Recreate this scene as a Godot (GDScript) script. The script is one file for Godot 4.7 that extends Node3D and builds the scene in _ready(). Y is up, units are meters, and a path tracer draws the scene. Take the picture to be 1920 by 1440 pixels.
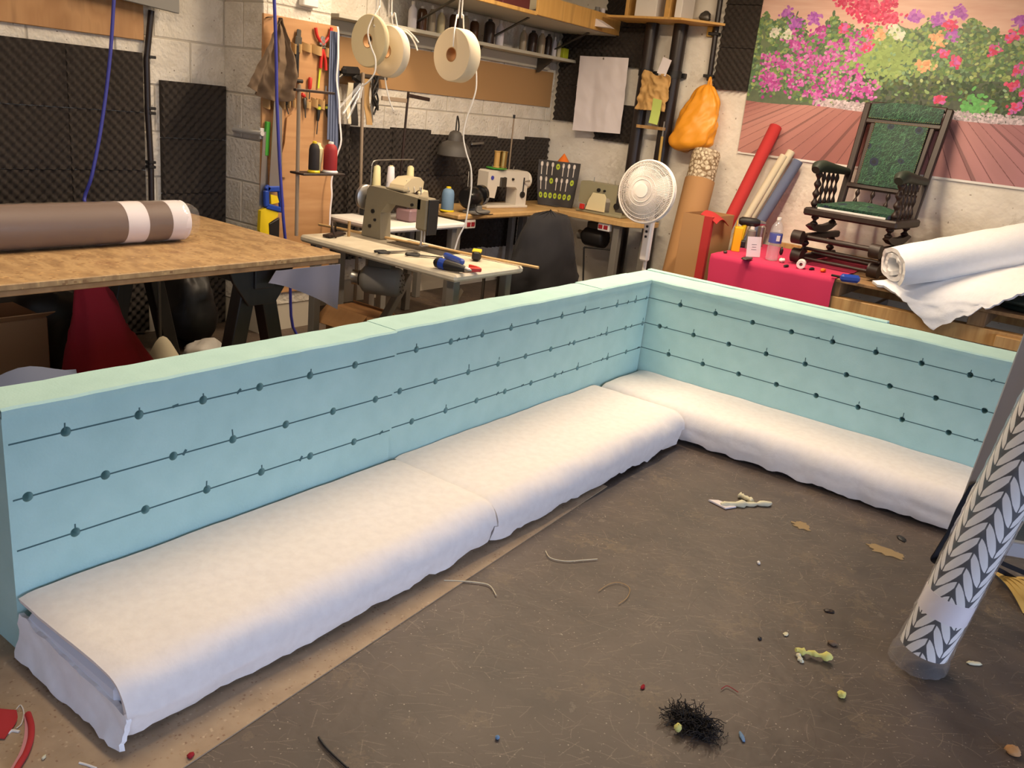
extends Node3D

# ---------- camera model (photograph taken as 1920 x 1440) ----------
const FOCAL = 1601.24
const EYE = Vector3(0, 1.6, 0)
const CR = Vector3(0.597, 0.107, 0.795)
const CU = Vector3(0.188, 0.945, -0.269)
const CF = Vector3(0.780, -0.310, -0.544)
# main planes of the room in metres
const ZW = -4.82      # back wall
const XW = 7.06       # right wall
const ZP = -4.45      # front of the pier with the tool board
const XP = 3.43       # left side of the pier
const FZ = -2.2       # front of the left foam back
const FX = 4.45       # front of the right foam back
const BY = 0.73       # top of the foam backs

var m = {}
var org = {}
var used = {}
var rng = RandomNumberGenerator.new()

func _ready():
	rng.seed = 7
	setup_view()
	make_materials()
	build_shell()
	build_foam_seating()
	build_acoustic_foam()
	build_workbench()
	build_tool_board()
	build_left_wall_things()
	build_sewing_tables()
	build_sewing_things()
	build_hanging_spools()
	build_shelves()
	build_right_wall_things()
	build_bench()
	build_rocking_chair()
	build_foreground()
	build_litter()

func setup_view():
	var cam = Camera3D.new()
	cam.name = "camera"
	cam.fov = rad_to_deg(2.0 * atan(720.0 / FOCAL))
	var r = CR.normalized()
	var f = CF.normalized()
	var u = r.cross(f).normalized()
	f = u.cross(r).normalized()
	cam.transform = Transform3D(Basis(r, u, -f), EYE)
	add_child(cam)
	cam.current = true
	var we = WorldEnvironment.new()
	we.name = "world_environment"
	var env = Environment.new()
	env.tonemap_mode = Environment.TONE_MAPPER_LINEAR
	env.tonemap_exposure = 1.0
	env.background_mode = Environment.BG_SKY
	var sky = Sky.new()
	var sm = ProceduralSkyMaterial.new()
	sm.sky_top_color = Color(0.68, 0.76, 0.93)
	sm.sky_horizon_color = Color(0.84, 0.87, 0.94)
	sm.ground_horizon_color = Color(0.62, 0.62, 0.62)
	sm.ground_bottom_color = Color(0.40, 0.40, 0.40)
	sm.sky_energy_multiplier = 2.1
	sky.sky_material = sm
	env.sky = sky
	env.sdfgi_enabled = true
	env.ssao_enabled = true
	env.ssil_enabled = true
	we.environment = env
	add_child(we)
	# twin-tube batten lights under the ceiling
	for s in [[Vector3(1.6, 2.98, -2.6), PI / 2, 4.6, "white ceiling batten light over the end of the left foam run"], [Vector3(4.2, 2.98, -3.1), PI / 2, 8.0, "white ceiling batten light over the sewing tables"], [Vector3(5.5, 2.98, -1.9), 0.0, 6.8, "white ceiling batten light over the pallet bench"]]:
		batten(s[0], s[1], s[2], s[3])

func batten(at, turn, power, label):
	var t = thing("ceiling_light", label, "light", at, turn)
	var st = S()
	rbox(st, Transform3D(Basis(), Vector3(0, 0.035, 0)), Vector3(1.55, 0.05, 0.16), 0.008)
	var hm = StandardMaterial3D.new()
	hm.albedo_color = Color(0.9, 0.9, 0.88)
	part("housing", st, hm, t)
	var tm = StandardMaterial3D.new()
	tm.albedo_color = Color(1, 0.95, 0.85)
	tm.emission_enabled = true
	tm.emission = Color(1.0, 0.91, 0.79)
	tm.emission_energy_multiplier = 2.0
	for z in [-0.045, 0.045]:
		st = S()
		tube(st, [Vector3(-0.74, 0, z), Vector3(0.74, 0, z)], 0.013, 8)
		part("tube", st, tm, t)
	var al = AreaLight3D.new()
	al.name = "tube_light"
	al.area_size = Vector2(1.5, 0.14)
	al.light_color = Color(1.0, 0.90, 0.77)
	al.light_energy = power
	al.area_range = 30.0
	al.area_attenuation = 2.0
	al.shadow_enabled = true
	al.position = Vector3(0, -0.02, 0)
	al.rotation_degrees = Vector3(-90, 0, 0)
	t.add_child(al)

# ---------- pixels to points ----------
func ray(x, y):
	return CF * FOCAL + CR * (x - 960.0) - CU * (y - 720.0)
func oy(x, y, h):
	var d = ray(x, y)
	return EYE + d * ((h - EYE.y) / d.y)
func oz(x, y, z):
	var d = ray(x, y)
	return EYE + d * (z / d.z)
func ox(x, y, xx):
	var d = ray(x, y)
	return EYE + d * (xx / d.x)
func od(x, y, dep):
	return EYE + ray(x, y) * (dep / FOCAL)

# ---------- things and parts ----------
func numbered(n):
	if not used.has(n):
		used[n] = 0
		return n
	used[n] += 1
	return "%s_%03d" % [n, used[n]]
func thing(called, label, category, at = Vector3.ZERO, turn = 0.0, group = ""):
	var o = Node3D.new()
	o.name = numbered(called)
	add_child(o)
	o.position = at
	o.rotation.y = turn
	o.set_meta("label", label)
	o.set_meta("category", category)
	if group != "":
		o.set_meta("group", group)
	return o
# a thing whose parts are given in room coordinates
func wthing(called, label, category, at, group = ""):
	var o = thing(called, label, category, at, 0.0, group)
	org[o] = at
	return o
func struct(called, parent = null):
	var o = Node3D.new()
	o.name = called
	add_child(o)
	o.set_meta("kind", "structure")
	return o
func part(called, st, mt, parent, label = ""):
	st.generate_normals()
	var mesh
	if org.has(parent):
		var s2 = SurfaceTool.new()
		s2.append_from(st.commit(), 0, Transform3D(Basis(), -org[parent]))
		mesh = s2.commit()
	else:
		mesh = st.commit()
	var o = MeshInstance3D.new()
	o.mesh = mesh
	o.material_override = mt
	o.name = called
	parent.add_child(o, true)
	if org.has(parent):
		org[o] = org[parent]
	if label != "":
		o.set_meta("label", label)
	return o
func solo(called, st, mt, label, category, group = "", at = null):
	st.generate_normals()
	var mesh = st.commit()
	if at == null:
		var bb = mesh.get_aabb()
		at = Vector3(bb.get_center().x, bb.position.y, bb.get_center().z)
	var s2 = SurfaceTool.new()
	s2.append_from(mesh, 0, Transform3D(Basis(), -at))
	var o = MeshInstance3D.new()
	o.mesh = s2.commit()
	o.material_override = mt
	o.name = numbered(called)
	add_child(o)
	o.position = at
	o.set_meta("label", label)
	o.set_meta("category", category)
	if group != "":
		o.set_meta("group", group)
	return o
func piece(called, mesh, mt, parent, xf):
	var o = MeshInstance3D.new()
	o.mesh = mesh
	o.material_override = mt
	o.name = called
	o.transform = xf
	parent.add_child(o, true)
	return o

# ---------- shapes ----------
func S():
	var st = SurfaceTool.new()
	st.begin(Mesh.PRIMITIVE_TRIANGLES)
	st.set_smooth_group(-1)
	return st
func T(at, rot = Vector3.ZERO):
	return Transform3D(Basis.from_euler(rot * (PI / 180.0)), at)
func tri(st, a, b, c, ua = Vector2.ZERO, ub = Vector2.ZERO, uc = Vector2.ZERO):
	# a b c counter-clockwise seen from outside
	st.set_uv(ua); st.add_vertex(a)
	st.set_uv(uc); st.add_vertex(c)
	st.set_uv(ub); st.add_vertex(b)
func quad(st, a, b, c, d, ua = Vector2.ZERO, ub = Vector2.ZERO, uc = Vector2.ZERO, ud = Vector2.ZERO):
	tri(st, a, b, c, ua, ub, uc)
	tri(st, a, c, d, ua, uc, ud)
func oface(st, p, inside):
	var n = (p[1] - p[0]).cross(p[2] - p[0])
	var q = p
	if n.dot((p[0] + p[1] + p[2]) / 3.0 - inside) < 0.0:
		q = p.duplicate()
		q.reverse()
	for i in range(1, q.size() - 1):
		tri(st, q[0], q[i], q[i + 1])
func rbox(st, xf, size, bev = 0.004):
	st.set_smooth_group(-1)
	var h = size * 0.5
	bev = min(bev, min(h.x, min(h.y, h.z)) * 0.9)
	var v = {}
	for sx in [-1, 1]:
		for sy in [-1, 1]:
			for sz in [-1, 1]:
				var s = Vector3(sx, sy, sz)
				for a in 3:
					var p = s * (h - Vector3.ONE * bev)
					p[a] = s[a] * h[a]
					v[[sx, sy, sz, a]] = xf * p
	var c = xf.origin
	for a in 3:
		var b = (a + 1) % 3
		var d = (a + 2) % 3
		for s in [-1, 1]:
			var f = []
			for k in [[-1, -1], [1, -1], [1, 1], [-1, 1]]:
				var key = [0, 0, 0, a]
				key[a] = s; key[b] = k[0]; key[d] = k[1]
				f.append(v[key])
			oface(st, f, c)
		if bev > 0.0:
			for s1 in [-1, 1]:
				for s2 in [-1, 1]:
					var f2 = []
					for e in [[-1, b], [1, b], [1, d], [-1, d]]:
						var key2 = [0, 0, 0, e[1]]
						key2[a] = e[0]; key2[b] = s1; key2[d] = s2
						f2.append(v[key2])
					oface(st, f2, c)
	if bev > 0.0:
		for sx in [-1, 1]:
			for sy in [-1, 1]:
				for sz in [-1, 1]:
					oface(st, [v[[sx, sy, sz, 0]], v[[sx, sy, sz, 1]], v[[sx, sy, sz, 2]]], c)
# box between two corners in room coordinates
func abox(st, a, b, bev = 0.004):
	rbox(st, Transform3D(Basis(), (a + b) * 0.5), (b - a).abs(), bev)
# bar from a to b, section w (sideways) by h (upwards)
func bar(st, a, b, w, h, bev = 0.002, up = Vector3.UP):
	var z = (b - a)
	var l = z.length()
	z = z / l
	if abs(z.dot(up)) > 0.98:
		up = Vector3(1, 0, 0)
	var x = up.cross(z).normalized()
	var y = z.cross(x)
	rbox(st, Transform3D(Basis(x, y, z), (a + b) * 0.5), Vector3(w, h, l), bev)
func tube(st, pts, rad, n = 10, cap = true):
	var k = pts.size()
	var up = Vector3.UP
	var d0 = (pts[1] - pts[0]).normalized()
	if abs(d0.dot(up)) > 0.9:
		up = Vector3.RIGHT
	var x = up.cross(d0).normalized()
	var prev = d0
	var rings = []
	var dist = 0.0
	var vs = []
	for i in k:
		var d = (pts[min(i + 1, k - 1)] - pts[max(i - 1, 0)]).normalized()
		var ax = prev.cross(d)
		if ax.length() > 1e-5:
			x = x.rotated(ax.normalized(), prev.angle_to(d))
		prev = d
		x = (x - d * x.dot(d)).normalized()
		var y = d.cross(x)
		var r = rad[i] if rad is Array else rad
		var ring = []
		for j in n:
			var a = TAU * j / n
			ring.append(pts[i] + (x * cos(a) + y * sin(a)) * r)
		rings.append(ring)
		if i > 0:
			dist += pts[i].distance_to(pts[i - 1])
		vs.append(dist)
	st.set_smooth_group(0)
	for i in k - 1:
		for j in n:
			var j2 = (j + 1) % n
			var u0 = float(j) / n
			var u1 = float(j + 1) / n
			quad(st, rings[i][j], rings[i][j2], rings[i + 1][j2], rings[i + 1][j], Vector2(u0, vs[i]), Vector2(u1, vs[i]), Vector2(u1, vs[i + 1]), Vector2(u0, vs[i + 1]))
	st.set_smooth_group(-1)
	if cap:
		for j in n:
			tri(st, pts[0], rings[0][(j + 1) % n], rings[0][j])
			tri(st, pts[k - 1], rings[k - 1][j], rings[k - 1][(j + 1) % n])
# smooth curve through points
func curve(pts, per = 6):
	var out = []
	for i in pts.size() - 1:
		var p0 = pts[max(i - 1, 0)]
		var p1 = pts[i]
		var p2 = pts[i + 1]
		var p3 = pts[min(i + 2, pts.size() - 1)]
		for j in per:
			out.append(p1.cubic_interpolate(p2, p0, p3, float(j) / per))
	out.append(pts[pts.size() - 1])
	return out
func lathe(st, xf, prof, n = 20):
	var g = 0
	for i in prof.size() - 1:
		var a = prof[i]
		var b = prof[i + 1]
		if i > 0:
			var d1 = Vector2(a[0] - prof[i - 1][0], a[1] - prof[i - 1][1])
			var d2 = Vector2(b[0] - a[0], b[1] - a[1])
			if abs(d1.angle_to(d2)) > 0.7:
				g += 1
		st.set_smooth_group(g)
		for j in n:
			var t0 = TAU * j / n
			var t1 = TAU * (j + 1) / n
			var c0 = Vector3(cos(t0), 0, -sin(t0))
			var c1 = Vector3(cos(t1), 0, -sin(t1))
			var p = [c0 * a[0] + Vector3(0, a[1], 0), c1 * a[0] + Vector3(0, a[1], 0), c1 * b[0] + Vector3(0, b[1], 0), c0 * b[0] + Vector3(0, b[1], 0)]
			var u0 = Vector2(float(j) / n, a[1]); var u1 = Vector2(float(j + 1) / n, a[1])
			var u2 = Vector2(float(j + 1) / n, b[1]); var u3 = Vector2(float(j) / n, b[1])
			if a[0] > 1e-6:
				tri(st, xf * p[0], xf * p[1], xf * p[2], u0, u1, u2)
			if b[0] > 1e-6:
				tri(st, xf * p[0], xf * p[2], xf * p[3], u0, u2, u3)
	st.set_smooth_group(-1)
func prism(st, xf, poly, depth, bev = 0.0):
	st.set_smooth_group(-1)
	var pl = PackedVector2Array(poly)
	if Geometry2D.is_polygon_clockwise(pl):
		pl.reverse()
	var h = depth * 0.5
	var ins = pl
	if bev > 0.0:
		var o = Geometry2D.offset_polygon(pl, -bev)
		if o.size() == 1 and o[0].size() == pl.size():
			# keep vertex order of the inset outline matched to the outline
			var best = 0
			for k in pl.size():
				if o[0][k].distance_to(pl[0]) < o[0][best].distance_to(pl[0]):
					best = k
			ins = PackedVector2Array()
			for k in pl.size():
				ins.append(o[0][(best + k) % pl.size()])
		else:
			bev = 0.0
	var idx = Geometry2D.triangulate_polygon(ins)
	for i in range(0, idx.size(), 3):
		var q = [ins[idx[i]], ins[idx[i + 1]], ins[idx[i + 2]]]
		if Geometry2D.is_polygon_clockwise(PackedVector2Array(q)):
			q.reverse()
		tri(st, xf * Vector3(q[0].x, q[0].y, h), xf * Vector3(q[1].x, q[1].y, h), xf * Vector3(q[2].x, q[2].y, h))
		tri(st, xf * Vector3(q[0].x, q[0].y, -h), xf * Vector3(q[2].x, q[2].y, -h), xf * Vector3(q[1].x, q[1].y, -h))
	var n = pl.size()
	for i in n:
		var j = (i + 1) % n
		var a = pl[i]
		var b = pl[j]
		var hb = h - bev
		quad(st, xf * Vector3(a.x, a.y, -hb), xf * Vector3(b.x, b.y, -hb), xf * Vector3(b.x, b.y, hb), xf * Vector3(a.x, a.y, hb))
		if bev > 0.0:
			var ai = ins[i]
			var bi = ins[j]
			quad(st, xf * Vector3(a.x, a.y, hb), xf * Vector3(b.x, b.y, hb), xf * Vector3(bi.x, bi.y, h), xf * Vector3(ai.x, ai.y, h))
			quad(st, xf * Vector3(ai.x, ai.y, -h), xf * Vector3(bi.x, bi.y, -h), xf * Vector3(b.x, b.y, -hb), xf * Vector3(a.x, a.y, -hb))
# a sheet p(u, v) with thickness th (on the side of du x dv)
func shell(st, nu, nv, fn, th, uvs = Vector2.ONE):
	var g = []
	for i in nu + 1:
		var row = []
		for j in nv + 1:
			row.append(fn.call(float(i) / nu, float(j) / nv))
		g.append(row)
	var nr = []
	for i in nu + 1:
		var row = []
		for j in nv + 1:
			var du = g[min(i + 1, nu)][j] - g[max(i - 1, 0)][j]
			var dv = g[i][min(j + 1, nv)] - g[i][max(j - 1, 0)]
			var c = du.cross(dv)
			row.append(g[i][j] + (c.normalized() if c.length() > 1e-9 else Vector3.UP) * th)
		nr.append(row)
	for i in nu:
		for j in nv:
			var u0 = Vector2(float(i) / nu, float(j) / nv) * uvs
			var u1 = Vector2(float(i + 1) / nu, float(j) / nv) * uvs
			var u2 = Vector2(float(i + 1) / nu, float(j + 1) / nv) * uvs
			var u3 = Vector2(float(i) / nu, float(j + 1) / nv) * uvs
			st.set_smooth_group(1)
			quad(st, nr[i][j], nr[i + 1][j], nr[i + 1][j + 1], nr[i][j + 1], u0, u1, u2, u3)
			st.set_smooth_group(2)
			quad(st, g[i][j], g[i][j + 1], g[i + 1][j + 1], g[i + 1][j], u0, u3, u2, u1)
	st.set_smooth_group(-1)
	for i in nu:
		quad(st, g[i][0], g[i + 1][0], nr[i + 1][0], nr[i][0])
		quad(st, g[i + 1][nv], g[i][nv], nr[i][nv], nr[i + 1][nv])
	for j in nv:
		quad(st, g[0][j + 1], g[0][j], nr[0][j], nr[0][j + 1])
		quad(st, g[nu][j], g[nu][j + 1], nr[nu][j + 1], nr[nu][j])
# closed round form p(u, v): u round, v pole to pole
func ball(st, nu, nv, fn):
	st.set_smooth_group(1)
	for j in nv:
		for i in nu:
			var a = fn.call(float(i) / nu, float(j) / nv)
			var b = fn.call(float((i + 1) % nu) / nu, float(j) / nv)
			var c = fn.call(float((i + 1) % nu) / nu, float(j + 1) / nv)
			var d = fn.call(float(i) / nu, float(j + 1) / nv)
			var uv = [Vector2(float(i) / nu, float(j) / nv), Vector2(float(i + 1) / nu, float(j) / nv), Vector2(float(i + 1) / nu, float(j + 1) / nv), Vector2(float(i) / nu, float(j + 1) / nv)]
			if j > 0:
				tri(st, a, c, b, uv[0], uv[2], uv[1])
			if j < nv - 1:
				tri(st, a, d, c, uv[0], uv[3], uv[2])
	st.set_smooth_group(-1)
func lump(st, at, size, amp, freq, sd, nu = 24, nv = 14, flat_y = -1e9):
	var ns = FastNoiseLite.new()
	ns.seed = sd
	ns.frequency = freq
	ns.fractal_octaves = 3
	ball(st, nu, nv, func(u, v):
		var a = TAU * u
		var b = PI * v
		var d = Vector3(cos(a) * sin(b), cos(b), sin(a) * sin(b))
		var k = 1.0 + amp * ns.get_noise_3dv(d * 10.0)
		var p = at + d * size * k
		p.y = max(p.y, flat_y)
		return p)
func fuzz(seed_, freq):
	var ns = FastNoiseLite.new()
	ns.seed = seed_
	ns.frequency = freq
	ns.fractal_octaves = 3
	return ns

# ---------- materials ----------
func c8(r, g, b):
	return Color(r / 255.0, g / 255.0, b / 255.0)
func plain(col, rough = 0.7, metal = 0.0):
	var x = StandardMaterial3D.new()
	x.albedo_color = col
	x.roughness = rough
	x.metallic = metal
	return x
func mm(key, r, g, b, rough = 0.7, metal = 0.0):
	m[key] = plain(c8(r, g, b), rough, metal)
	return m[key]
func timg(img):
	img.generate_mipmaps()
	return ImageTexture.create_from_image(img)
# seamless two/three colour noise
func noise_img(size, freq, cols, sd, oct = 4, sx = 1.0, sy = 1.0, kind = FastNoiseLite.TYPE_SIMPLEX_SMOOTH):
	var ns = FastNoiseLite.new()
	ns.noise_type = kind
	ns.seed = sd
	ns.frequency = freq
	ns.fractal_octaves = oct
	var img = Image.create(size, size, false, Image.FORMAT_RGB8)
	var src
	if sx == 1.0 and sy == 1.0:
		src = ns.get_seamless_image(size, size)
	else:
		src = ns.get_seamless_image(int(size * sx), int(size * sy))
		src.resize(size, size, Image.INTERPOLATE_CUBIC)
	var lut = []
	for i in 256:
		var t = i / 255.0 * (cols.size() - 1)
		var k = min(int(t), cols.size() - 2)
		lut.append(cols[k].lerp(cols[k + 1], t - k))
	src.convert(Image.FORMAT_L8)
	var data = src.get_data()
	var out = PackedByteArray()
	out.resize(size * size * 3)
	for i in size * size:
		var c = lut[data[i]]
		out[i * 3] = int(c.r * 255.0)
		out[i * 3 + 1] = int(c.g * 255.0)
		out[i * 3 + 2] = int(c.b * 255.0)
	return Image.create_from_data(size, size, false, Image.FORMAT_RGB8, out)
func tri_mat(key, img, scale, rough = 0.8):
	var x = StandardMaterial3D.new()
	x.albedo_texture = timg(img)
	x.uv1_triplanar = true
	x.uv1_world_triplanar = true
	x.uv1_scale = Vector3.ONE * scale
	x.roughness = rough
	m[key] = x
	return x
func bump(mt, size, freq, strength, sd, oct = 4):
	var ns = FastNoiseLite.new()
	ns.seed = sd
	ns.frequency = freq
	ns.fractal_octaves = oct
	var im = ns.get_seamless_image(size, size)
	im.convert(Image.FORMAT_RGBA8)
	im.bump_map_to_normal_map(strength)
	mt.normal_enabled = true
	mt.normal_texture = timg(im)
	return mt
func wood(key, a, b, sd, scale = 1.5, rough = 0.6, vertical = false):
	var img = noise_img(512, 0.012, [a, b, a.lerp(b, 0.4), b.darkened(0.12)], sd, 5, 1.0, 0.12) if not vertical else noise_img(512, 0.012, [a, b, a.lerp(b, 0.4), b.darkened(0.12)], sd, 5, 0.12, 1.0)
	return tri_mat(key, img, scale, rough)
func speckle(img, n, cols, sd, smin = 1, smax = 3):
	var r = RandomNumberGenerator.new()
	r.seed = sd
	var w = img.get_width()
	var h = img.get_height()
	for i in n:
		var x = r.randi_range(0, w - smax - 1)
		var y = r.randi_range(0, h - smax - 1)
		img.fill_rect(Rect2i(x, y, r.randi_range(smin, smax), r.randi_range(smin, smax)), cols[r.randi() % cols.size()])
func scratch(img, n, col, sd, lmin, lmax, alpha):
	var r = RandomNumberGenerator.new()
	r.seed = sd
	var w = img.get_width()
	var h = img.get_height()
	for i in n:
		var p = Vector2(r.randf() * w, r.randf() * h)
		var a = r.randf() * TAU if r.randf() < 0.4 else r.randfn(0.9, 0.25)
		var l = r.randf_range(lmin, lmax)
		var al = alpha * r.randf_range(0.3, 1.0)
		var bend = r.randfn(0.0, 0.01)
		for k in int(l):
			a += bend
			p += Vector2(cos(a), sin(a))
			var xx = posmod(int(p.x), w)
			var yy = posmod(int(p.y), h)
			img.set_pixel(xx, yy, img.get_pixel(xx, yy).lerp(col, al))
func blotch(img, n, col, sd, rmin, rmax, alpha):
	var r = RandomNumberGenerator.new()
	r.seed = sd
	var ns = fuzz(sd, 0.06)
	var w = img.get_width()
	var h = img.get_height()
	for i in n:
		var cx = r.randf() * w
		var cy = r.randf() * h
		var rad = r.randf_range(rmin, rmax)
		for yy in range(int(cy - rad * 1.5), int(cy + rad * 1.5)):
			for xx in range(int(cx - rad * 1.5), int(cx + rad * 1.5)):
				var d = Vector2(xx - cx, yy - cy).length() / rad + ns.get_noise_2d(xx, yy) * 1.3
				if d < 0.8 and r.randf() < 0.8:
					var px = posmod(xx, w)
					var py = posmod(yy, h)
					img.set_pixel(px, py, img.get_pixel(px, py).lerp(col, alpha))

func make_materials():
	# setting
	var im = noise_img(1024, 0.006, [c8(66, 55, 48), c8(78, 66, 57), c8(85, 72, 62), c8(92, 79, 69)], 3, 6)
	blotch(im, 60, c8(118, 100, 76), 5, 6, 30, 0.4)
	blotch(im, 30, c8(128, 116, 102), 6, 3, 9, 0.5)
	scratch(im, 2600, c8(158, 140, 120), 8, 5, 46, 0.55)
	scratch(im, 50, c8(60, 48, 40), 9, 30, 160, 0.6)
	speckle(im, 3200, [c8(170, 158, 142), c8(60, 48, 42), c8(146, 134, 118)], 10, 1, 2)
	var fl = tri_mat("floor", im, 0.5, 0.5)
	bump(fl, 512, 0.05, 0.3, 31)
	im = noise_img(512, 0.02, [c8(158, 137, 112), c8(170, 148, 122), c8(178, 157, 130)], 4, 5)
	speckle(im, 3500, [c8(150, 126, 100), c8(188, 166, 138), c8(164, 138, 108), c8(140, 112, 90)], 11, 1, 3)
	tri_mat("chipboard", im, 0.9, 0.8)
	im = noise_img(512, 0.01, [c8(204, 197, 184), c8(218, 211, 199), c8(226, 220, 208)], 12, 5)
	speckle(im, 160, [c8(150, 138, 120), c8(120, 108, 94), c8(172, 160, 142)], 13, 1, 4)
	blotch(im, 10, c8(186, 176, 158), 14, 8, 24, 0.4)
	bump(tri_mat("paint", im, 0.9, 0.85), 512, 0.06, 2.5, 15)
	im = noise_img(512, 0.01, [c8(222, 214, 200), c8(232, 225, 212), c8(236, 230, 218)], 16, 5)
	speckle(im, 60, [c8(190, 178, 160), c8(160, 148, 130)], 17, 1, 4)
	blotch(im, 8, c8(206, 196, 180), 18, 8, 30, 0.4)
	bump(tri_mat("plaster", im, 0.6, 0.85), 512, 0.03, 1.5, 19)
	mm("ceiling", 214, 208, 196, 0.9)
	mm("mortar", 186, 178, 164, 0.95)
	# foam
	bump(tri_mat("blue_foam", noise_img(512, 0.01, [c8(168, 206, 204), c8(173, 211, 209), c8(178, 215, 213)], 20, 5), 1.0, 0.9), 512, 0.2, 0.25, 21)
	mm("ink", 66, 100, 104, 0.8)
	var wd = tri_mat("wadding", noise_img(512, 0.03, [c8(232, 226, 222), c8(238, 232, 228), c8(242, 237, 233)], 23, 5), 1.4, 1.0)
	bump(wd, 512, 0.08, 0.35, 24, 4)
	m["wadding_white"] = bump(tri_mat("wadding_white", noise_img(512, 0.03, [c8(240, 240, 242), c8(248, 248, 250)], 25, 5), 1.4, 1.0), 512, 0.08, 0.4, 26, 4)
	mm("core_foam", 226, 230, 240, 0.95)
	tri_mat("acoustic", noise_img(256, 0.03, [c8(44, 38, 34), c8(52, 45, 40), c8(58, 51, 45)], 27, 4), 2.0, 0.95)
	mm("acoustic_edge", 196, 192, 110, 0.9)
	# woods
	wood("ply", c8(188, 146, 100), c8(166, 122, 78), 40, 0.8)
	wood("ply_up", c8(198, 154, 108), c8(178, 132, 88), 41, 0.8, 0.6, true)
	wood("pine", c8(206, 168, 112), c8(180, 138, 86), 42, 1.2)
	wood("pallet", c8(168, 132, 90), c8(128, 98, 66), 43, 1.2, 0.8)
	wood("beech", c8(214, 178, 122), c8(196, 158, 104), 44, 1.0, 0.45)
	wood("yellow_wood", c8(222, 178, 104), c8(206, 160, 88), 45, 1.0, 0.6)
	wood("dark_wood", c8(56, 36, 28), c8(40, 26, 21), 46, 2.5, 0.5)
	wood("black_wood", c8(38, 32, 28), c8(26, 22, 20), 47, 2.0, 0.5)
	im = noise_img(512, 0.02, [c8(142, 112, 78), c8(162, 130, 90), c8(184, 152, 108), c8(150, 120, 84)], 48, 5, 1.0, 0.4)
	speckle(im, 900, [c8(150, 114, 74), c8(196, 160, 110), c8(178, 140, 92), c8(138, 104, 68)], 49, 2, 8)
	blotch(im, 14, c8(128, 88, 60), 50, 8, 26, 0.35)
	tri_mat("osb", im, 1.1, 0.6)
	mm("hardboard", 170, 132, 88, 0.7)
	mm("card", 178, 134, 88, 0.85)
	mm("card_dark", 150, 110, 72, 0.9)
	# plastics, metals, cloth
	mm("white", 232, 228, 222, 0.5)
	mm("white_gloss", 236, 234, 230, 0.25)
	mm("paper", 226, 218, 220, 0.9)
	mm("cream", 226, 214, 172, 0.6)
	mm("thread_white", 232, 228, 236, 0.8)
	mm("thread_cream", 226, 216, 166, 0.8)
	mm("thread_red", 150, 30, 34, 0.65)
	mm("thread_black", 38, 32, 32, 0.7)
	mm("thread_blue", 112, 142, 172, 0.7)
	mm("thread_gold", 190, 150, 84, 0.6)
	mm("yellow", 230, 200, 30, 0.45)
	mm("yellow_card", 236, 178, 20, 0.7)
	mm("lime", 190, 200, 50, 0.6)
	mm("lime_note", 190, 208, 110, 0.9)
	mm("green", 66, 150, 52, 0.45)
	mm("blue", 28, 66, 160, 0.4)
	mm("blue_hose", 62, 66, 160, 0.45)
	mm("red", 198, 44, 36, 0.45)
	mm("red_cloth", 178, 46, 46, 0.9)
	mm("dark_red_cloth", 150, 26, 38, 0.95)
	mm("pink", 200, 48, 90, 0.9)
	mm("orange_bag", 236, 158, 44, 0.4)
	mm("pole", 150, 132, 112, 0.6)
	mm("silver", 206, 204, 200, 0.35, 0.2)
	mm("orange", 236, 120, 34, 0.6)
	mm("black", 28, 26, 26, 0.5)
	mm("black_gloss", 24, 23, 24, 0.25)
	mm("black_cloth", 26, 25, 29, 0.95)
	mm("black_pipe", 42, 34, 32, 0.35)
	mm("grey", 128, 126, 122, 0.6)
	mm("dark_grey", 74, 70, 66, 0.6)
	mm("steel", 176, 174, 170, 0.35, 0.9)
	mm("dark_steel", 96, 92, 86, 0.45, 0.8)
	mm("brass", 196, 164, 96, 0.3, 0.9)
	mm("alu", 186, 184, 186, 0.4, 0.7)
	mm("grey_paint", 120, 116, 110, 0.5)
	mm("machine_olive", 132, 124, 104, 0.4)
	mm("machine_beige", 204, 190, 158, 0.45)
	mm("machine_white", 216, 208, 194, 0.4)
	mm("machine_green", 152, 146, 118, 0.45)
	mm("leather", 178, 142, 92, 0.75)
	mm("brown_cloth", 112, 92, 72, 0.85)
	mm("brown_roll", 104, 80, 66, 0.5)
	mm("brown_paper", 196, 156, 96, 0.8)
	mm("denim", 98, 108, 136, 0.9)
	mm("linen", 206, 196, 170, 0.9)
	mm("concrete_pale", 190, 186, 172, 0.9)
	mm("yellow_foam", 214, 208, 120, 0.95)
	mm("cream_foam", 216, 210, 180, 0.95)
	mm("hair", 30, 24, 22, 0.8)
	mm("raffia", 188, 156, 84, 0.7)
	var pw = plain(Color(0.95, 0.95, 0.97, 0.07), 0.10)
	pw.transparency = BaseMaterial3D.TRANSPARENCY_ALPHA
	pw.clearcoat_enabled = true
	m["film"] = pw
	var pb = plain(Color(0.9, 0.92, 0.95, 0.16), 0.08)
	pb.transparency = BaseMaterial3D.TRANSPARENCY_ALPHA
	m["clear"] = pb
	m["fan_grille"] = plain(c8(236, 228, 222), 0.4)

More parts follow.
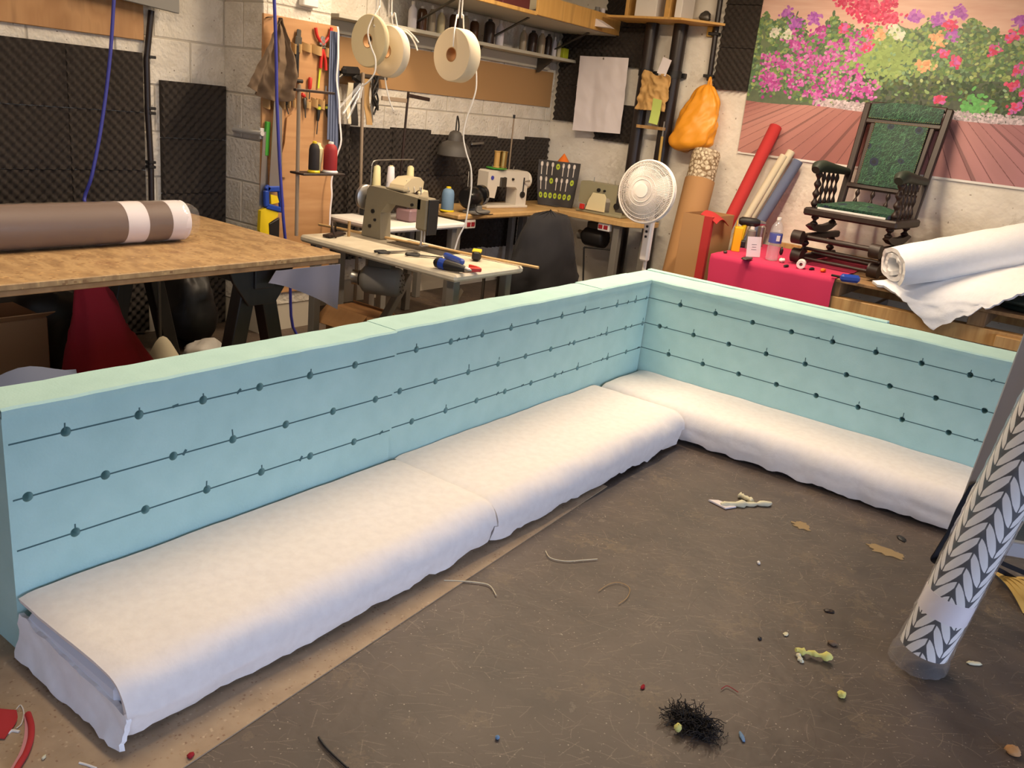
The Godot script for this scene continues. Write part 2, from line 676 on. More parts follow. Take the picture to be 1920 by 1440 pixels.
# ---------- the room ----------
func build_shell():
	var o = struct("floor")
	var st = S()
	abox(st, Vector3(-4.2, -0.12, -5.0), Vector3(7.3, 0.0, 4.4), 0.0)
	part("slab", st, m.floor, o)
	# pale chipboard sheets on the floor under the left run
	st = S()
	var e0 = oy(345, 1440, 0.0)
	var e1 = oy(1150, 905, 0.0)
	var s = (e1.z - e0.z) / (e1.x - e0.x)
	var za = e0.z + s * (-3.0 - e0.x)
	var poly = [Vector2(-3.0, za), Vector2(3.2, e0.z + s * (3.2 - e0.x)), Vector2(3.2, -3.2), Vector2(-3.0, -3.2)]
	prism(st, Transform3D(Basis(Vector3(1, 0, 0), Vector3(0, 0, 1), Vector3(0, -1, 0)), Vector3(0, 0.002, 0)), poly, 0.004)
	part("chipboard_sheet", st, m.chipboard, o, "pale chipboard sheet laid along the floor edge")
	o = struct("ceiling")
	st = S()
	abox(st, Vector3(-4.2, 3.05, -5.0), Vector3(7.3, 3.2, 4.4), 0.0)
	part("slab", st, m.ceiling, o)
	# back wall: backing, then its blocks
	o = struct("wall_back")
	st = S()
	abox(st, Vector3(-4.2, 0.0, -5.0), Vector3(7.3, 3.05, ZW - 0.006), 0.0)
	part("backing", st, m.mortar, o)
	var bh = 0.262
	var bl = 0.47
	var y0 = 0.957 - bh * 3
	st = S()
	abox(st, Vector3(-4.2, 0.0, ZW - 0.006), Vector3(1.55, 3.05, ZW), 0.0)
	part("render_coat", st, m.paint, o)
	var bs = S()
	rbox(bs, Transform3D(), Vector3(bl - 0.010, bh - 0.010, 0.03), 0.004)
	bs.generate_normals()
	var full = bs.commit()
	for r in range(0, 9):
		var yy = y0 + r * bh + bh * 0.5
		var x = 1.55 + (0.0 if r % 2 == 0 else -bl * 0.5)
		var k = 0
		while x < XW:
			var a = max(x, 1.55)
			var b = min(x + bl, XW)
			if b - a > 0.06:
				if b - a > bl - 0.01:
					piece("block", full, m.paint, o, T(Vector3((a + b) / 2, yy, ZW - 0.015 + 0.0015 * sin(r * 3.1 + k * 1.7))))
				else:
					bs = S()
					rbox(bs, Transform3D(), Vector3(b - a - 0.010, bh - 0.010, 0.03), 0.004)
					bs.generate_normals()
					piece("block", bs.commit(), m.paint, o, T(Vector3((a + b) / 2, yy, ZW - 0.015)))
			x += bl
			k += 1
	st = S()
	abox(st, Vector3(1.55, y0 + 9 * bh, ZW - 0.006), Vector3(7.3, 3.05, ZW), 0.0)
	part("render_coat", st, m.paint, o)
	# pier that carries the tool board
	o = struct("wall_pier")
	st = S()
	abox(st, Vector3(XP + 0.006, 0.0, ZW), Vector3(3.95, 3.05, ZP - 0.006), 0.0)
	part("backing", st, m.mortar, o)
	for r in range(0, 12):
		var yy = y0 + r * bh + bh * 0.5
		if yy + bh > 3.05 + bh * 0.5:
			continue
		var cut = 0.18 if r % 2 == 0 else 0.37
		bs = S()
		abox(bs, Vector3(XP, yy - bh / 2 + 0.005, ZW + 0.003), Vector3(XP + 0.03, yy + bh / 2 - 0.005, ZW + cut - 0.005), 0.004)
		part("block", bs, m.paint, o)
		if cut < 0.3:
			bs = S()
			abox(bs, Vector3(XP, yy - bh / 2 + 0.005, ZW + cut + 0.005), Vector3(XP + 0.03, yy + bh / 2 - 0.005, ZP), 0.004)
			part("block", bs, m.paint, o)
		bs = S()
		abox(bs, Vector3(XP + 0.031, yy - bh / 2 + 0.005, ZP - 0.03), Vector3(3.95, yy + bh / 2 - 0.005, ZP), 0.004)
		part("block", bs, m.paint, o)
	o = struct("wall_right")
	st = S()
	abox(st, Vector3(XW, 0.0, -5.0), Vector3(7.3, 3.05, 4.4), 0.0)
	part("plaster", st, m.plaster, o)
	# the two walls behind the camera, with the open roller-door gap to the daylight
	o = struct("wall_left")
	st = S()
	abox(st, Vector3(-4.2, 0.0, -5.0), Vector3(-4.0, 3.05, 0.3), 0.0)
	abox(st, Vector3(-4.2, 0.0, 3.2), Vector3(-4.0, 3.05, 4.4), 0.0)
	abox(st, Vector3(-4.2, 2.6, 0.3), Vector3(-4.0, 3.05, 3.2), 0.0)
	part("plaster", st, m.plaster, o)
	o = struct("wall_front")
	st = S()
	abox(st, Vector3(-4.2, 0.0, 4.2), Vector3(-1.5, 3.05, 4.4), 0.0)
	abox(st, Vector3(4.5, 0.0, 4.2), Vector3(7.3, 3.05, 4.4), 0.0)
	abox(st, Vector3(-1.5, 2.6, 4.2), Vector3(4.5, 3.05, 4.4), 0.0)
	part("plaster", st, m.plaster, o)

# ---------- foam seating ----------
# flat front with bored holes: width w, height h, facing +z at z = 0; holes = [Vector2]
func holed_front(st, w, h, holes, rad, dep):
	st.set_smooth_group(-1)
	var rows = {}
	for q in holes:
		var k = snapped(q.y, 0.01)
		if not rows.has(k):
			rows[k] = []
		rows[k].append(q)
	var ys = rows.keys()
	ys.sort()
	var a = rad * 1.6
	var y = 0.0
	var rect = func(x0, y0, x1, y1):
		if x1 > x0 and y1 > y0:
			quad(st, Vector3(x0, y0, 0), Vector3(x1, y0, 0), Vector3(x1, y1, 0), Vector3(x0, y1, 0))
	for k in ys:
		rect.call(0.0, y, w, k - a)
		var xs = rows[k]
		xs.sort_custom(func(p, q): return p.x < q.x)
		var x = 0.0
		for q in xs:
			rect.call(x, k - a, q.x - a, k + a)
			var n = 16
			var c = Vector3(q.x, k, 0)
			for j in n:
				var t0 = TAU * j / n + PI / 4
				var t1 = TAU * (j + 1) / n + PI / 4
				var d0 = Vector3(cos(t0), sin(t0), 0)
				var d1 = Vector3(cos(t1), sin(t1), 0)
				var o0 = c + d0 * (a / max(abs(d0.x), abs(d0.y)))
				var o1 = c + d1 * (a / max(abs(d1.x), abs(d1.y)))
				st.set_smooth_group(-1)
				quad(st, c + d0 * rad, o0, o1, c + d1 * rad)
				var b = Vector3(0, 0, -dep)
				st.set_smooth_group(3)
				quad(st, c + d1 * rad, c + d1 * rad + b, c + d0 * rad + b, c + d0 * rad)
				st.set_smooth_group(-1)
				tri(st, c + b, c + d0 * rad + b, c + d1 * rad + b)
			x = q.x + a
		rect.call(x, k - a, w, k + a)
		y = k + a
	rect.call(0.0, y, w, h)

func foam_back(label, xf, w, thick, holes, top_th, sd):
	# local: x along the face, y up from the floor, z = 0 the front face
	var t = thing("foam_block", label, "foam", xf.origin, 0.0, "foam backrest blocks of the corner seat")
	t.transform = xf
	var h = BY - 0.022
	var st = S()
	holed_front(st, w, h, holes, 0.0145, 0.075)
	quad(st, Vector3(w, 0, -thick), Vector3(0, 0, -thick), Vector3(0, h, -thick), Vector3(w, h, -thick))
	quad(st, Vector3(0, 0, -thick), Vector3(0, 0, 0), Vector3(0, h, 0), Vector3(0, h, -thick))
	quad(st, Vector3(w, 0, 0), Vector3(w, 0, -thick), Vector3(w, h, -thick), Vector3(w, h, 0))
	quad(st, Vector3(0, h, 0), Vector3(w, h, 0), Vector3(w, h, -thick), Vector3(0, h, -thick))
	quad(st, Vector3(0, 0, -thick), Vector3(w, 0, -thick), Vector3(w, 0, 0), Vector3(0, 0, 0))
	part("block", st, m.blue_foam, t)
	# glued top strip with an uneven lower edge
	st = S()
	var ns = fuzz(sd, 1.6)
	var n = int(w / 0.03)
	var pts = []
	for i in n + 1:
		var x = w * i / n
		pts.append([x, h - 0.004 + 0.010 * ns.get_noise_1d(x * 3.0) , BY + 0.004 * ns.get_noise_1d(x * 2.0 + 40.0), 0.004 + 0.003 * ns.get_noise_1d(x * 6.0 + 9.0)])
	for i in n:
		var a = pts[i]
		var b = pts[i + 1]
		st.set_smooth_group(-1)
		quad(st, Vector3(a[0], a[1], a[3]), Vector3(b[0], b[1], b[3]), Vector3(b[0], b[2] - 0.006, b[3]), Vector3(a[0], a[2] - 0.006, a[3]))
		quad(st, Vector3(a[0], a[2] - 0.006, a[3]), Vector3(b[0], b[2] - 0.006, b[3]), Vector3(b[0], b[2], b[3] - 0.008), Vector3(a[0], a[2], a[3] - 0.008))
		quad(st, Vector3(a[0], a[2], a[3] - 0.008), Vector3(b[0], b[2], b[3] - 0.008), Vector3(b[0], b[2], -thick), Vector3(a[0], a[2], -thick))
		quad(st, Vector3(b[0], b[1], b[3]), Vector3(a[0], a[1], a[3]), Vector3(a[0], a[1], -thick), Vector3(b[0], b[1], -thick))
		quad(st, Vector3(b[0], b[1], -thick), Vector3(a[0], a[1], -thick), Vector3(a[0], a[2], -thick), Vector3(b[0], b[2], -thick))
	for e in [[pts[0], 1], [pts[n], -1]]:
		var a = e[0]
		oface(st, [Vector3(a[0], a[1], a[3]), Vector3(a[0], a[2], a[3] - 0.008), Vector3(a[0], a[2], -thick), Vector3(a[0], a[1], -thick)], Vector3(w / 2, h, -thick / 2))
	part("top_strip", st, m.blue_foam, t, "foam strip glued along the top with a ragged edge")
	# pen lines through the holes, with a tick above each hole
	var rows = {}
	for q in holes:
		var k = snapped(q.y, 0.01)
		if not rows.has(k):
			rows[k] = []
		rows[k].append(q)
	var r2 = RandomNumberGenerator.new()
	r2.seed = sd
	var lines = {}
	for k in rows:
		st = S()
		var xs = []
		for q in rows[k]:
			xs.append(q.x)
		xs.sort()
		var x = 0.012
		for e in xs + [w - 0.004 + 0.0135]:
			if e - 0.0135 > x:
				rbox(st, T(Vector3((x + e - 0.0135) / 2, k, 0.0004)), Vector3(e - 0.0135 - x, 0.0042, 0.0016), 0.0)
			x = e + 0.0135
		for i in 3:
			var q = r2.randf_range(0.02, w - 0.02)
			var clear = true
			for e in xs:
				if abs(e - q) < 0.035:
					clear = false
			if clear:
				rbox(st, T(Vector3(q, k + 0.002, 0.0006), Vector3(0, 0, r2.randf_range(-8, 60))), Vector3(0.02, 0.008, 0.0016), 0.0)
		lines[k] = part("pen_line", st, m.ink, t, "dark pen line across the blue foam")
	for q in holes:
		if r2.randf() < (0.75 if q.y > 0.55 else 0.4):
			st = S()
			rbox(st, T(Vector3(q.x + r2.randf_range(-0.003, 0.003), q.y + 0.0145 + 0.006, 0.0004), Vector3(0, 0, r2.randf_range(-4, 8))), Vector3(0.004, r2.randf_range(0.010, 0.022), 0.0016), 0.0)
			part("pen_tick", st, m.ink, lines[snapped(q.y, 0.01)])
	return t

# wadding-wrapped cushion along local x, back at z = 0, front at z = dep
func cushion(label, xf, w, dep, hgt, sd, open_end):
	var t = thing("seat_cushion", label, "cushion", Vector3.ZERO, 0.0, "wadding wrapped seat cushions")
	t.transform = xf
	var ns = fuzz(sd, 1.0)
	var st = S()
	var nu = int(w / 0.025)
	var prof = []
	var r = 0.088
	for k in 9:
		prof.append(Vector2((dep - r) * k / 8.0, hgt))
	for k in range(1, 9):
		var a = PI / 2 * k / 8.0
		prof.append(Vector2(dep - r + r * sin(a), hgt - r + r * cos(a)))
	var nv = prof.size() + 4
	shell(st, nv, nu, func(v, u):
		var x = w * u
		var i = int(round(v * nv))
		var hem = 0.020 + 0.020 * ns.get_noise_2d(x * 4.5, 0.0) + 0.007 * ns.get_noise_2d(x * 14.0, 5.0)
		hem = clamp(hem, 0.003, 0.06)
		var e = 0.0
		var ed = min(x, w - x)
		if ed < 0.05:
			e = (0.05 - ed) * (0.05 - ed) * 6.0
		if i < prof.size():
			var q = prof[i]
			return Vector3(x, q.y + 0.006 * ns.get_noise_2d(x * 2.0, q.x * 3.0) - e * 0.6, q.x + 0.012 * ns.get_noise_2d(x * 3.0, q.y * 4.0 + 20.0) * smoothstep(0.5, 1.0, q.x / dep))
		var f = float(i - prof.size() + 1) / 5.0
		var yy = lerp(hgt - r, hem, f)
		return Vector3(x, yy, dep - e + 0.012 * ns.get_noise_2d(x * 3.0, yy * 8.0 + 20.0) - 0.02 * f * f + 0.003 * ns.get_noise_2d(x * 8.0, yy * 14.0)), -0.016)
	part("wadding_cover", st, m.wadding, t)
	st = S()
	rbox(st, T(Vector3(w / 2, (hgt - 0.024) / 2 + 0.004, dep / 2 - 0.018)), Vector3(w - 0.012, hgt - 0.034, dep - 0.05), 0.03)
	part("foam_core", st, m.core_foam, t, "foam core under the wadding")
	if open_end:
		# loose wadding hanging over the open end
		st = S()
		shell(st, 26, 8, func(u, v):
			var zz = dep * (0.0 + 0.985 * u)
			var top = hgt - 0.055 + 0.012 * ns.get_noise_1d(zz * 8.0) - 0.035 * u
			var bot = 0.004 + 0.02 * abs(ns.get_noise_1d(zz * 14.0 + 30.0))
			return Vector3(-0.002 - 0.022 * v * v + 0.008 * ns.get_noise_2d(zz * 7.0, v * 2.0), lerp(top, bot, v), zz + 0.012 * ns.get_noise_2d(v * 3.0, zz * 6.0)), 0.014)
		part("end_wadding", st, m.wadding_white, t, "ragged white wadding over the open end")
	return t

func build_foam_seating():
	var p1 = []
	for i in 6:
		p1.append(Vector2(0.16 + 0.212 * i, 0.625))
		p1.append(Vector2(0.17 + 0.213 * i, 0.32))
	for i in 7:
		p1.append(Vector2(0.05 + 0.2145 * i, 0.475))
	foam_back("long blue foam backrest block with three pen lines, end of the run", Transform3D(Basis(), Vector3(0.9, 0, FZ + 0.012)), 1.43, 0.16, p1, 0.02, 3)
	var p2 = []
	for i in 7:
		p2.append(Vector2(0.125 + 0.2117 * i, 0.625))
		p2.append(Vector2(0.13 + 0.2117 * i, 0.32))
	for i in 8:
		p2.append(Vector2(0.045 + 0.2145 * i, 0.475))
	p2.pop_back()
	foam_back("long blue foam backrest block between the end block and the corner block", Transform3D(Basis(), Vector3(2.338, 0, FZ)), 1.545, 0.16, p2, 0.02, 4)
	var p3 = [Vector2(0.19, 0.62), Vector2(0.40, 0.62), Vector2(0.12, 0.475), Vector2(0.33, 0.475), Vector2(0.53, 0.475), Vector2(0.17, 0.32), Vector2(0.38, 0.32)]
	foam_back("short blue foam backrest block filling the inner corner", Transform3D(Basis(), Vector3(3.886, 0, FZ - 0.004)), 0.556, 0.17, p3, 0.02, 5)
	# right run faces -x : local x -> +z, local z -> -x
	var br = Basis(Vector3(0, 0, 1), Vector3(0, 1, 0), Vector3(-1, 0, 0))
	var p4 = []
	for i in 10:
		p4.append(Vector2(0.37 + 0.217 * i, 0.62))
		p4.append(Vector2(0.35 + 0.217 * i, 0.325))
	for i in 10:
		p4.append(Vector2(0.265 + 0.2155 * i, 0.475))
	foam_back("longest blue foam backrest block, running toward the aluminium ladder", Transform3D(br, Vector3(FX, 0, -2.375)), 2.5, 0.24, p4, 0.02, 6)
	var st = S()
	rbox(st, T(Vector3(FX + 0.27, BY / 2 + 0.004, -1.66)), Vector3(0.05, BY + 0.004, 1.42), 0.004)
	solo("foam_backing_sheet", st, m.blue_foam, "thin blue foam sheet standing behind the longest foam backrest", "foam")
	cushion("wadding wrapped seat cushion with its end open and ragged", Transform3D(Basis(), Vector3(0.9, 0.004, FZ + 0.026)), 1.465, 0.535, 0.19, 11, true)
	cushion("wadding wrapped seat cushion between the open end cushion and the inner corner", Transform3D(Basis(), Vector3(2.372, 0.0, FZ + 0.006)), 1.585, 0.555, 0.19, 12, false)
	cushion("wadding wrapped seat cushion along the longest blue backrest", Transform3D(br, Vector3(FX - 0.003, 0, -2.19)), 1.98, 0.472, 0.188, 13, false)

# ---------- egg-crate acoustic foam ----------
func egg_mesh(w, h, pitch = 0.056, amp = 0.026):
	var st = S()
	var nx = int(round(w / pitch * 6.0))
	var ny = int(round(h / pitch * 6.0))
	var f = func(i, j):
		var x = w * i / nx
		var y = h * j / ny
		return Vector3(x, y, 0.018 + amp * (0.5 + 0.5 * cos(TAU * x / pitch) * cos(TAU * y / pitch)))
	st.set_smooth_group(1)
	for i in nx:
		for j in ny:
			quad(st, f.call(i, j), f.call(i + 1, j), f.call(i + 1, j + 1), f.call(i, j + 1))
	st.set_smooth_group(-1)
	for i in nx:
		var a = f.call(i, 0); var b = f.call(i + 1, 0)
		quad(st, Vector3(a.x, a.y, 0), Vector3(b.x, b.y, 0), b, a)
		a = f.call(i, ny); b = f.call(i + 1, ny)
		quad(st, a, b, Vector3(b.x, b.y, 0), Vector3(a.x, a.y, 0))
	for j in ny:
		var a = f.call(0, j); var b = f.call(0, j + 1)
		quad(st, a, b, Vector3(b.x, b.y, 0), Vector3(a.x, a.y, 0))
		a = f.call(nx, j); b = f.call(nx, j + 1)
		quad(st, Vector3(a.x, a.y, 0), Vector3(b.x, b.y, 0), b, a)
	st.generate_normals()
	return st.commit()
func egg(mesh, xf, label, group):
	var o = MeshInstance3D.new()
	o.mesh = mesh
	o.material_override = m.acoustic
	o.name = numbered("acoustic_panel")
	add_child(o)
	o.transform = xf
	o.set_meta("label", label)
	o.set_meta("category", "foam panel")
	o.set_meta("group", group)
func build_acoustic_foam():
	var a = egg_mesh(0.434, 0.322)
	var rows = ["top row under the plywood board", "second row", "third row", "fourth row", "lowest row"]
	var cols = ["beside the black conduit", "one column from the conduit", "two columns from the conduit"]
	for r in 5:
		for c in 3:
			egg(a, T(Vector3(2.435 - 0.437 * c, 1.327 - 0.326 * r, ZW + 0.002)), "dark egg-crate foam panel " + cols[c] + ", " + rows[r], "egg-crate panels behind the workbench")
	for r in 5:
		egg(a if r < 4 else egg_mesh(0.434, 0.205), T(Vector3(2.985, max(1.19 - 0.326 * r, 0.004), ZW + 0.002)), "dark egg-crate foam panel between conduit and pier, " + ["topmost of its column", "second from its column top", "third from its column top", "fourth from its column top", "lowest of its column"][r], "egg-crate panels beside the pier")
	cols = ["behind the hanging straps", "behind the black thread rack", "behind the overlocker", "behind the grey lamp", "behind the bench grinder", "behind the white sewing machine"]
	for c in 6:
		for r in 3:
			egg(a, T(Vector3(4.03 + 0.437 * c, 1.01 - 0.326 * r - 0.012 * (c % 2) - (0.02 if c > 2 else 0.0), ZW + 0.002)), "dark egg-crate foam panel " + cols[c] + ", " + ["top row", "row at table height", "row below the tables"][r], "egg-crate panels behind the sewing machines")
	var b = egg_mesh(0.36, 0.322)
	for r in 2:
		egg(b, T(Vector3(6.665, 1.005 - 0.326 * r, ZW + 0.002)), "narrow dark egg-crate foam panel in the back corner, " + ["upper one", "lower one behind the tote bag"][r], "narrow egg-crate panels in the corner")
	var br = Basis(Vector3(0, 0, 1), Vector3(0, 1, 0), Vector3(-1, 0, 0))
	var nm = ["beside the room corner, lowest", "", "beside the room corner, middle", "behind the paper's top edge and soil pipe", "beside the room corner, topmost", "just under the short shelf"]
	for r in 3:
		for c in 2:
			if r == 0 and c == 1:
				egg(a, Transform3D(br, Vector3(XW - 0.002, 1.375, -4.30)), "dark egg-crate foam panel showing below the pinned paper sheet", "egg-crate panels behind the paper")
			else:
				egg(a, Transform3D(br, Vector3(XW - 0.002, 1.5 + 0.326 * r + (0.19 if c == 1 else 0.0), -4.775 + 0.437 * c)), "dark egg-crate foam panel " + nm[r * 2 + c], "egg-crate panels behind the paper")
	var d = egg_mesh(0.30, 0.322)
	for r in 3:
		egg(d, Transform3D(br, Vector3(XW - 0.002, 1.9 + 0.326 * r, -3.215)), "dark egg-crate foam panel between conduit and flower poster, " + ["lowest", "middle", "topmost"][r], "egg-crate panels beside the poster")

# ---------- workbench and what is on and under it ----------
func build_workbench():
	var x1 = 2.76
	var z0 = -4.19
	var z1 = -2.98
	var t = wthing("workbench_top", "worn chipboard workbench top resting on dark trestles", "workbench", Vector3(1.2, 0.805, -3.58))
	var st = S()
	abox(st, Vector3(-0.8, 0.827, z0), Vector3(x1, 0.85, z1), 0.003)
	part("upper_sheet", st, m.osb, t)
	st = S()
	abox(st, Vector3(-0.8, 0.805, z0), Vector3(x1 - 0.006, 0.8265, z1 - 0.008), 0.003)
	part("lower_sheet", st, m.ply, t)
	for bx in [2.36, 0.4]:
		t = wthing("trestle", "dark trestle with splayed legs under the " + ("bench end by the sewing table" if bx > 1 else "bench middle"), "trestle", Vector3(bx, 0, -3.55))
		st = S()
		abox(st, Vector3(bx - 0.05, 0.715, z0 + 0.06), Vector3(bx + 0.05, 0.804, z1 - 0.04), 0.004)
		part("beam", st, m.black_wood, t)
		for e in [z1 - 0.12, z0 + 0.16]:
			st = S()
			var xf = Transform3D(Basis(), Vector3(bx, 0.70, e + 0.055))
			prism(st, xf, [Vector2(-0.17, 0.10), Vector2(0.17, 0.10), Vector2(0.15, 0.05), Vector2(0.07, -0.06), Vector2(-0.07, -0.06), Vector2(-0.15, 0.05)], 0.02, 0.003)
			part("gusset", st, m.black_wood, t)
			for s in [-1, 1]:
				st = S()
				bar(st, Vector3(bx + s * 0.045, 0.72, e), Vector3(bx + s * 0.20, 0.0, e), 0.075, 0.075, 0.004, Vector3(0, 0, 1))
				part("leg", st, m.black_wood, t)
	# rolled brown fabric in clear film
	t = wthing("fabric_roll", "brown fabric roll in clear film with white paper bands, lying on the workbench", "fabric roll", Vector3(0.9, 0.85, -3.5))
	var cy = 0.942
	var cz = -3.5
	st = S()
	tube(st, [Vector3(-0.75, cy, cz), Vector3(2.24, cy, cz)], 0.0865, 32)
	part("fabric", st, m.brown_roll, t)
	for b in [[1.965, 2.06], [2.172, 2.262]]:
		st = S()
		tube(st, [Vector3(b[0], cy, cz), Vector3(b[1], cy, cz)], 0.0882, 32)
		part("paper_band", st, m.paper, t, "white paper band round the roll")
	st = S()
	lathe(st, Transform3D(Basis(Vector3(0, 1, 0), Vector3(1, 0, 0), Vector3(0, 0, -1)), Vector3(2.262, cy, cz)), [[0.086, 0.0], [0.07, 0.012], [0.03, 0.016], [0.028, 0.0], [0.0, -0.01]], 24)
	part("end_cap", st, m.paper, t)
	st = S()
	var ns = fuzz(61, 1.0)
	var ring = func(u, v):
		var x = -0.74 + 3.06 * v
		var r = 0.0895 + 0.0035 * abs(ns.get_noise_2d(x * 14.0, u * 6.0)) + 0.002 * ns.get_noise_2d(x * 60.0, u * 40.0)
		if v > 0.975:
			r *= 1.0 - (v - 0.975) * 11.0 + 0.05 * ns.get_noise_2d(u * 40.0, v * 300.0)
		var a = TAU * u
		var p = Vector3(x, cy + sin(a) * r, cz + cos(a) * r)
		p.y = max(p.y, 0.851)
		return p
	st.set_smooth_group(1)
	for i in 40:
		for j in 130:
			quad(st, ring.call((i % 40) / 40.0, j / 130.0), ring.call(((i + 1) % 40) / 40.0, j / 130.0), ring.call(((i + 1) % 40) / 40.0, (j + 1) / 130.0), ring.call((i % 40) / 40.0, (j + 1) / 130.0))
	part("film_wrap", st, m.film, t, "crinkled clear plastic film")
	# grey rag hanging from the bench corner
	st = S()
	var rg = oz(600, 486, z1 + 0.01)
	shell(st, 16, 14, func(u, v): return Vector3(2.38 + 0.37 * u - 0.04 * v * (1.0 - u), 0.803 - v * (0.05 + 0.17 * pow(u, 1.3)), z1 + 0.006 + 0.012 * sin(u * 12.0) * v + 0.004), 0.004)
	solo("hanging_rag", st, plain(c8(128, 126, 140), 0.95), "grey lavender rag hanging from the workbench corner", "rag")
	# under the bench
	st = S()
	ns = fuzz(62, 0.7)
	var pk = oz(195, 560, -3.45)
	shell(st, 22, 22, func(u, v):
		var a = TAU * u
		var r = 0.05 + 0.24 * v
		r *= 1.0 + 0.22 * sin(a * 5.0 + v * 2.0) * v + 0.2 * ns.get_noise_2d(cos(a) * 3.0, sin(a) * 3.0)
		return Vector3(pk.x + cos(a) * r * 1.15 + 0.16 * v - 0.06, lerp(pk.y + 0.10, 0.006, pow(v, 0.8)) + 0.09 * ns.get_noise_2d(cos(a) * 2.0 + 5.0, v * 5.0 + sin(a)) * (1.0 - v), -3.45 - sin(a) * r * 0.7), 0.006)
	solo("cloth_heap", st, m.dark_red_cloth, "dark red cloth heaped on the floor under the workbench", "cloth")
	pk = oz(40, 590, -3.8)
	t = wthing("cardboard_box", "brown cardboard box under the workbench beside the red cloth", "box", Vector3(pk.x, 0, -3.75))
	st = S()
	abox(st, Vector3(pk.x - 0.30, 0.0, -4.1), Vector3(pk.x + 0.10, pk.y - 0.02, -3.78), 0.004)
	part("body", st, m.card_dark, t)
	st = S()
	rbox(st, T(Vector3(pk.x - 0.10, pk.y + 0.005, -3.74), Vector3(-25, 0, 0)), Vector3(0.39, 0.004, 0.10), 0.0)
	part("flap", st, m.card, t)
	st = S()
	pk = oz(310, 640, -3.9)
	shell(st, 12, 8, func(u, v): return Vector3(pk.x - 0.05 + 0.26 * u, 0.004 + pk.y * (1.0 - v) * (0.6 + 0.4 * sin(u * 5.0)), -3.98 + 0.2 * v), 0.006)
	solo("cloth_scrap", st, m.linen, "pale cloth scrap on the floor under the workbench", "cloth")
	pk = oz(392, 640, -4.0)
	st = S()
	lump(st, Vector3(pk.x, pk.y * 0.5, -4.05), Vector3(0.12, max(pk.y * 0.5, 0.08), 0.10), 0.25, 0.12, 9)
	solo("carrier_bag", st, m.white, "crumpled white carrier bag under the workbench by the wall", "bag")
	st = S()
	var q = oz(0, 690, -2.9)
	shell(st, 16, 8, func(u, v): return Vector3(q.x - 0.4 + 0.6 * u, 0.006 + (q.y) * (1.0 - abs(v - 0.5) * 1.9) + 0.02 * sin(u * 11.0), -2.95 + 0.3 * v), 0.01)
	solo("folded_sheet", st, m.denim, "folded blue sheet behind the end foam backrest", "cloth")
	st = S()
	for bg in [[350, 600, -4.52, 0.16, 0.24, "black bin bag slumped under the workbench by the conduit"], [60, 600, -4.42, 0.24, 0.30, "large black bin bag behind the red cloth heap"]]:
		st = S()
		var bb = oz(bg[0], bg[1], bg[2])
		lump(st, Vector3(bb.x, bg[4] * 0.9, bg[2]), Vector3(bg[3], bg[4], 0.20), 0.3, 0.09, int(bg[0]), 26, 16, 0.004)
		solo("bin_bag", st, m.black, bg[5], "bag")
	var pp = oz(297, 545, -4.0)
	tube(st, [Vector3(pp.x, 0, -4.0), Vector3(pp.x, 0.804, -4.0)], 0.013, 10)
	solo("steel_post", st, m.dark_steel, "thin grey steel post standing under the workbench", "post")

# ---------- tool board on the pier ----------
func pb(x, y, off = 0.035):
	return oz(x, y, ZP + off)
func pts_tube(st, pix, off, r, n = 8, per = 4):
	var a = []
	for q in pix:
		a.append(pb(q[0], q[1], q[2] if q.size() > 2 else off))
	tube(st, curve(a, per), r, n)
func driver(label, x0, y0, x1, y1, grip, collar):
	# grip from the first point down to the middle, blade to the second
	var t = wthing("screwdriver", label, "screwdriver", pb(x1, y1))
	var a = pb(x0, y0)
	var b = pb(x1, y1)
	var st = S()
	var mid = a.lerp(b, 0.55)
	tube(st, [a, a.lerp(mid, 0.12), a.lerp(mid, 0.8), mid], [0.009, 0.013, 0.012, 0.008], 8)
	part("grip", st, grip, t)
	if collar:
		st = S()
		tube(st, [a.lerp(mid, 0.12), a.lerp(mid, 0.3)], 0.0142, 8)
		part("collar", st, m.lime, t)
	st = S()
	tube(st, [mid, b], 0.004, 6)
	part("blade", st, m.dark_steel, t)
func pliers(label, cx, cy, hx1, hy1, hx2, hy2, tx, ty, grip, head):
	var t = wthing("pliers", label, "pliers", pb(cx, cy))
	for h in [[hx1, hy1], [hx2, hy2]]:
		var st = S()
		var a = pb(cx, cy)
		var b = pb(h[0], h[1])
		tube(st, curve([a, a.lerp(b, 0.5) + Vector3((b.x - a.x) * 0.25, 0, 0), b], 5), 0.010, 8)
		part("handle", st, grip, t)
	var st2 = S()
	var c = pb(cx, cy)
	var tip = pb(tx, ty)
	bar(st2, c - (tip - c) * 0.15, c.lerp(tip, 0.55), 0.05, 0.018, 0.006, Vector3(0, 0, 1))
	bar(st2, c.lerp(tip, 0.4), tip, 0.032, 0.016, 0.006, Vector3(0, 0, 1))
	part("jaws", st2, head, t)
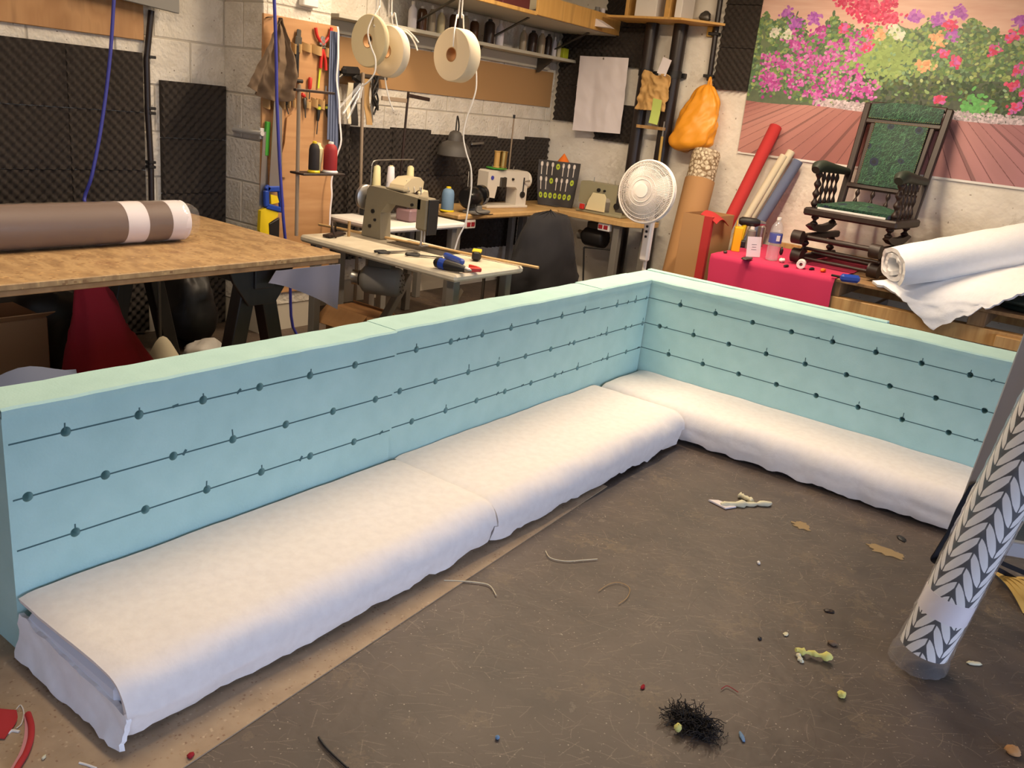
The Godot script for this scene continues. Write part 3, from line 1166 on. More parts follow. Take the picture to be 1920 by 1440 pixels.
func build_tool_board():
	var t = wthing("tool_board", "tall plywood tool board screwed to the wall pier", "tool board", Vector3(3.71, 0.26, ZP))
	var st = S()
	abox(st, Vector3(3.42, 0.26, ZP + 0.001), Vector3(4.0, 1.945, ZP + 0.018), 0.002)
	part("panel", st, m.ply_up, t)
	# leather loops
	for row in [[[545, 78, 553, 98], [553, 78, 565, 96], [567, 78, 585, 96], [586, 82, 604, 102], [606, 86, 614, 104], [616, 84, 622, 102]], [[493, 182, 506, 201], [507, 183, 519, 201], [524, 184, 533, 201], [535, 180, 542, 200], [543, 182, 553, 198], [567, 186, 583, 200], [584, 182, 595, 199], [596, 184, 608, 202], [611, 178, 619, 200]]]:
		for q in row:
			st = S()
			var a = pb(q[0], q[1], 0.02)
			var b = pb(q[2], q[3], 0.02)
			var w = b.x - a.x
			shell(st, 8, 3, func(u, v): return Vector3(a.x + w * u, lerp(a.y, b.y, v) - 0.012 * sin(u * 3.0), ZP + 0.02 + 0.032 * sin(PI * u)), 0.004)
			part("leather_loop", st, m.leather, t, "tan leather tool loop")
	# tools held in the loops
	pliers("black pincers with dark jaws upward on the tool board", 559, 84, 551, 150, 557, 145, 561, 55, m.black, m.dark_steel)
	pliers("large pliers with red grips spread upward on the tool board", 605, 84, 592, 52, 622, 52, 606, 68, m.red, m.steel)
	pliers("red gripped pliers hanging jaws up in the upper loops", 605, 92, 601, 128, 611, 132, 604, 84, m.red, m.dark_steel)
	driver("screwdriver with dark handle and lime collar beside the measuring tape strips", 613, 196, 617, 240, m.black, true)
	driver("longer screwdriver with dark handle and lime collar", 598, 196, 594, 252, m.black, true)
	driver("thin awl hanging in the lower loops under the apron", 532, 176, 541, 214, m.black, false)
	driver("bent hook tool hanging in the lower loops", 571, 184, 573, 221, m.dark_steel, false)
	driver("red handled screwdriver in the lower loops beside the thread stand pole", 546, 152, 548, 200, m.red, false)
	driver("stubby red handled tool in the lower loops", 582, 145, 580, 186, m.red, false)
	driver("red tipped tool lying in the lower loop row", 566, 176, 576, 186, m.red, false)
	t = wthing("scissors", "small scissors with yellow handles hanging under the pincers", "scissors", pb(550, 150))
	st = S()
	for s in [[549, 140], [553, 141]]:
		var c = pb(s[0], s[1], 0.04)
		var ring = []
		for i in 13:
			ring.append(c + Vector3(0.012 * cos(TAU * i / 12), 0.026 * sin(TAU * i / 12), 0))
		tube(st, ring, 0.0045, 6)
	part("handles", st, m.yellow, t)
	st = S()
	pts_tube(st, [[549, 134, 0.04], [546, 100, 0.04]], 0.04, 0.005, 6, 1)
	part("blades", st, m.steel, t)
	st = S()
	var r0 = pb(602, 112, 0.03)
	var r1 = pb(597, 166, 0.03)
	bar(st, r0, r1, 0.014, 0.004, 0.001, Vector3(0, 0, 1))
	solo("folding_rule", st, m.lime, "thin yellow rule hanging below the red pliers", "ruler")
	t = wthing("small_hammer", "small black headed hammer in the lower loops", "hammer", pb(561, 196))
	st = S()
	pts_tube(st, [[561, 156], [560, 198]], 0.035, 0.007, 8, 1)
	part("handle", st, m.pine, t)
	st = S()
	var hc = pb(560, 152)
	tube(st, [hc - Vector3(0.028, 0, 0), hc + Vector3(0.028, 0.0, 0)], 0.012, 10)
	part("head", st, m.black, t)
	# wooden paddle, block, saws, level
	st = S()
	var pd = pb(540, 275, 0.028)
	prism(st, T(pd, Vector3(0, 0, -6)), [Vector2(-0.035, 0.17), Vector2(0.0, 0.20), Vector2(0.045, 0.19), Vector2(0.05, 0.10), Vector2(0.022, 0.0), Vector2(0.03, -0.12), Vector2(0.01, -0.19), Vector2(-0.045, -0.19), Vector2(-0.06, -0.13), Vector2(-0.032, 0.02)], 0.012, 0.002)
	solo("wooden_paddle", st, m.ply_up, "pale wooden paddle pattern hanging on the tool board", "pattern")
	for sw in [["hand saw with blue handle hanging blade up on the tool board", m.blue, m.yellow, 514, 372, 0.07, 0.02], ["hand saw with yellow handle hanging below the blue handled saw", m.yellow, m.black, 506, 412, 0.02, 0.045]]:
		var h = pb(sw[3], sw[4], 0.05 + sw[5] * 0.2)
		t = wthing("hand_saw", sw[0], "saw", h)
		st = S()
		if sw[1] == m.blue:
			prism(st, T(h + Vector3(0.015, 0.30, 0.0), Vector3(0, 0, 0)), [Vector2(-0.055, -0.26), Vector2(0.045, -0.26), Vector2(0.03, 0.24), Vector2(-0.015, 0.28), Vector2(-0.03, 0.28)], 0.003)
			part("blade", st, m.steel, t)
			st = S()
			for g in [[-0.062, 0.052, -0.04, 0.075], [0.04, 0.075, 0.06, -0.06], [-0.062, 0.05, -0.058, -0.05], [-0.06, -0.045, 0.06, -0.075]]:
				bar(st, h + Vector3(g[0], g[1], 0), h + Vector3(g[2], g[3], 0), 0.034, 0.026, 0.006, Vector3(0, 0, 1))
			bar(st, h + Vector3(-0.06, 0.058, 0), h + Vector3(0.055, 0.058, 0), 0.036, 0.026, 0.006, Vector3(0, 0, 1))
			var hd = part("handle", st, sw[1], t)
			st = S()
			prism(st, T(h + Vector3(0, -0.005, 0)), [Vector2(-0.03, 0.03), Vector2(0.02, 0.02), Vector2(0.035, -0.02), Vector2(-0.025, -0.03)], 0.012)
			part("handle_inset", st, sw[2], hd)
		else:
			prism(st, T(h), [Vector2(-0.08, 0.06), Vector2(-0.045, 0.075), Vector2(0.055, 0.05), Vector2(0.05, 0.02), Vector2(-0.02, -0.02), Vector2(-0.012, -0.12), Vector2(-0.06, -0.14), Vector2(-0.085, -0.06)], 0.028, 0.005)
			var hd = part("handle", st, sw[1], t)
			st = S()
			prism(st, T(h + Vector3(0.02, -0.055, 0)), [Vector2(-0.03, 0.03), Vector2(0.05, 0.065), Vector2(0.05, -0.06), Vector2(-0.025, -0.08)], 0.018, 0.003)
			part("grip_inset", st, sw[2], hd)
			st = S()
			prism(st, T(h + Vector3(-0.04, 0.33, -0.012)), [Vector2(-0.035, -0.27), Vector2(0.04, -0.27), Vector2(0.01, 0.20), Vector2(-0.012, 0.20)], 0.003)
			part("blade", st, m.steel, t)
	st = S()
	var g0 = pb(502, 228, 0.035)
	var g1 = pb(499, 292, 0.035)
	bar(st, g0, g1, 0.03, 0.022, 0.003, Vector3(0, 0, 1))
	solo("spirit_level", st, m.green, "green spirit level hanging behind the blue handled saw", "level")
	# apron
	st = S()
	var ns = fuzz(66, 1.0)
	var top = pb(515, 33, 0.05)
	shell(st, 30, 26, func(u, v):
		var l = pb(452, 160, 0.05)
		var r = pb(548, 183, 0.05)
		var b = l.lerp(r, u) - Vector3(0, 0.05 * sin(PI * u), 0)
		var p = top.lerp(b, pow(v, 0.85))
		p.x += 0.035 * sin(PI * v) * (1.0 if u > 0.5 else -0.35)
		p.z = ZP + 0.10 + 0.030 * sin(u * 17.0) * (0.35 + 0.65 * v) + 0.02 * ns.get_noise_2d(u * 6.0, v * 4.0) + 0.03 * sin(PI * v)
		return p, 0.004)
	t = solo("apron", st, m.brown_cloth, "brown work apron hanging by its neck from the tool board", "apron")
	st = S()
	pts_tube(st, [[515, 31, 0.03], [505, 32, 0.05], [500, 33, 0.02]], 0.03, 0.004, 6, 4)
	var o = part("neck_loop", st, m.brown_cloth, t)
	o.position = -t.position
	# measuring tape strips at the board's edge
	st = S()
	for k in 4:
		var a = pb(622 + k * 4, 58 + k, 0.05 + 0.006 * k)
		var b = pb(616 + k * 5, 262 + k * 9, 0.05 + 0.006 * k)
		bar(st, a, b, 0.026, 0.004, 0.001, Vector3(0, 0, 1))
	solo("zip_strips", st, m.denim, "bundle of blue grey strips hanging at the tool board edge", "strips")
	st = S()
	var tp = []
	for q in [[633, 50], [635, 90], [632, 140], [636, 200], [639, 262], [630, 300], [622, 340], [621, 380], [617, 424]]:
		tp.append(pb(q[0], q[1], 0.085))
	tp = curve(tp, 5)
	shell(st, tp.size() - 1, 2, func(u, v): return tp[int(round(u * (tp.size() - 1)))] + Vector3((v - 0.5) * 0.013, 0, 0.004 * sin(u * 40.0)), 0.002)
	solo("measuring_tape", st, m.paper, "long white cloth measuring tape hanging from the tool board corner", "measuring tape")
	st = S()
	abox(st, pb(560, -6, 0.001), pb(598, 16, 0.05), 0.006)
	solo("junction_box", st, m.white, "white junction box on the pier above the tool board", "junction box")
	# things hanging right of the board
	t = wthing("clear_rods", "bundle of clear plastic rods hanging beside the tool board", "rods", oz(645, 200, -4.4))
	for k in 3:
		st = S()
		tube(st, [oz(676 + k * 2, 158 + k * 3, -4.42), oz(634 + k * 9, 205 + k * 9, -4.38)], 0.010, 8)
		part("rod", st, m.clear, t)
	t = wthing("glue_gun", "black glue gun hanging by the cord spools", "glue gun", oz(668, 150, -4.70))
	st = S()
	bar(st, oz(641, 133, -4.70), oz(674, 135, -4.70), 0.055, 0.065, 0.02)
	bar(st, oz(662, 140, -4.70), oz(682, 156, -4.70), 0.045, 0.06, 0.015)
	part("body", st, m.black, t)
	st = S()
	tube(st, [oz(641, 140, -4.70), oz(636, 146, -4.70)], 0.012, 8)
	part("nozzle", st, m.dark_steel, t)
	for q in [["webbing strap hanging behind the thread cones", m.linen, 655, 155, 655, 232, 0.03], ["dark webbing strap hanging between pale straps", m.black, 668, 155, 662, 235, 0.04], ["pinkish webbing strap hanging beside the dark strap", m.leather, 687, 148, 690, 234, 0.035], ["grey metal strip hanging beside the tassel", m.grey, 697, 150, 698, 230, 0.02]]:
		st = S()
		var a = oz(q[2], q[3], -4.62)
		var b = oz(q[4], q[5], -4.62)
		shell(st, 14, 2, func(u, v): return a.lerp(b, u) + Vector3((v - 0.5) * q[6] * 1.6, 0, 0.012 * sin(u * 6.0 + q[2])), 0.005)
		solo("hanging_strap", st, q[1], q[0], "strap")
	t = wthing("tassel", "dark tangled cord hank hanging beside the straps", "cord", oz(707, 180, -4.6))
	for k in 5:
		st = S()
		var pth = []
		for i in 9:
			pth.append(oz(704 + 5 * sin(k * 1.9 + i * 0.8), 143 + i * (7 + k % 3), -4.6 + 0.01 * k))
		tube(st, curve(pth, 3), 0.007, 6)
		part("cord", st, m.black, t)
	st = S()
	abox(st, Vector3(4.10, 1.665, ZW + 0.013), Vector3(4.75, 1.69, ZW + 0.10), 0.003)
	solo("hanging_rail", st, m.dark_steel, "dark rail on the hardboard strip behind the cord spools", "rail")

func build_left_wall_things():
	# wooden board above the foam
	var st = S()
	var a = oz(270, 78, ZW + 0.02)
	abox(st, Vector3(1.3, 1.715, ZW + 0.001), Vector3(a.x, 2.25, ZW + 0.024), 0.003)
	solo("wall_board", st, m.ply, "orange brown plywood board above the egg-crate foam", "board")
	st = S()
	var b = oz(338, 26, ZW + 0.12)
	prism(st, Transform3D(Basis(), Vector3(b.x, b.y, ZW + 0.10)), [Vector2(0, 0), Vector2(0, 0.3), Vector2(-0.75, 0.3), Vector2(-0.75, 0.05), Vector2(-0.3, 0.02)], 0.03, 0.003)
	solo("grey_panel", st, m.grey, "grey painted panel hanging above the plywood board end", "panel")
	var t = wthing("black_conduit", "black vertical conduit with clips between the egg-crate panels", "conduit", Vector3(2.93, 0.85, ZW))
	st = S()
	tube(st, [oz(284, 20, ZW + 0.03), oz(275, 110, ZW + 0.03), oz(277, 200, ZW + 0.03), oz(283, 310, ZW + 0.03), oz(285, 430, ZW + 0.03)], 0.017, 12)
	part("pipe", st, m.black_pipe, t)
	for y in [107, 203, 212, 304, 313]:
		st = S()
		var c = oz(283, y, ZW + 0.03)
		abox(st, c + Vector3(-0.022, -0.008, -0.028), c + Vector3(0.022, 0.008, 0.021), 0.003)
		part("clip", st, m.black, t)
	st = S()
	tube(st, [Vector3(XP - 0.03, 1.265, -4.68), Vector3(XP - 0.03, 1.27, -4.40)], 0.015, 12)
	abox(st, Vector3(XP - 0.03, 1.235, -4.435), Vector3(XP, 1.30, -4.42), 0.002)
	solo("steel_bracket", st, m.silver, "bright steel tube bracket on the side of the pier", "bracket")
	# hoses
	st = S()
	var p = []
	for q in [[214, -6], [210, 60], [206, 110], [198, 180], [186, 260], [172, 330], [160, 383]]:
		p.append(oz(q[0], q[1], -4.62))
	p.append(Vector3(p[-1].x - 0.05, 0.86, -4.2))
	tube(st, curve(p, 5), 0.0095, 8)
	solo("air_hose", st, m.blue_hose, "blue air hose hanging in front of the egg-crate foam", "hose")
	st = S()
	p = []
	for q in [[514, -8], [516, 40], [518, 110], [519, 180], [521, 230], [524, 300], [528, 360], [533, 430], [543, 520], [556, 640]]:
		p.append(oz(q[0], q[1], ZP + 0.18))
	p[-1].y = 0.012
	p.append(p[-1] + Vector3(0.25, 0, 0.15))
	tube(st, curve(p, 5), 0.0095, 8)
	solo("air_hose", st, m.blue_hose, "blue air hose hanging over the brown apron down to the floor", "hose")

# ---------- sewing tables ----------
func table(called, label, x0, x1, z0, z1, topm, legm, th = 0.04):
	var t = wthing(called, label, "table", Vector3((x0 + x1) / 2, 0, (z0 + z1) / 2))
	var st = S()
	abox(st, Vector3(x0, 0.75 - th, z0), Vector3(x1, 0.75, z1), 0.012)
	part("tabletop", st, topm, t)
	for x in [x0 + 0.07, x1 - 0.07]:
		for z in [z0 + 0.07, z1 - 0.07]:
			st = S()
			abox(st, Vector3(x - 0.025, 0.0, z - 0.025), Vector3(x + 0.025, 0.75 - th, z + 0.025), 0.003)
			part("leg", st, legm, t)
	return t
func motor(label, at, turn, body):
	var t = thing("sewing_motor", label, "motor", at, turn)
	var st = S()
	lathe(st, Transform3D(Basis(Vector3(0, 1, 0), Vector3(1, 0, 0), Vector3(0, 0, -1)), Vector3.ZERO), [[0.0, -0.13], [0.05, -0.13], [0.075, -0.11], [0.085, -0.09], [0.085, 0.08], [0.078, 0.10], [0.06, 0.112], [0.0, 0.115]], 24)
	var cas = part("casing", st, body, t)
	for k in 3:
		for q in 10:
			st = S()
			var a = TAU * q / 10 + k * 0.2
			rbox(st, T(Vector3(0.104 - 0.0 + 0.006 * (1 - k % 2), sin(a) * (0.02 + 0.018 * k), cos(a) * (0.02 + 0.018 * k)), Vector3(-rad_to_deg(a), 0, 0)), Vector3(0.012, 0.006, 0.012), 0.001)
			if k == 2 or q % 2 == 0:
				part("vent", st, m.black, cas)
	st = S()
	rbox(st, T(Vector3(-0.02, 0.105, 0)), Vector3(0.14, 0.06, 0.07), 0.006)
	part("hanger", st, m.dark_steel, t)
	st = S()
	lathe(st, Transform3D(Basis(Vector3(0, 1, 0), Vector3(1, 0, 0), Vector3(0, 0, -1)), Vector3(-0.16, 0, 0)), [[0.0, -0.02], [0.045, -0.02], [0.04, 0.0], [0.045, 0.02], [0.0, 0.02]], 18)
	part("pulley", st, m.steel, t)
	return t
func switch_box(label, at, turn):
	var t = thing("switch_box", label, "switch", at, turn)
	var st = S()
	rbox(st, T(Vector3(0, -0.035, 0)), Vector3(0.12, 0.068, 0.05), 0.006)
	var cs = part("case", st, m.white, t)
	for x in [-0.03, 0.022]:
		st = S()
		rbox(st, T(Vector3(x, -0.035, 0.027)), Vector3(0.04, 0.034, 0.008), 0.002)
		part("button", st, m.dark_red_cloth, cs)
func build_sewing_tables():
	var top = tri_mat("laminate", noise_img(256, 0.03, [c8(196, 186, 164), c8(208, 198, 176), c8(214, 206, 186)], 70, 4), 1.2, 0.5)
	var t = table("sewing_table", "long cream laminate sewing table with the olive sewing machine", 3.3, 3.89, -3.92, -2.72, top, m.grey_paint)
	var st = S()
	bar(st, Vector3(3.6, 0.12, -3.85), Vector3(3.6, 0.12, -2.8), 0.05, 0.04, 0.003)
	part("stretcher", st, m.grey_paint, t)
	for z in [-3.5, -3.1]:
		st = S()
		bar(st, Vector3(3.42, 0.05, z), Vector3(3.8, 0.55, z), 0.05, 0.04, 0.003)
		part("brace", st, m.grey_paint, t)
	st = S()
	rbox(st, T(Vector3(3.60, 0.10, -3.25), Vector3(12, 0, 0)), Vector3(0.34, 0.02, 0.24), 0.004)
	part("treadle", st, m.dark_steel, t)
	st = S()
	abox(st, Vector3(3.64, 0.7485, -3.55), Vector3(3.83, 0.7525, -3.12), 0.001)
	part("bed_plate", st, m.dark_steel, t, "steel bed plate let into the table")
	t = table("sewing_table", "white sewing table with the overlocker against the foam wall", 4.03, 4.86, -4.5, -3.95, m.white, m.grey_paint)
	t = table("sewing_table", "beech edged sewing table with the white sewing machine", 5.12, 6.50, -4.76, -4.24, m.beech, m.grey_paint, 0.045)
	# corner table with a cut corner
	t = wthing("sewing_table", "beech edged sewing table along the right wall with the tote bag", "table", Vector3(6.78, 0, -4.16))
	st = S()
	prism(st, Transform3D(Basis(Vector3(1, 0, 0), Vector3(0, 0, 1), Vector3(0, -1, 0)), Vector3(0, 0.7275, 0)), [Vector2(6.515, -4.75), Vector2(6.90, -4.75), Vector2(6.90, -3.44), Vector2(6.70, -3.44), Vector2(6.515, -3.56)], 0.045, 0.004)
	part("tabletop", st, m.beech, t)
	for q in [[6.58, -3.66], [6.84, -3.52], [6.58, -4.68], [6.84, -4.68]]:
		st = S()
		abox(st, Vector3(q[0] - 0.03, 0, q[1] - 0.03), Vector3(q[0] + 0.03, 0.704, q[1] + 0.03), 0.003)
		part("leg", st, m.grey_paint, t)
	st = S()
	abox(st, Vector3(6.56, 0.10, -4.65), Vector3(6.60, 0.14, -3.7), 0.003)
	part("stretcher", st, m.grey_paint, t)
	motor("pale grey sewing motor with vented end under the olive machine", Vector3(3.50, 0.56, -3.42), deg_to_rad(-60), m.grey)
	motor("black sewing motor under the corner table", Vector3(6.72, 0.54, -3.95), deg_to_rad(-90), m.black)
	switch_box("white switch box with red buttons under the white machine's table", Vector3(6.30, 0.705, -4.27), 0.0)
	switch_box("white switch box with red buttons under the corner table", Vector3(6.56, 0.705, -3.78), deg_to_rad(-90))
	switch_box("white switch box under the table end beside the grinder", Vector3(5.28, 0.705, -4.27), 0.0)
	# pedal and rods under the corner table
	st = S()
	tube(st, [Vector3(6.62, 0.45, -4.0), Vector3(6.62, 0.05, -3.95)], 0.008, 8)
	tube(st, [Vector3(6.62, 0.45, -4.0), Vector3(6.70, 0.47, -3.7)], 0.008, 8)
	solo("treadle_rod", st, m.black, "black treadle rod under the corner table", "rod")
	# boxes under the long table
	var bx = [["cardboard_box", "brown cardboard box on the floor under the cream sewing table", m.card, 3.98, -2.95, 0.36, 0.36, 0.40, 12.0], ["cardboard_box", "plywood coloured box under the cream sewing table's far end", m.ply, 3.62, -3.72, 0.22, 0.36, 0.3, 0.0]]
	for q in bx:
		t = thing(q[0], q[1], "box", Vector3(q[3], 0, q[4]), deg_to_rad(q[8]))
		st = S()
		rbox(st, T(Vector3(0, q[7] / 2, 0)), Vector3(q[5], q[7], q[6]), 0.004)
		part("body", st, q[2], t)
		for s in [-1, 1]:
			st = S()
			rbox(st, T(Vector3(s * (q[5] * 0.5 + 0.05), q[7] - 0.03, 0), Vector3(0, 0, -s * 40)), Vector3(0.14, 0.004, q[6] - 0.01), 0.0)
			part("flap", st, q[2], t)
	st = S()
	var b0 = Vector3(4.42, 0.0, -2.80)
	lump(st, b0 + Vector3(0, 0.24, 0), Vector3(0.14, 0.26, 0.13), 0.3, 0.1, 33, 24, 16, 0.0)
	solo("cloth_bag", st, m.linen, "cream cloth bag standing behind the middle foam backrest", "bag")
	# chair with black jacket
	t = thing("work_chair", "dark work chair at the beech edged table", "chair", Vector3(5.02, 0, -3.58), deg_to_rad(20))
	st = S()
	rbox(st, T(Vector3(0, 0.46, 0)), Vector3(0.42, 0.06, 0.42), 0.02)
	part("seat", st, m.black, t)
	st = S()
	rbox(st, T(Vector3(0, 0.72, 0.2), Vector3(8, 0, 0)), Vector3(0.38, 0.28, 0.03), 0.012)
	part("backrest", st, m.black, t)
	for x in [-0.18, 0.18]:
		for z in [-0.18, 0.18]:
			st = S()
			tube(st, [Vector3(x, 0, z), Vector3(x, 0.43, z)], 0.012, 8)
			part("leg", st, m.dark_steel, t)
		st = S()
		tube(st, [Vector3(x, 0.43, 0.2), Vector3(x, 0.66, 0.2)], 0.010, 8)
		part("back_support", st, m.dark_steel, t)
	st = S()
	var ns = fuzz(72, 1.0)
	ball(st, 36, 22, func(u, v):
		var a = TAU * u
		var y = lerp(0.92, 0.06, v)
		var w = 0.10 + 0.19 * sqrt(min(v * 2.2, 1.0)) + 0.06 * v
		var k = 1.0 + 0.10 * sin(a * 6.0 + v * 2.0) * v + 0.15 * ns.get_noise_3d(cos(a) * 2.0, v * 3.0, sin(a) * 2.0)
		if v <= 0.0 or v >= 1.0:
			w = 0.0
		return Vector3(5.07 + cos(a) * w * k * 1.1, y + 0.02 * ns.get_noise_2d(a, v * 5.0), -3.38 + sin(a) * w * k * 0.62))
	solo("jacket", st, m.black_cloth, "black jacket draped over the back of the work chair", "jacket")

# ---------- machines ----------
# local: x along the arm with the needle head at -x, operator side +z, origin on the table
func machine(label, at, turn, col, dark, L, H, spec):
	var t = thing("sewing_machine", label, "sewing machine", at, turn)
	var h = L / 2
	var st = S()
	if spec == "olive":
		# tapering pillar, long thin arm
		prism(st, Transform3D(), [Vector2(h - 0.16, 0.0), Vector2(h, 0.0), Vector2(h - 0.01, 0.10), Vector2(h - 0.03, H * 0.92), Vector2(h - 0.05, H), Vector2(h - 0.17, H), Vector2(-h + 0.06, H * 0.94), Vector2(-h + 0.06, H * 0.74), Vector2(h - 0.20, H * 0.73), Vector2(h - 0.15, H * 0.52)], 0.085, 0.014)
		part("arm_and_pillar", st, col, t)
		st = S()
		rbox(st, T(Vector3(-h + 0.05, H * 0.66, 0)), Vector3(0.09, H * 0.62, 0.085), 0.012)
		part("head", st, col, t)
		st = S()
		prism(st, Transform3D(Basis(Vector3(0, 0, 1), Vector3(0, 1, 0), Vector3(-1, 0, 0)), Vector3(-h - 0.002, H * 0.62, 0)), [Vector2(-0.042, -0.10), Vector2(0.036, -0.10), Vector2(0.042, -0.05), Vector2(0.042, 0.10), Vector2(-0.042, 0.10)], 0.012, 0.003)
		part("face_plate", st, dark, t, "black face plate")
		st = S()
		rbox(st, T(Vector3(0.02, H * 1.0 + 0.004, 0)), Vector3(0.14, 0.012, 0.06), 0.003)
		part("top_cover", st, col, t)
		for q in [[h - 0.09, H * 0.52, 0.012], [h - 0.07, H * 0.22, 0.010], [h - 0.11, H * 0.36, 0.008], [-h + 0.12, H * 0.80, 0.009]]:
			st = S()
			lathe(st, T(Vector3(q[0], q[1], -0.044), Vector3(-90, 0, 0)), [[0.0, 0.008], [q[2], 0.008], [q[2], -0.004]], 12)
			part("screw", st, dark, t)
	else:
		prism(st, Transform3D(), [Vector2(h - 0.13, 0.0), Vector2(h, 0.0), Vector2(h, H * 0.96), Vector2(h - 0.02, H), Vector2(-h + 0.02, H), Vector2(-h, H * 0.96), Vector2(-h, H * 0.30), Vector2(-h + 0.10, H * 0.26), Vector2(-h + 0.12, H * 0.58), Vector2(h - 0.15, H * 0.56), Vector2(h - 0.13, H * 0.5)], 0.12, 0.012)
		part("arm_and_pillar", st, col, t)
		st = S()
		rbox(st, T(Vector3(0, 0.012, 0)), Vector3(L * 1.02, 0.024, 0.17), 0.006)
		part("bed", st, col, t)
		for q in [[-h + 0.20, H * 0.78, 0.016], [h - 0.20, H * 0.78, 0.010], [h - 0.06, H * 0.36, 0.026]]:
			st = S()
			lathe(st, T(Vector3(q[0], q[1], 0.06), Vector3(90, 0, 0)), [[0.0, 0.014], [q[2], 0.014], [q[2] * 1.05, 0.0]], 16)
			part("dial", st, dark, t)
		st = S()
		rbox(st, T(Vector3(h - 0.055, H * 0.62, 0.064)), Vector3(0.012, H * 0.42, 0.008), 0.002)
		part("lever_slot", st, m.black, t)
		st = S()
		tube(st, [Vector3(h - 0.055, H * 0.72, 0.07), Vector3(h - 0.03, H * 0.76, 0.11)], [0.006, 0.009], 8)
		part("lever", st, m.steel, t)
	# hand wheel at the far end
	st = S()
	lathe(st, Transform3D(Basis(Vector3(0, 1, 0), Vector3(1, 0, 0), Vector3(0, 0, -1)), Vector3(h + 0.006, H * 0.74, 0)), [[0.02, 0.0], [0.066, 0.004], [0.075, 0.010], [0.075, 0.030], [0.066, 0.034], [0.03, 0.028], [0.02, 0.04], [0.0, 0.04]], 24)
	part("hand_wheel", st, m.steel if spec == "olive" else m.machine_white, t)
	# needle bar and presser foot
	st = S()
	tube(st, [Vector3(-h + 0.05, H * 0.4, 0.0), Vector3(-h + 0.05, 0.035, 0.0)], 0.007, 8)
	part("needle_bar", st, m.steel, t)
	st = S()
	tube(st, [Vector3(-h + 0.05, H * 0.4, -0.025), Vector3(-h + 0.05, 0.02, -0.025)], 0.006, 8)
	rbox(st, T(Vector3(-h + 0.05, 0.016, 0.0)), Vector3(0.026, 0.010, 0.06), 0.002)
	part("presser_foot", st, m.steel, t)
	st = S()
	tube(st, [Vector3(-h + 0.10, H, 0), Vector3(-h + 0.10, H + 0.04, 0)], 0.003, 6)
	tube(st, [Vector3(h - 0.14, H, 0), Vector3(h - 0.14, H + 0.035, 0.01)], 0.003, 6)
	part("thread_guides", st, m.steel, t)
	return t
func cone(label, at, r, h, thread, base, group = "thread cones", cap = null):
	var t = thing("thread_cone", label, "thread cone", at, 0.0, group)
	var st = S()
	lathe(st, Transform3D(), [[0.0, 0.0], [r * 1.12, 0.0], [r * 1.16, 0.006], [r * 0.9, 0.016], [0.0, 0.016]], 18)
	part("base", st, base, t)
	st = S()
	lathe(st, Transform3D(), [[0.0, 0.014], [r * 0.96, 0.014], [r, 0.022], [r * 0.97, h * 0.72], [r * 0.80, h * 0.86], [r * 0.42, h * 0.93], [0.0, h * 0.93]], 20)
	part("thread", st, thread, t)
	st = S()
	lathe(st, Transform3D(), [[0.0, h * 0.92], [r * 0.40, h * 0.92], [r * 0.38, h * 0.99], [r * 0.3, h], [0.0, h]], 14)
	part("top", st, base if cap == null else cap, t)
	return t
func slim_cone(label, at, r, h, thread, group):
	var t = thing("thread_cone", label, "thread cone", at, 0.0, group)
	var st = S()
	lathe(st, Transform3D(), [[0.0, 0.0], [r, 0.0], [r, 0.01], [r * 0.72, h * 0.92], [r * 0.6, h * 0.96], [0.0, h * 0.96]], 18)
	part("thread", st, thread, t)
	st = S()
	lathe(st, Transform3D(), [[r * 0.45, h * 0.955], [r * 0.42, h], [0.0, h]], 12)
	part("core_tip", st, m.cream, t)

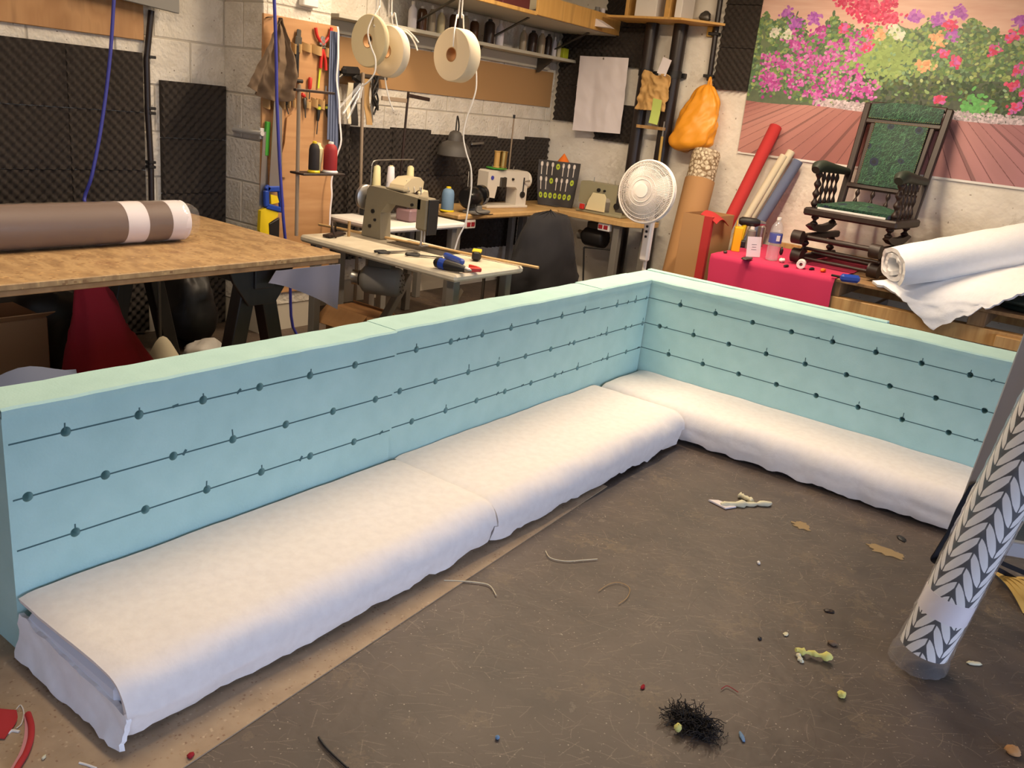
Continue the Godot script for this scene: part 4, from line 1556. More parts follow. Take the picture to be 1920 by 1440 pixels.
func build_sewing_things():
	machine("olive grey long arm sewing machine on the cream table, seen from behind", Vector3(3.70, 0.7535, -3.52), deg_to_rad(90), m.machine_olive, m.black, 0.52, 0.30, "olive")
	# black motor box behind the arm
	# thread stand at the table end
	var t = wthing("thread_stand", "brown thread stand clamped to the end of the cream table", "thread stand", Vector3(3.36, 0.75, -3.90))
	var zz = -3.89
	var st = S()
	var foot = oz(556, 436, zz)
	var head = oz(561, 158, zz)
	tube(st, [Vector3(foot.x, 0.75, zz), head], 0.011, 10)
	part("pole", st, m.pole, t)
	var pl = oz(557, 322, zz)
	st = S()
	abox(st, Vector3(pl.x - 0.02, pl.y - 0.012, zz - 0.04), Vector3(pl.x + 0.29, pl.y, zz + 0.08), 0.003)
	part("cone_tray", st, m.dark_wood, t)
	var up = oz(558, 166, zz)
	st = S()
	abox(st, Vector3(up.x - 0.02, up.y - 0.014, zz - 0.012), Vector3(up.x + 0.26, up.y, zz + 0.012), 0.002)
	part("guide_bar", st, m.dark_wood, t)
	st = S()
	tube(st, [Vector3(up.x + 0.2, up.y, zz), Vector3(up.x + 0.2, up.y + 0.03, zz)], 0.004, 6)
	part("guide_eye", st, m.steel, t)
	cone("black thread cone with yellow base on the brown thread stand", Vector3(pl.x + 0.09, pl.y + 0.001, zz + 0.035), 0.031, 0.172, m.thread_black, m.yellow)
	cone("tall red thread cone with white base on the brown thread stand", Vector3(pl.x + 0.215, pl.y + 0.001, zz + 0.03), 0.040, 0.172, m.thread_red, m.white)
	st = S()
	lathe(st, T(Vector3(pl.x + 0.15, pl.y + 0.001, zz - 0.012)), [[0.0, 0.0], [0.024, 0.0], [0.026, 0.05], [0.030, 0.06], [0.034, 0.13], [0.022, 0.145], [0.02, 0.16], [0.0, 0.16]], 16)
	solo("oil_can", st, m.thread_cream, "pale yellow oil pot behind the black and red cones", "pot")
	# bobbin winder at the back corner of the table
	t = thing("bobbin_winder", "small rusty bobbin winder frame on the cream table corner", "winder", Vector3(3.46, 0.75, -3.80), 0.3)
	st = S()
	tube(st, curve([Vector3(-0.05, 0.005, 0.04), Vector3(-0.07, 0.05, 0.03), Vector3(-0.03, 0.09, 0.0), Vector3(0.04, 0.07, -0.02), Vector3(0.07, 0.005, -0.04)], 4), 0.007, 6)
	part("frame", st, m.dark_wood, t)
	st = S()
	rbox(st, T(Vector3(0, 0.012, 0)), Vector3(0.18, 0.014, 0.05), 0.002)
	part("base", st, m.dark_wood, t)
	st = S()
	tube(st, [Vector3(0.08, 0.0, 0.05), Vector3(0.08, 0.09, 0.05)], 0.009, 8)
	part("post", st, m.leather, t)
	# wooden dowel lying on the table
	st = S()
	var d0 = oy(598, 421, 0.762)
	var d1 = oy(1010, 502, 0.762)
	tube(st, [d0, d1], 0.008, 10)
	solo("wooden_dowel", st, m.beech, "long thin wooden dowel lying across the cream table and overhanging it", "dowel")
	# scissors and tools on the cream table
	for q in [["black handled shears lying below the needle of the olive machine", 705, 475, 785, 472], ["second pair of black handled shears lying nearer the cordless driver", 760, 478, 830, 485]]:
		var a = oy(q[1], q[2], 0.753)
		var b = oy(q[3], q[4], 0.753)
		t = wthing("shears", q[0], "scissors", a.lerp(b, 0.5))
		var dir = (b - a).normalized()
		var sd = dir.cross(Vector3.UP)
		for s in [-1, 1]:
			st = S()
			var ring = []
			for i in 13:
				ring.append(a + dir * (0.04 + 0.036 * cos(TAU * i / 12)) + sd * s * (0.018 + 0.016 * sin(TAU * i / 12)) + Vector3(0, 0.007, 0))
			tube(st, ring, 0.006, 6)
			part("handle", st, m.black, t)
			st = S()
			bar(st, a + dir * 0.075 + sd * s * 0.012 + Vector3(0, 0.006, 0), b - sd * s * 0.01 + Vector3(0, 0.006, 0), 0.014, 0.004, 0.001)
			part("blade", st, m.dark_steel, t)
	t = wthing("cordless_driver", "blue and black cordless driver lying on the cream table corner", "driver", oy(850, 500, 0.752))
	var k0 = oy(818, 492, 0.78)
	var k1 = oy(873, 505, 0.775)
	st = S()
	tube(st, [k0 - (k1 - k0) * 0.06, k0, k0.lerp(k1, 0.35), k0.lerp(k1, 0.8), k1], [0.014, 0.025, 0.027, 0.022, 0.014], 14)
	var db = part("body", st, m.black, t)
	st = S()
	tube(st, [k0.lerp(k1, 0.12), k0.lerp(k1, 0.32)], 0.0285, 14)
	part("colour_band", st, m.blue, db)
	st = S()
	tube(st, [k1, k1.lerp(k0, -0.12), k1.lerp(k0, -0.2)], [0.014, 0.012, 0.004], 10)
	part("chuck", st, m.steel, t)
	st = S()
	bar(st, oy(835, 478, 0.768), oy(868, 492, 0.768), 0.032, 0.03, 0.008)
	part("grip", st, m.blue, t)
	t = wthing("tape_measure", "black and yellow tape measure on the cream table", "tape measure", oy(895, 494, 0.751))
	st = S()
	var tm = oy(893, 488, 0.751)
	rbox(st, T(tm + Vector3(0, 0.029, 0), Vector3(0, 35, 0)), Vector3(0.085, 0.056, 0.05), 0.012)
	var tc = part("case", st, m.black, t)
	st = S()
	rbox(st, T(tm + Vector3(0, 0.054, 0), Vector3(0, 35, 0)), Vector3(0.07, 0.012, 0.052), 0.004)
	part("top_band", st, m.yellow, tc)
	st = S()
	bar(st, oy(868, 505, 0.765), oy(902, 506, 0.765), 0.024, 0.022, 0.004)
	bar(st, oy(880, 498, 0.765), oy(898, 503, 0.765), 0.016, 0.014, 0.003)
	solo("clamp", st, m.red, "red clamp head lying beside the cordless driver", "clamp")
	# overlocker and thread rack on the white table
	t = thing("overlocker", "beige and black overlocker on the white sewing table", "sewing machine", Vector3(4.48, 0.75, -4.16), deg_to_rad(8))
	st = S()
	prism(st, Transform3D(), [Vector2(0.03, 0.0), Vector2(0.15, 0.0), Vector2(0.135, 0.10), Vector2(0.10, 0.21), Vector2(0.04, 0.22), Vector2(-0.01, 0.20), Vector2(0.0, 0.10)], 0.16, 0.012)
	part("body", st, m.machine_beige, t)
	st = S()
	prism(st, T(Vector3(-0.05, 0.25, 0.0)), [Vector2(-0.14, -0.05), Vector2(-0.12, 0.0), Vector2(-0.04, 0.045), Vector2(0.06, 0.05), Vector2(0.11, 0.02), Vector2(0.10, -0.05), Vector2(0.05, -0.035), Vector2(-0.02, -0.06)], 0.12, 0.010)
	part("top_cover", st, m.machine_beige, t)
	st = S()
	rbox(st, T(Vector3(-0.04, 0.13, 0.0)), Vector3(0.14, 0.16, 0.12), 0.01)
	part("mechanism", st, m.dark_wood, t, "dark greasy mechanism")
	st = S()
	rbox(st, T(Vector3(-0.03, 0.045, 0.03)), Vector3(0.19, 0.085, 0.13), 0.012)
	part("cloth_plate", st, plain(c8(132, 104, 108), 0.5), t)
	for k in 3:
		st = S()
		tube(st, [Vector3(-0.12 + 0.07 * k, 0.28, 0.04), Vector3(-0.13 + 0.07 * k, 0.20, 0.075)], 0.004, 6)
		part("thread_guide", st, m.steel, t)
	var rz = -4.42
	var ra = oz(676, 358, rz)
	var rb = oz(772, 365, rz)
	t = wthing("thread_rack", "black thread rack at the back of the white sewing table", "thread rack", Vector3((ra.x + rb.x) / 2, 0.75, rz))
	st = S()
	abox(st, Vector3(ra.x, ra.y - 0.10, rz - 0.07), Vector3(rb.x, ra.y, rz + 0.07), 0.004)
	part("tray", st, m.black, t)
	for x in [ra.x + 0.03, rb.x - 0.03]:
		st = S()
		abox(st, Vector3(x - 0.012, 0.75, rz - 0.02), Vector3(x + 0.012, ra.y - 0.08, rz + 0.02), 0.002)
		part("leg", st, m.black, t)
	st = S()
	var sk = oz(713, 368, rz + 0.075)
	abox(st, sk + Vector3(-0.03, -0.012, -0.003), sk + Vector3(0.03, 0.012, 0.001), 0.002)
	part("sticker", st, m.yellow, t, "yellow sticker")
	st = S()
	tube(st, curve([oz(697, 311, rz), oz(702, 302, rz), oz(720, 300, rz), oz(775, 299, rz)], 4), 0.005, 6)
	tube(st, [oz(697, 311, rz), Vector3(oz(697, 311, rz).x, ra.y, rz)], 0.005, 6)
	part("wire_arch", st, m.steel, t)
	for q in [[705, "cream thread cone on the black rack beside the white cone", m.thread_cream, 0.0], [731, "white thread cone on the black rack between two cream cones", m.thread_white, 0.0], [774, "cream thread cone on the black rack behind the overlocker", m.thread_cream, 0.0]]:
		var c = oz(q[0], 358, rz)
		slim_cone(q[1], Vector3(min(c.x, rb.x - 0.03), ra.y + 0.001, rz), 0.033, 0.175, q[2], "cones on the black rack")
	for q in [["pale pole standing behind the black thread rack", 676, 352, 681, 136, m.pole, -4.6], ["dark thread stand pole with a cross bar behind the overlocker", 749, 352, 766, 172, m.dark_wood, -4.6]]:
		t = wthing("stand_pole", q[0], "pole", Vector3(oz(q[1], q[2], q[6]).x, 0.0, q[6]))
		st = S()
		var b = oz(q[1], q[2], q[6])
		tube(st, [Vector3(b.x, 0.0, q[6]), b, oz(q[3], q[4], q[6])], 0.012 if q[5] == m.pole else 0.009, 8)
		part("pole", st, q[5], t)
		if q[5] == m.dark_wood:
			st = S()
			bar(st, oz(716, 184, q[6]), oz(762, 189, q[6]), 0.02, 0.03, 0.003)
			part("cross_bar", st, m.pole, t)
			st = S()
			bar(st, oz(766, 179, q[6] + 0.02), oz(805, 187, q[6] + 0.02), 0.02, 0.026, 0.003)
			part("cross_bar", st, m.dark_wood, t)
	# hanging grey lamp
	t = wthing("desk_lamp", "dark grey enamel lamp hanging against the egg-crate foam", "lamp", oz(852, 290, -4.62))
	var lc = oz(851, 293, -4.62)
	st = S()
	lathe(st, T(lc), [[0.0, 0.02], [0.135, 0.0], [0.14, 0.006], [0.128, 0.06], [0.10, 0.10], [0.06, 0.12], [0.055, 0.16], [0.045, 0.185], [0.02, 0.20], [0.0, 0.20]], 26)
	part("shade", st, m.dark_grey, t)
	st = S()
	tube(st, curve([lc + Vector3(0, 0.195, 0), lc + Vector3(0.0, 0.26, 0), lc + Vector3(0.03, 0.31, -0.02), lc + Vector3(0.08, 0.24, -0.04), lc + Vector3(0.09, 0.17, -0.05)], 5), 0.006, 6)
	part("cable", st, m.black, t)
	st = S()
	tube(st, [lc + Vector3(0.05, 0.14, -0.01), lc + Vector3(0.10, 0.15, -0.06), lc + Vector3(0.10, 0.15, -0.15)], 0.012, 8)
	part("arm", st, m.dark_grey, t)
	st = S()
	bar(st, oz(884, 270, -4.76), oz(907, 268, -4.76), 0.012, 0.02, 0.003)
	solo("wall_hook", st, m.steel, "small steel hook on the foam beside the grey lamp", "hook")
	# beech table: blue cone, grinder, white machine
	cone("large blue grey thread cone with yellow cap on the beech table", oy(838, 396, 0.7505), 0.050, 0.19, m.thread_blue, m.yellow, "", m.yellow)
	t = thing("bench_grinder", "black bench grinder with grey wheels on the beech table", "grinder", oy(890, 400, 0.7505), deg_to_rad(12))
	st = S()
	var rx = Basis(Vector3(0, 0, 1), Vector3(1, 0, 0), Vector3(0, 1, 0))
	lathe(st, Transform3D(rx, Vector3(-0.02, 0.12, -0.03)), [[0.0, -0.10], [0.06, -0.10], [0.085, -0.06], [0.085, 0.06], [0.06, 0.10], [0.0, 0.10]], 22)
	part("motor", st, m.black_gloss, t)
	for q in [[0.085, 0.0, 0.062], [0.165, -0.03, 0.058]]:
		st = S()
		lathe(st, Transform3D(rx, Vector3(q[0], 0.12, q[1])), [[0.0, -0.018], [q[2], -0.018], [q[2], 0.018], [0.02, 0.018], [0.018, 0.03], [0.0, 0.03]], 22)
		part("wheel", st, m.grey, t)
		st = S()
		lathe(st, Transform3D(rx, Vector3(q[0] - 0.004, 0.14, q[1] - 0.01)), [[0.0, -0.022], [q[2] * 1.2, -0.022], [q[2] * 1.2, 0.012], [q[2] * 1.05, 0.012]], 20)
		part("wheel_guard", st, m.black_gloss, t)
	st = S()
	rbox(st, T(Vector3(0.03, 0.012, 0)), Vector3(0.22, 0.024, 0.14), 0.006)
	rbox(st, T(Vector3(0.0, 0.04, 0)), Vector3(0.08, 0.05, 0.09), 0.006)
	part("base", st, m.grey, t)
	for k in 2:
		st = S()
		tube(st, [Vector3(0.0 + 0.04 * k, 0.19, -0.08), Vector3(0.03 + 0.03 * k, 0.31, -0.1)], 0.003, 6)
		part("rod", st, m.steel, t)
	st = S()
	tube(st, curve([Vector3(-0.10, 0.08, 0.05), Vector3(-0.13, 0.03, 0.08), Vector3(-0.02, 0.01, 0.12), Vector3(0.06, 0.008, 0.13)], 5), 0.004, 6)
	part("power_cable", st, m.black, t)
	var wm = machine("white sewing machine with gold spools on top at the beech table", Vector3(5.98, 0.7505, -4.5), deg_to_rad(-6), m.machine_white, m.black, 0.50, 0.31, "flat")
	st = S()
	lathe(st, T(Vector3(-0.20, 0.25, 0.062), Vector3(90, 0, 0)), [[0.0, 0.003], [0.017, 0.003], [0.017, -0.002]], 16)
	part("badge", st, m.blue_hose, wm, "round blue badge")
	st = S()
	rbox(st, T(Vector3(-0.07, 0.215, 0.068)), Vector3(0.07, 0.08, 0.02), 0.004)
	part("tension_plate", st, m.dark_steel, wm)
	st = S()
	lathe(st, T(Vector3(-0.10, 0.312, 0)), [[0.0, 0.0], [0.05, 0.0], [0.09, 0.01], [0.09, 0.016], [0.0, 0.018]], 20)
	part("spool_plate", st, m.green, wm)
	for q in [[-0.13, "slim gold thread spool on the white sewing machine", 0.028], [-0.045, "wider bronze thread spool on the white sewing machine", 0.038]]:
		t = thing("thread_spool", q[1], "thread spool", wm.position + Vector3(q[0], 0.331, 0.01), 0.0)
		st = S()
		lathe(st, Transform3D(), [[0.0, 0.0], [q[2], 0.0], [q[2], 0.006], [q[2] * 0.86, 0.01], [q[2] * 0.86, 0.125], [q[2], 0.129], [q[2], 0.135], [0.0, 0.135]], 18)
		part("thread", st, m.thread_gold if q[2] < 0.03 else m.brass, t)
	t = wthing("thread_pole", "thin pale thread pole behind the white sewing machine", "pole", Vector3(5.98, 0.75, -4.68))
	st = S()
	var pt = oz(964, 222, -4.68)
	tube(st, [Vector3(pt.x - 0.0, 0.7505, -4.68), pt], 0.007, 8)
	part("pole", st, m.pole, t)
	st = S()
	tube(st, [pt, pt + Vector3(0, 0.03, 0)], 0.011, 8)
	part("knob", st, m.black, t)
	# corner table: tote bag and green grey machine
	t = wthing("tote_bag", "dark tote bag printed with white cutlery and lime apples", "bag", Vector3(6.86, 0.7505, -4.42))
	bag_print()
	var ba = oy(1035, 384, 0.7505)
	var c0 = Vector3(6.74, 0.7505, -4.45)
	var bd = Vector3(0.55, 0, 0.83).normalized()
	var bn = Vector3(-0.83, 0, 0.55)
	st = S()
	var hw = 0.155
	var sides = [[-hw, 0.09], [hw, 0.09], [hw, -0.09], [-hw, -0.09]]
	for k in 4:
		var a = sides[k]
		var b = sides[(k + 1) % 4]
		shell(st, 8, 8, func(u, v):
			var q = Vector2(a[0], a[1]).lerp(Vector2(b[0], b[1]), u)
			var w = 1.0 + 0.22 * v + 0.06 * sin(v * 3.0 + k)
			var y = c0.y + 0.004 + v * (0.37 + (0.03 if k == 0 else 0.0))
			return Vector3(c0.x, y, c0.z) + bd * q.x * w + bn * q.y * w + bn * 0.01 * sin(u * 9.0 + v * 4.0), -0.004, Vector2(1, 1))
	part("cloth", st, m.bag_print, t)
	st = S()
	abox(st, c0 + Vector3(-0.12, 0.002, -0.1), c0 + Vector3(0.12, 0.01, 0.1), 0.002)
	part("bottom", st, m.dark_grey, t)
	st = S()
	var oc = c0 + Vector3(0.03, 0.33, 0.02)
	shell(st, 10, 10, func(u, v):
		var a = TAU * u
		return oc + Vector3(cos(a) * 0.10 * v, 0.14 * (1.0 - v) + 0.02 * sin(a * 4.0) * v, sin(a) * 0.10 * v), 0.003)
	solo("orange_cloth", st, m.orange, "peaked orange cloth sticking out of the tote bag", "cloth")
	var gm = machine("green grey sewing machine on the corner table beside the fan", Vector3(6.74, 0.7505, -3.93), deg_to_rad(-90), m.machine_green, m.black, 0.46, 0.27, "flat")
	st = S()
	rbox(st, T(Vector3(0.20, 0.16, 0.0)), Vector3(0.10, 0.24, 0.125), 0.01)
	part("end_cover", st, m.dark_grey, gm)
	st = S()
	prism(st, T(Vector3(-0.03, 0.10, 0.09)), [Vector2(-0.10, -0.07), Vector2(0.10, -0.07), Vector2(0.10, 0.06), Vector2(0.08, 0.085), Vector2(-0.04, 0.085), Vector2(-0.075, 0.02)], 0.008, 0.002)
	part("guard_plate", st, m.cream, gm)
	st = S()
	rbox(st, T(Vector3(-0.16, 0.05, 0.10)), Vector3(0.04, 0.045, 0.03), 0.004)
	part("knee_block", st, m.red, gm)

func bag_print():
	var im = Image.create(256, 256, false, Image.FORMAT_RGB8)
	im.fill(c8(58, 54, 52))
	var wht = c8(226, 216, 204)
	for row in 3:
		for k in 7:
			var x = 22 + k * 33
			var y = 30 + row * 84
			if (row + k) % 4 == 3 or row == 2:
				for yy in range(-17, 18):
					for xx in range(-12, 13):
						var d = sqrt(xx * xx / 144.0 + yy * yy / 289.0)
						if d < 1.0 and d > 0.3:
							im.set_pixel(x + xx, min(y + yy, 255), c8(178, 196, 48))
			else:
				im.fill_rect(Rect2i(x - 2, y - 10, 5, 62), wht)
				for yy in range(-22, 6):
					for xx in range(-8, 9):
						if xx * xx / 64.0 + (yy + 8) * (yy + 8) / 196.0 < 1.0 and (k % 3 != 1 or abs(xx) % 4 != 2):
							im.set_pixel(x + xx, y + yy, wht)
	im.flip_y()
	var x2 = StandardMaterial3D.new()
	x2.albedo_texture = timg(im)
	x2.roughness = 0.6
	m["bag_print"] = x2

# ---------- cord spools hanging from the ceiling ----------
func spool(label, px, py, dep, r, w, yaw, strings, flange):
	var c = od(px, py, dep)
	var t = wthing("cord_spool", label, "cord spool", c - Vector3(0, r, 0))
	# axis: level, turned away from the view
	var n = (-CF.normalized() * cos(yaw) - CR.normalized() * sin(yaw))
	n.y = 0.0
	n = n.normalized()
	var b = Basis(n.cross(Vector3.UP), n, Vector3.UP)
	b = Basis(b.x, n, b.x.cross(n))
	var st = S()
	var ri = r * 0.27
	lathe(st, Transform3D(b, c), [[ri, -w / 2], [r * 0.97, -w / 2], [r, -w / 2 + 0.006], [r, w / 2 - 0.006], [r * 0.97, w / 2], [ri, w / 2], [ri, -w / 2]], 40)
	part("winding", st, m.thread_white if flange == null else flange, t)
	st = S()
	lathe(st, Transform3D(b, c), [[ri - 0.003, -w / 2 - 0.002], [ri, -w / 2 - 0.002], [ri, w / 2 + 0.002], [ri - 0.003, w / 2 + 0.002], [ri - 0.003, -w / 2 - 0.002]], 28)
	part("core", st, m.card, t)
	# loop of string through the core up to the ceiling
	var side = CR.normalized()
	side.y = 0.0
	for s in strings:
		st = S()
		var q = []
		for e in s:
			q.append(od(e[0], e[1], dep + e[2]))
		if s[0][1] <= 0:
			q.push_front(Vector3(q[0].x, 3.05, q[0].z))
		tube(st, curve(q, 6), 0.0042, 6)
		part("cord", st, m.white, t)
	return t
func build_hanging_spools():
	spool("cream cord spool hanging beside the scalloped white spool, its cord curling past its face", 694, 77, 4.35, 0.128, 0.03, 0.62, [[[707, -4, 0.0], [705, 20, -0.02], [702, 50, -0.06]], [[713, -4, 0.0], [712, 12, -0.03], [698, 36, -0.07], [690, 60, -0.10], [696, 88, -0.11], [704, 110, -0.11], [703, 135, -0.11], [692, 152, -0.10], [678, 162, -0.08]], [[680, 156, -0.08], [678, 170, -0.08], [676, 184, -0.08]]], plain(c8(222, 206, 166), 0.85))
	spool("white cord spool with a scalloped edge hanging behind the cream spool", 731, 97, 4.52, 0.130, 0.05, 0.62, [[[730, -4, 0.0], [734, 25, 0.0], [737, 50, 0.0]], [[735, -4, 0.0], [741, 25, 0.0], [745, 50, 0.0]], [[752, 53, 0.0], [765, 58, -0.02], [776, 68, -0.02], [785, 80, -0.02]], [[752, 54, 0.0], [768, 65, -0.01], [778, 80, -0.02], [783, 95, -0.02]], [[722, 146, -0.05], [725, 165, -0.05], [731, 190, -0.05], [738, 207, -0.05]]], plain(c8(234, 222, 200), 0.85))
	spool("thick white cord spool hanging alone above the overlocker, cord trailing to the table", 857, 104, 4.5, 0.134, 0.085, 0.66, [[[863, -4, 0.0], [857, 30, -0.03], [852, 60, -0.09], [850, 88, -0.09]], [[868, -4, 0.0], [869, 30, 0.0], [870, 62, 0.02]], [[893, 128, 0.0], [893, 165, 0.0], [885, 195, 0.0], [874, 225, 0.0], [869, 255, 0.0], [874, 285, 0.0], [883, 315, 0.0], [884, 350, 0.0], [878, 390, 0.0], [872, 420, 0.0], [860, 445, 0.0], [853, 468, 0.0]]], plain(c8(228, 212, 184), 0.85))

# ---------- shelves on the back and right walls ----------
func bottle(label, at, r, h, bodym, capm, kind):
	var t = thing("bottle", label, "bottle", at, 0.0, "bottles on the lower shelf")
	var st = S()
	lathe(st, Transform3D(), [[0.0, 0.0], [r, 0.0], [r, 0.006], [r, h * 0.62], [r * 0.82, h * 0.74], [r * 0.40, h * 0.82], [r * 0.38, h * 0.88], [0.0, h * 0.88]] if kind == 0 else [[0.0, 0.0], [r, 0.0], [r, h * 0.72], [r * 0.92, h * 0.82], [r * 0.6, h * 0.9], [0.0, h * 0.9]], 18)
	part("body", st, bodym, t)
	st = S()
	lathe(st, Transform3D(), [[0.0, h * 0.87], [r * 0.42, h * 0.87], [r * 0.42, h * 0.97], [r * 0.3, h], [0.0, h]], 14)
	part("cap", st, capm, t)
func build_shelves():
	var st = S()
	abox(st, Vector3(4.08, 1.605, ZW + 0.002), Vector3(7.0, 1.915, ZW + 0.012), 0.001)
	solo("hardboard_strip", st, m.hardboard, "long brown hardboard strip fixed to the back wall", "board")
	var t = wthing("wall_shelf", "long lower wall shelf carrying bottles above the hardboard strip", "shelf", Vector3(5.6, 1.93, ZW))
	st = S()
	abox(st, Vector3(4.15, 2.015, ZW), Vector3(7.04, 2.04, -4.6), 0.002)
	part("board", st, m.concrete_pale, t)
	st = S()
	abox(st, Vector3(4.15, 1.93, ZW), Vector3(6.9, 2.0145, ZW + 0.03), 0.002)
	part("batten", st, m.concrete_pale, t)
	for x in [4.6, 5.7, 6.7]:
		st = S()
		prism(st, Transform3D(Basis(Vector3(0, 0, 1), Vector3(0, 1, 0), Vector3(-1, 0, 0)), Vector3(x, 2.0145, ZW + 0.03)), [Vector2(0, 0), Vector2(0.16, 0), Vector2(0.15, -0.02), Vector2(0.02, -0.12), Vector2(0, -0.12)], 0.02)
		part("bracket", st, m.dark_steel, t)
	var bl = [[772, 0, "white", 0.032, 0.19], [790, 1, "brown", 0.036, 0.17], [808, 0, "clear", 0.03, 0.19], [826, 0, "cream", 0.03, 0.18], [850, 1, "brown", 0.036, 0.18], [872, 0, "clear", 0.028, 0.20], [889, 1, "brown", 0.036, 0.165], [918, 1, "black", 0.045, 0.19], [938, 0, "white", 0.034, 0.20], [983, 0, "clear", 0.03, 0.19], [1001, 1, "black", 0.042, 0.18], [1018, 0, "clear", 0.034, 0.20], [1031, 1, "black", 0.033, 0.18], [1043, 0, "white", 0.022, 0.17], [1052, 0, "cream", 0.02, 0.15]]
	var nm = {"white": "white plastic bottle", "brown": "brown glass jar", "clear": "clear capped bottle", "cream": "cream plastic bottle", "black": "dark rounded jar"}
	var mt = {"white": m.thread_white, "brown": plain(c8(84, 54, 34), 0.2), "clear": plain(c8(176, 162, 138), 0.25), "cream": m.cream, "black": plain(c8(58, 44, 38), 0.25)}
	var seen_k = {}
	for q in bl:
		var a = oz(q[0], 60, -4.70)
		var where = "above the overlocker" if q[0] < 830 else ("behind the thick white cord spool" if q[0] < 910 else ("above the grey lamp" if q[0] < 960 else "near the lime carton"))
		var lbl = nm[q[2]] + " on the lower wall shelf " + where
		if seen_k.has(lbl):
			lbl = lbl.replace("near the lime carton", "closest to the lime carton").replace("behind the thick white cord spool", "just past the thick white cord spool")
		seen_k[lbl] = true
		bottle(lbl, Vector3(a.x, 2.0405, -4.70), q[3], q[4], mt[q[2]], m.white if q[2] != "black" else m.black, q[1])
	st = S()
	var lx = oz(1063, 105, -4.68).x - 0.05
	abox(st, Vector3(lx - 0.035, 2.0405, -4.74), Vector3(lx + 0.045, 2.13, -4.66), 0.002)
	solo("lime_carton", st, m.lime, "small lime green carton at the end of the lower shelf", "carton")
	# upper shelf with yellow front
	t = wthing("wall_shelf", "upper wall shelf with a yellow wooden front board", "shelf", Vector3(5.8, 2.26, ZW))
	st = S()
	abox(st, Vector3(4.7, 2.262, ZW), Vector3(7.05, 2.285, -4.20), 0.002)
	part("board", st, m.concrete_pale, t)
	st = S()
	abox(st, Vector3(5.77, 2.268, -4.1995), Vector3(7.03, 2.415, -4.178), 0.003)
	part("front_board", st, m.yellow_wood, t, "yellow front board")
	st = S()
	abox(st, Vector3(4.7, 2.262, -4.1995), Vector3(5.768, 2.29, -4.178), 0.003)
	part("edge_strip", st, m.yellow_wood, t)
	for x in [5.0, 5.9, 6.8]:
		st = S()
		bar(st, Vector3(x, 2.261, -4.35), Vector3(x, 2.05, ZW + 0.015), 0.025, 0.01, 0.001)
		part("bracket", st, m.dark_steel, t)
	st = S()
	abox(st, Vector3(5.42, 2.2855, -4.5), Vector3(5.76, 2.42, -4.25), 0.004)
	solo("burgundy_box", st, plain(c8(96, 40, 40), 0.7), "burgundy box on the upper shelf beside the yellow front board", "box")
	st = S()
	tube(st, [Vector3(6.0, 2.40, -4.40), Vector3(6.62, 2.40, -4.42)], 0.07, 16)
	solo("cloth_roll", st, m.linen, "pale rolled cloth behind the yellow front board", "fabric roll", "", Vector3(6.3, 2.30, -4.41))
	for q in [6.78, 6.87]:
		st = S()
		lathe(st, T(Vector3(q, 2.2855, -4.28)), [[0.0, 0.0], [0.028, 0.0], [0.03, 0.01], [0.03, 0.13], [0.022, 0.15], [0.022, 0.18], [0.0, 0.18]], 16)
		solo("jar", st, m.thread_white if q > 6.8 else m.grey, ("white" if q > 6.8 else "grey") + " jar at the end of the upper shelf", "jar")
	# shelf on the right wall
	t = wthing("wall_shelf", "short wooden shelf above the black pipes on the right wall", "shelf", Vector3(6.85, 2.37, -3.65))
	st = S()
	prism(st, Transform3D(Basis(Vector3(1, 0, 0), Vector3(0, 0, 1), Vector3(0, -1, 0)), Vector3(0, 2.388, 0)), [Vector2(6.68, -4.12), Vector2(7.055, -4.12), Vector2(7.055, -3.30), Vector2(6.95, -3.16), Vector2(6.68, -3.42)], 0.018, 0.002)
	part("board", st, m.yellow_wood, t)
	st = S()
	abox(st, Vector3(7.03, 2.30, -3.35), Vector3(7.055, 2.378, -3.30), 0.002)
	part("bracket", st, m.brass, t)
	var rs = [[-3.98, 0.03, 0.20, m.yellow_wood, "pale wooden board standing on the short shelf"], [-3.80, 0.20, 0.24, m.white, "white carton standing on the short shelf"], [-3.60, 0.05, 0.26, m.yellow_wood, "upright plank beside the white carton on the short shelf"], [-3.50, 0.06, 0.30, m.white, "tall white sheet pack at the end of the short shelf"]]
	for q in rs:
		st = S()
		abox(st, Vector3(6.76, 2.3975, q[0] - q[1] / 2), Vector3(6.98, 2.3975 + q[2] + 0.1, q[0] + q[1] / 2), 0.003)
		solo("shelf_carton", st, q[3], q[4], "carton")
	st = S()
	lump(st, Vector3(6.98, 2.44, -3.36), Vector3(0.04, 0.045, 0.05), 0.3, 0.1, 5, 14, 10, 2.3975)
	solo("door_knob", st, m.dark_steel, "small dark metal fitting at the end of the short shelf", "fitting")
	st = S()
	prism(st, Transform3D(Basis(Vector3(0, 0, 1), Vector3(0, 1, 0), Vector3(-1, 0, 0)), Vector3(6.66, 2.31, -4.14)), [Vector2(-0.05, 0.05), Vector2(0.06, 0.0), Vector2(0.10, -0.02), Vector2(-0.04, -0.015)], 0.10)
	solo("card_wedge", st, m.paper, "white card wedge between the two wooden shelves", "card", "", Vector3(6.66, 2.29, -4.14))

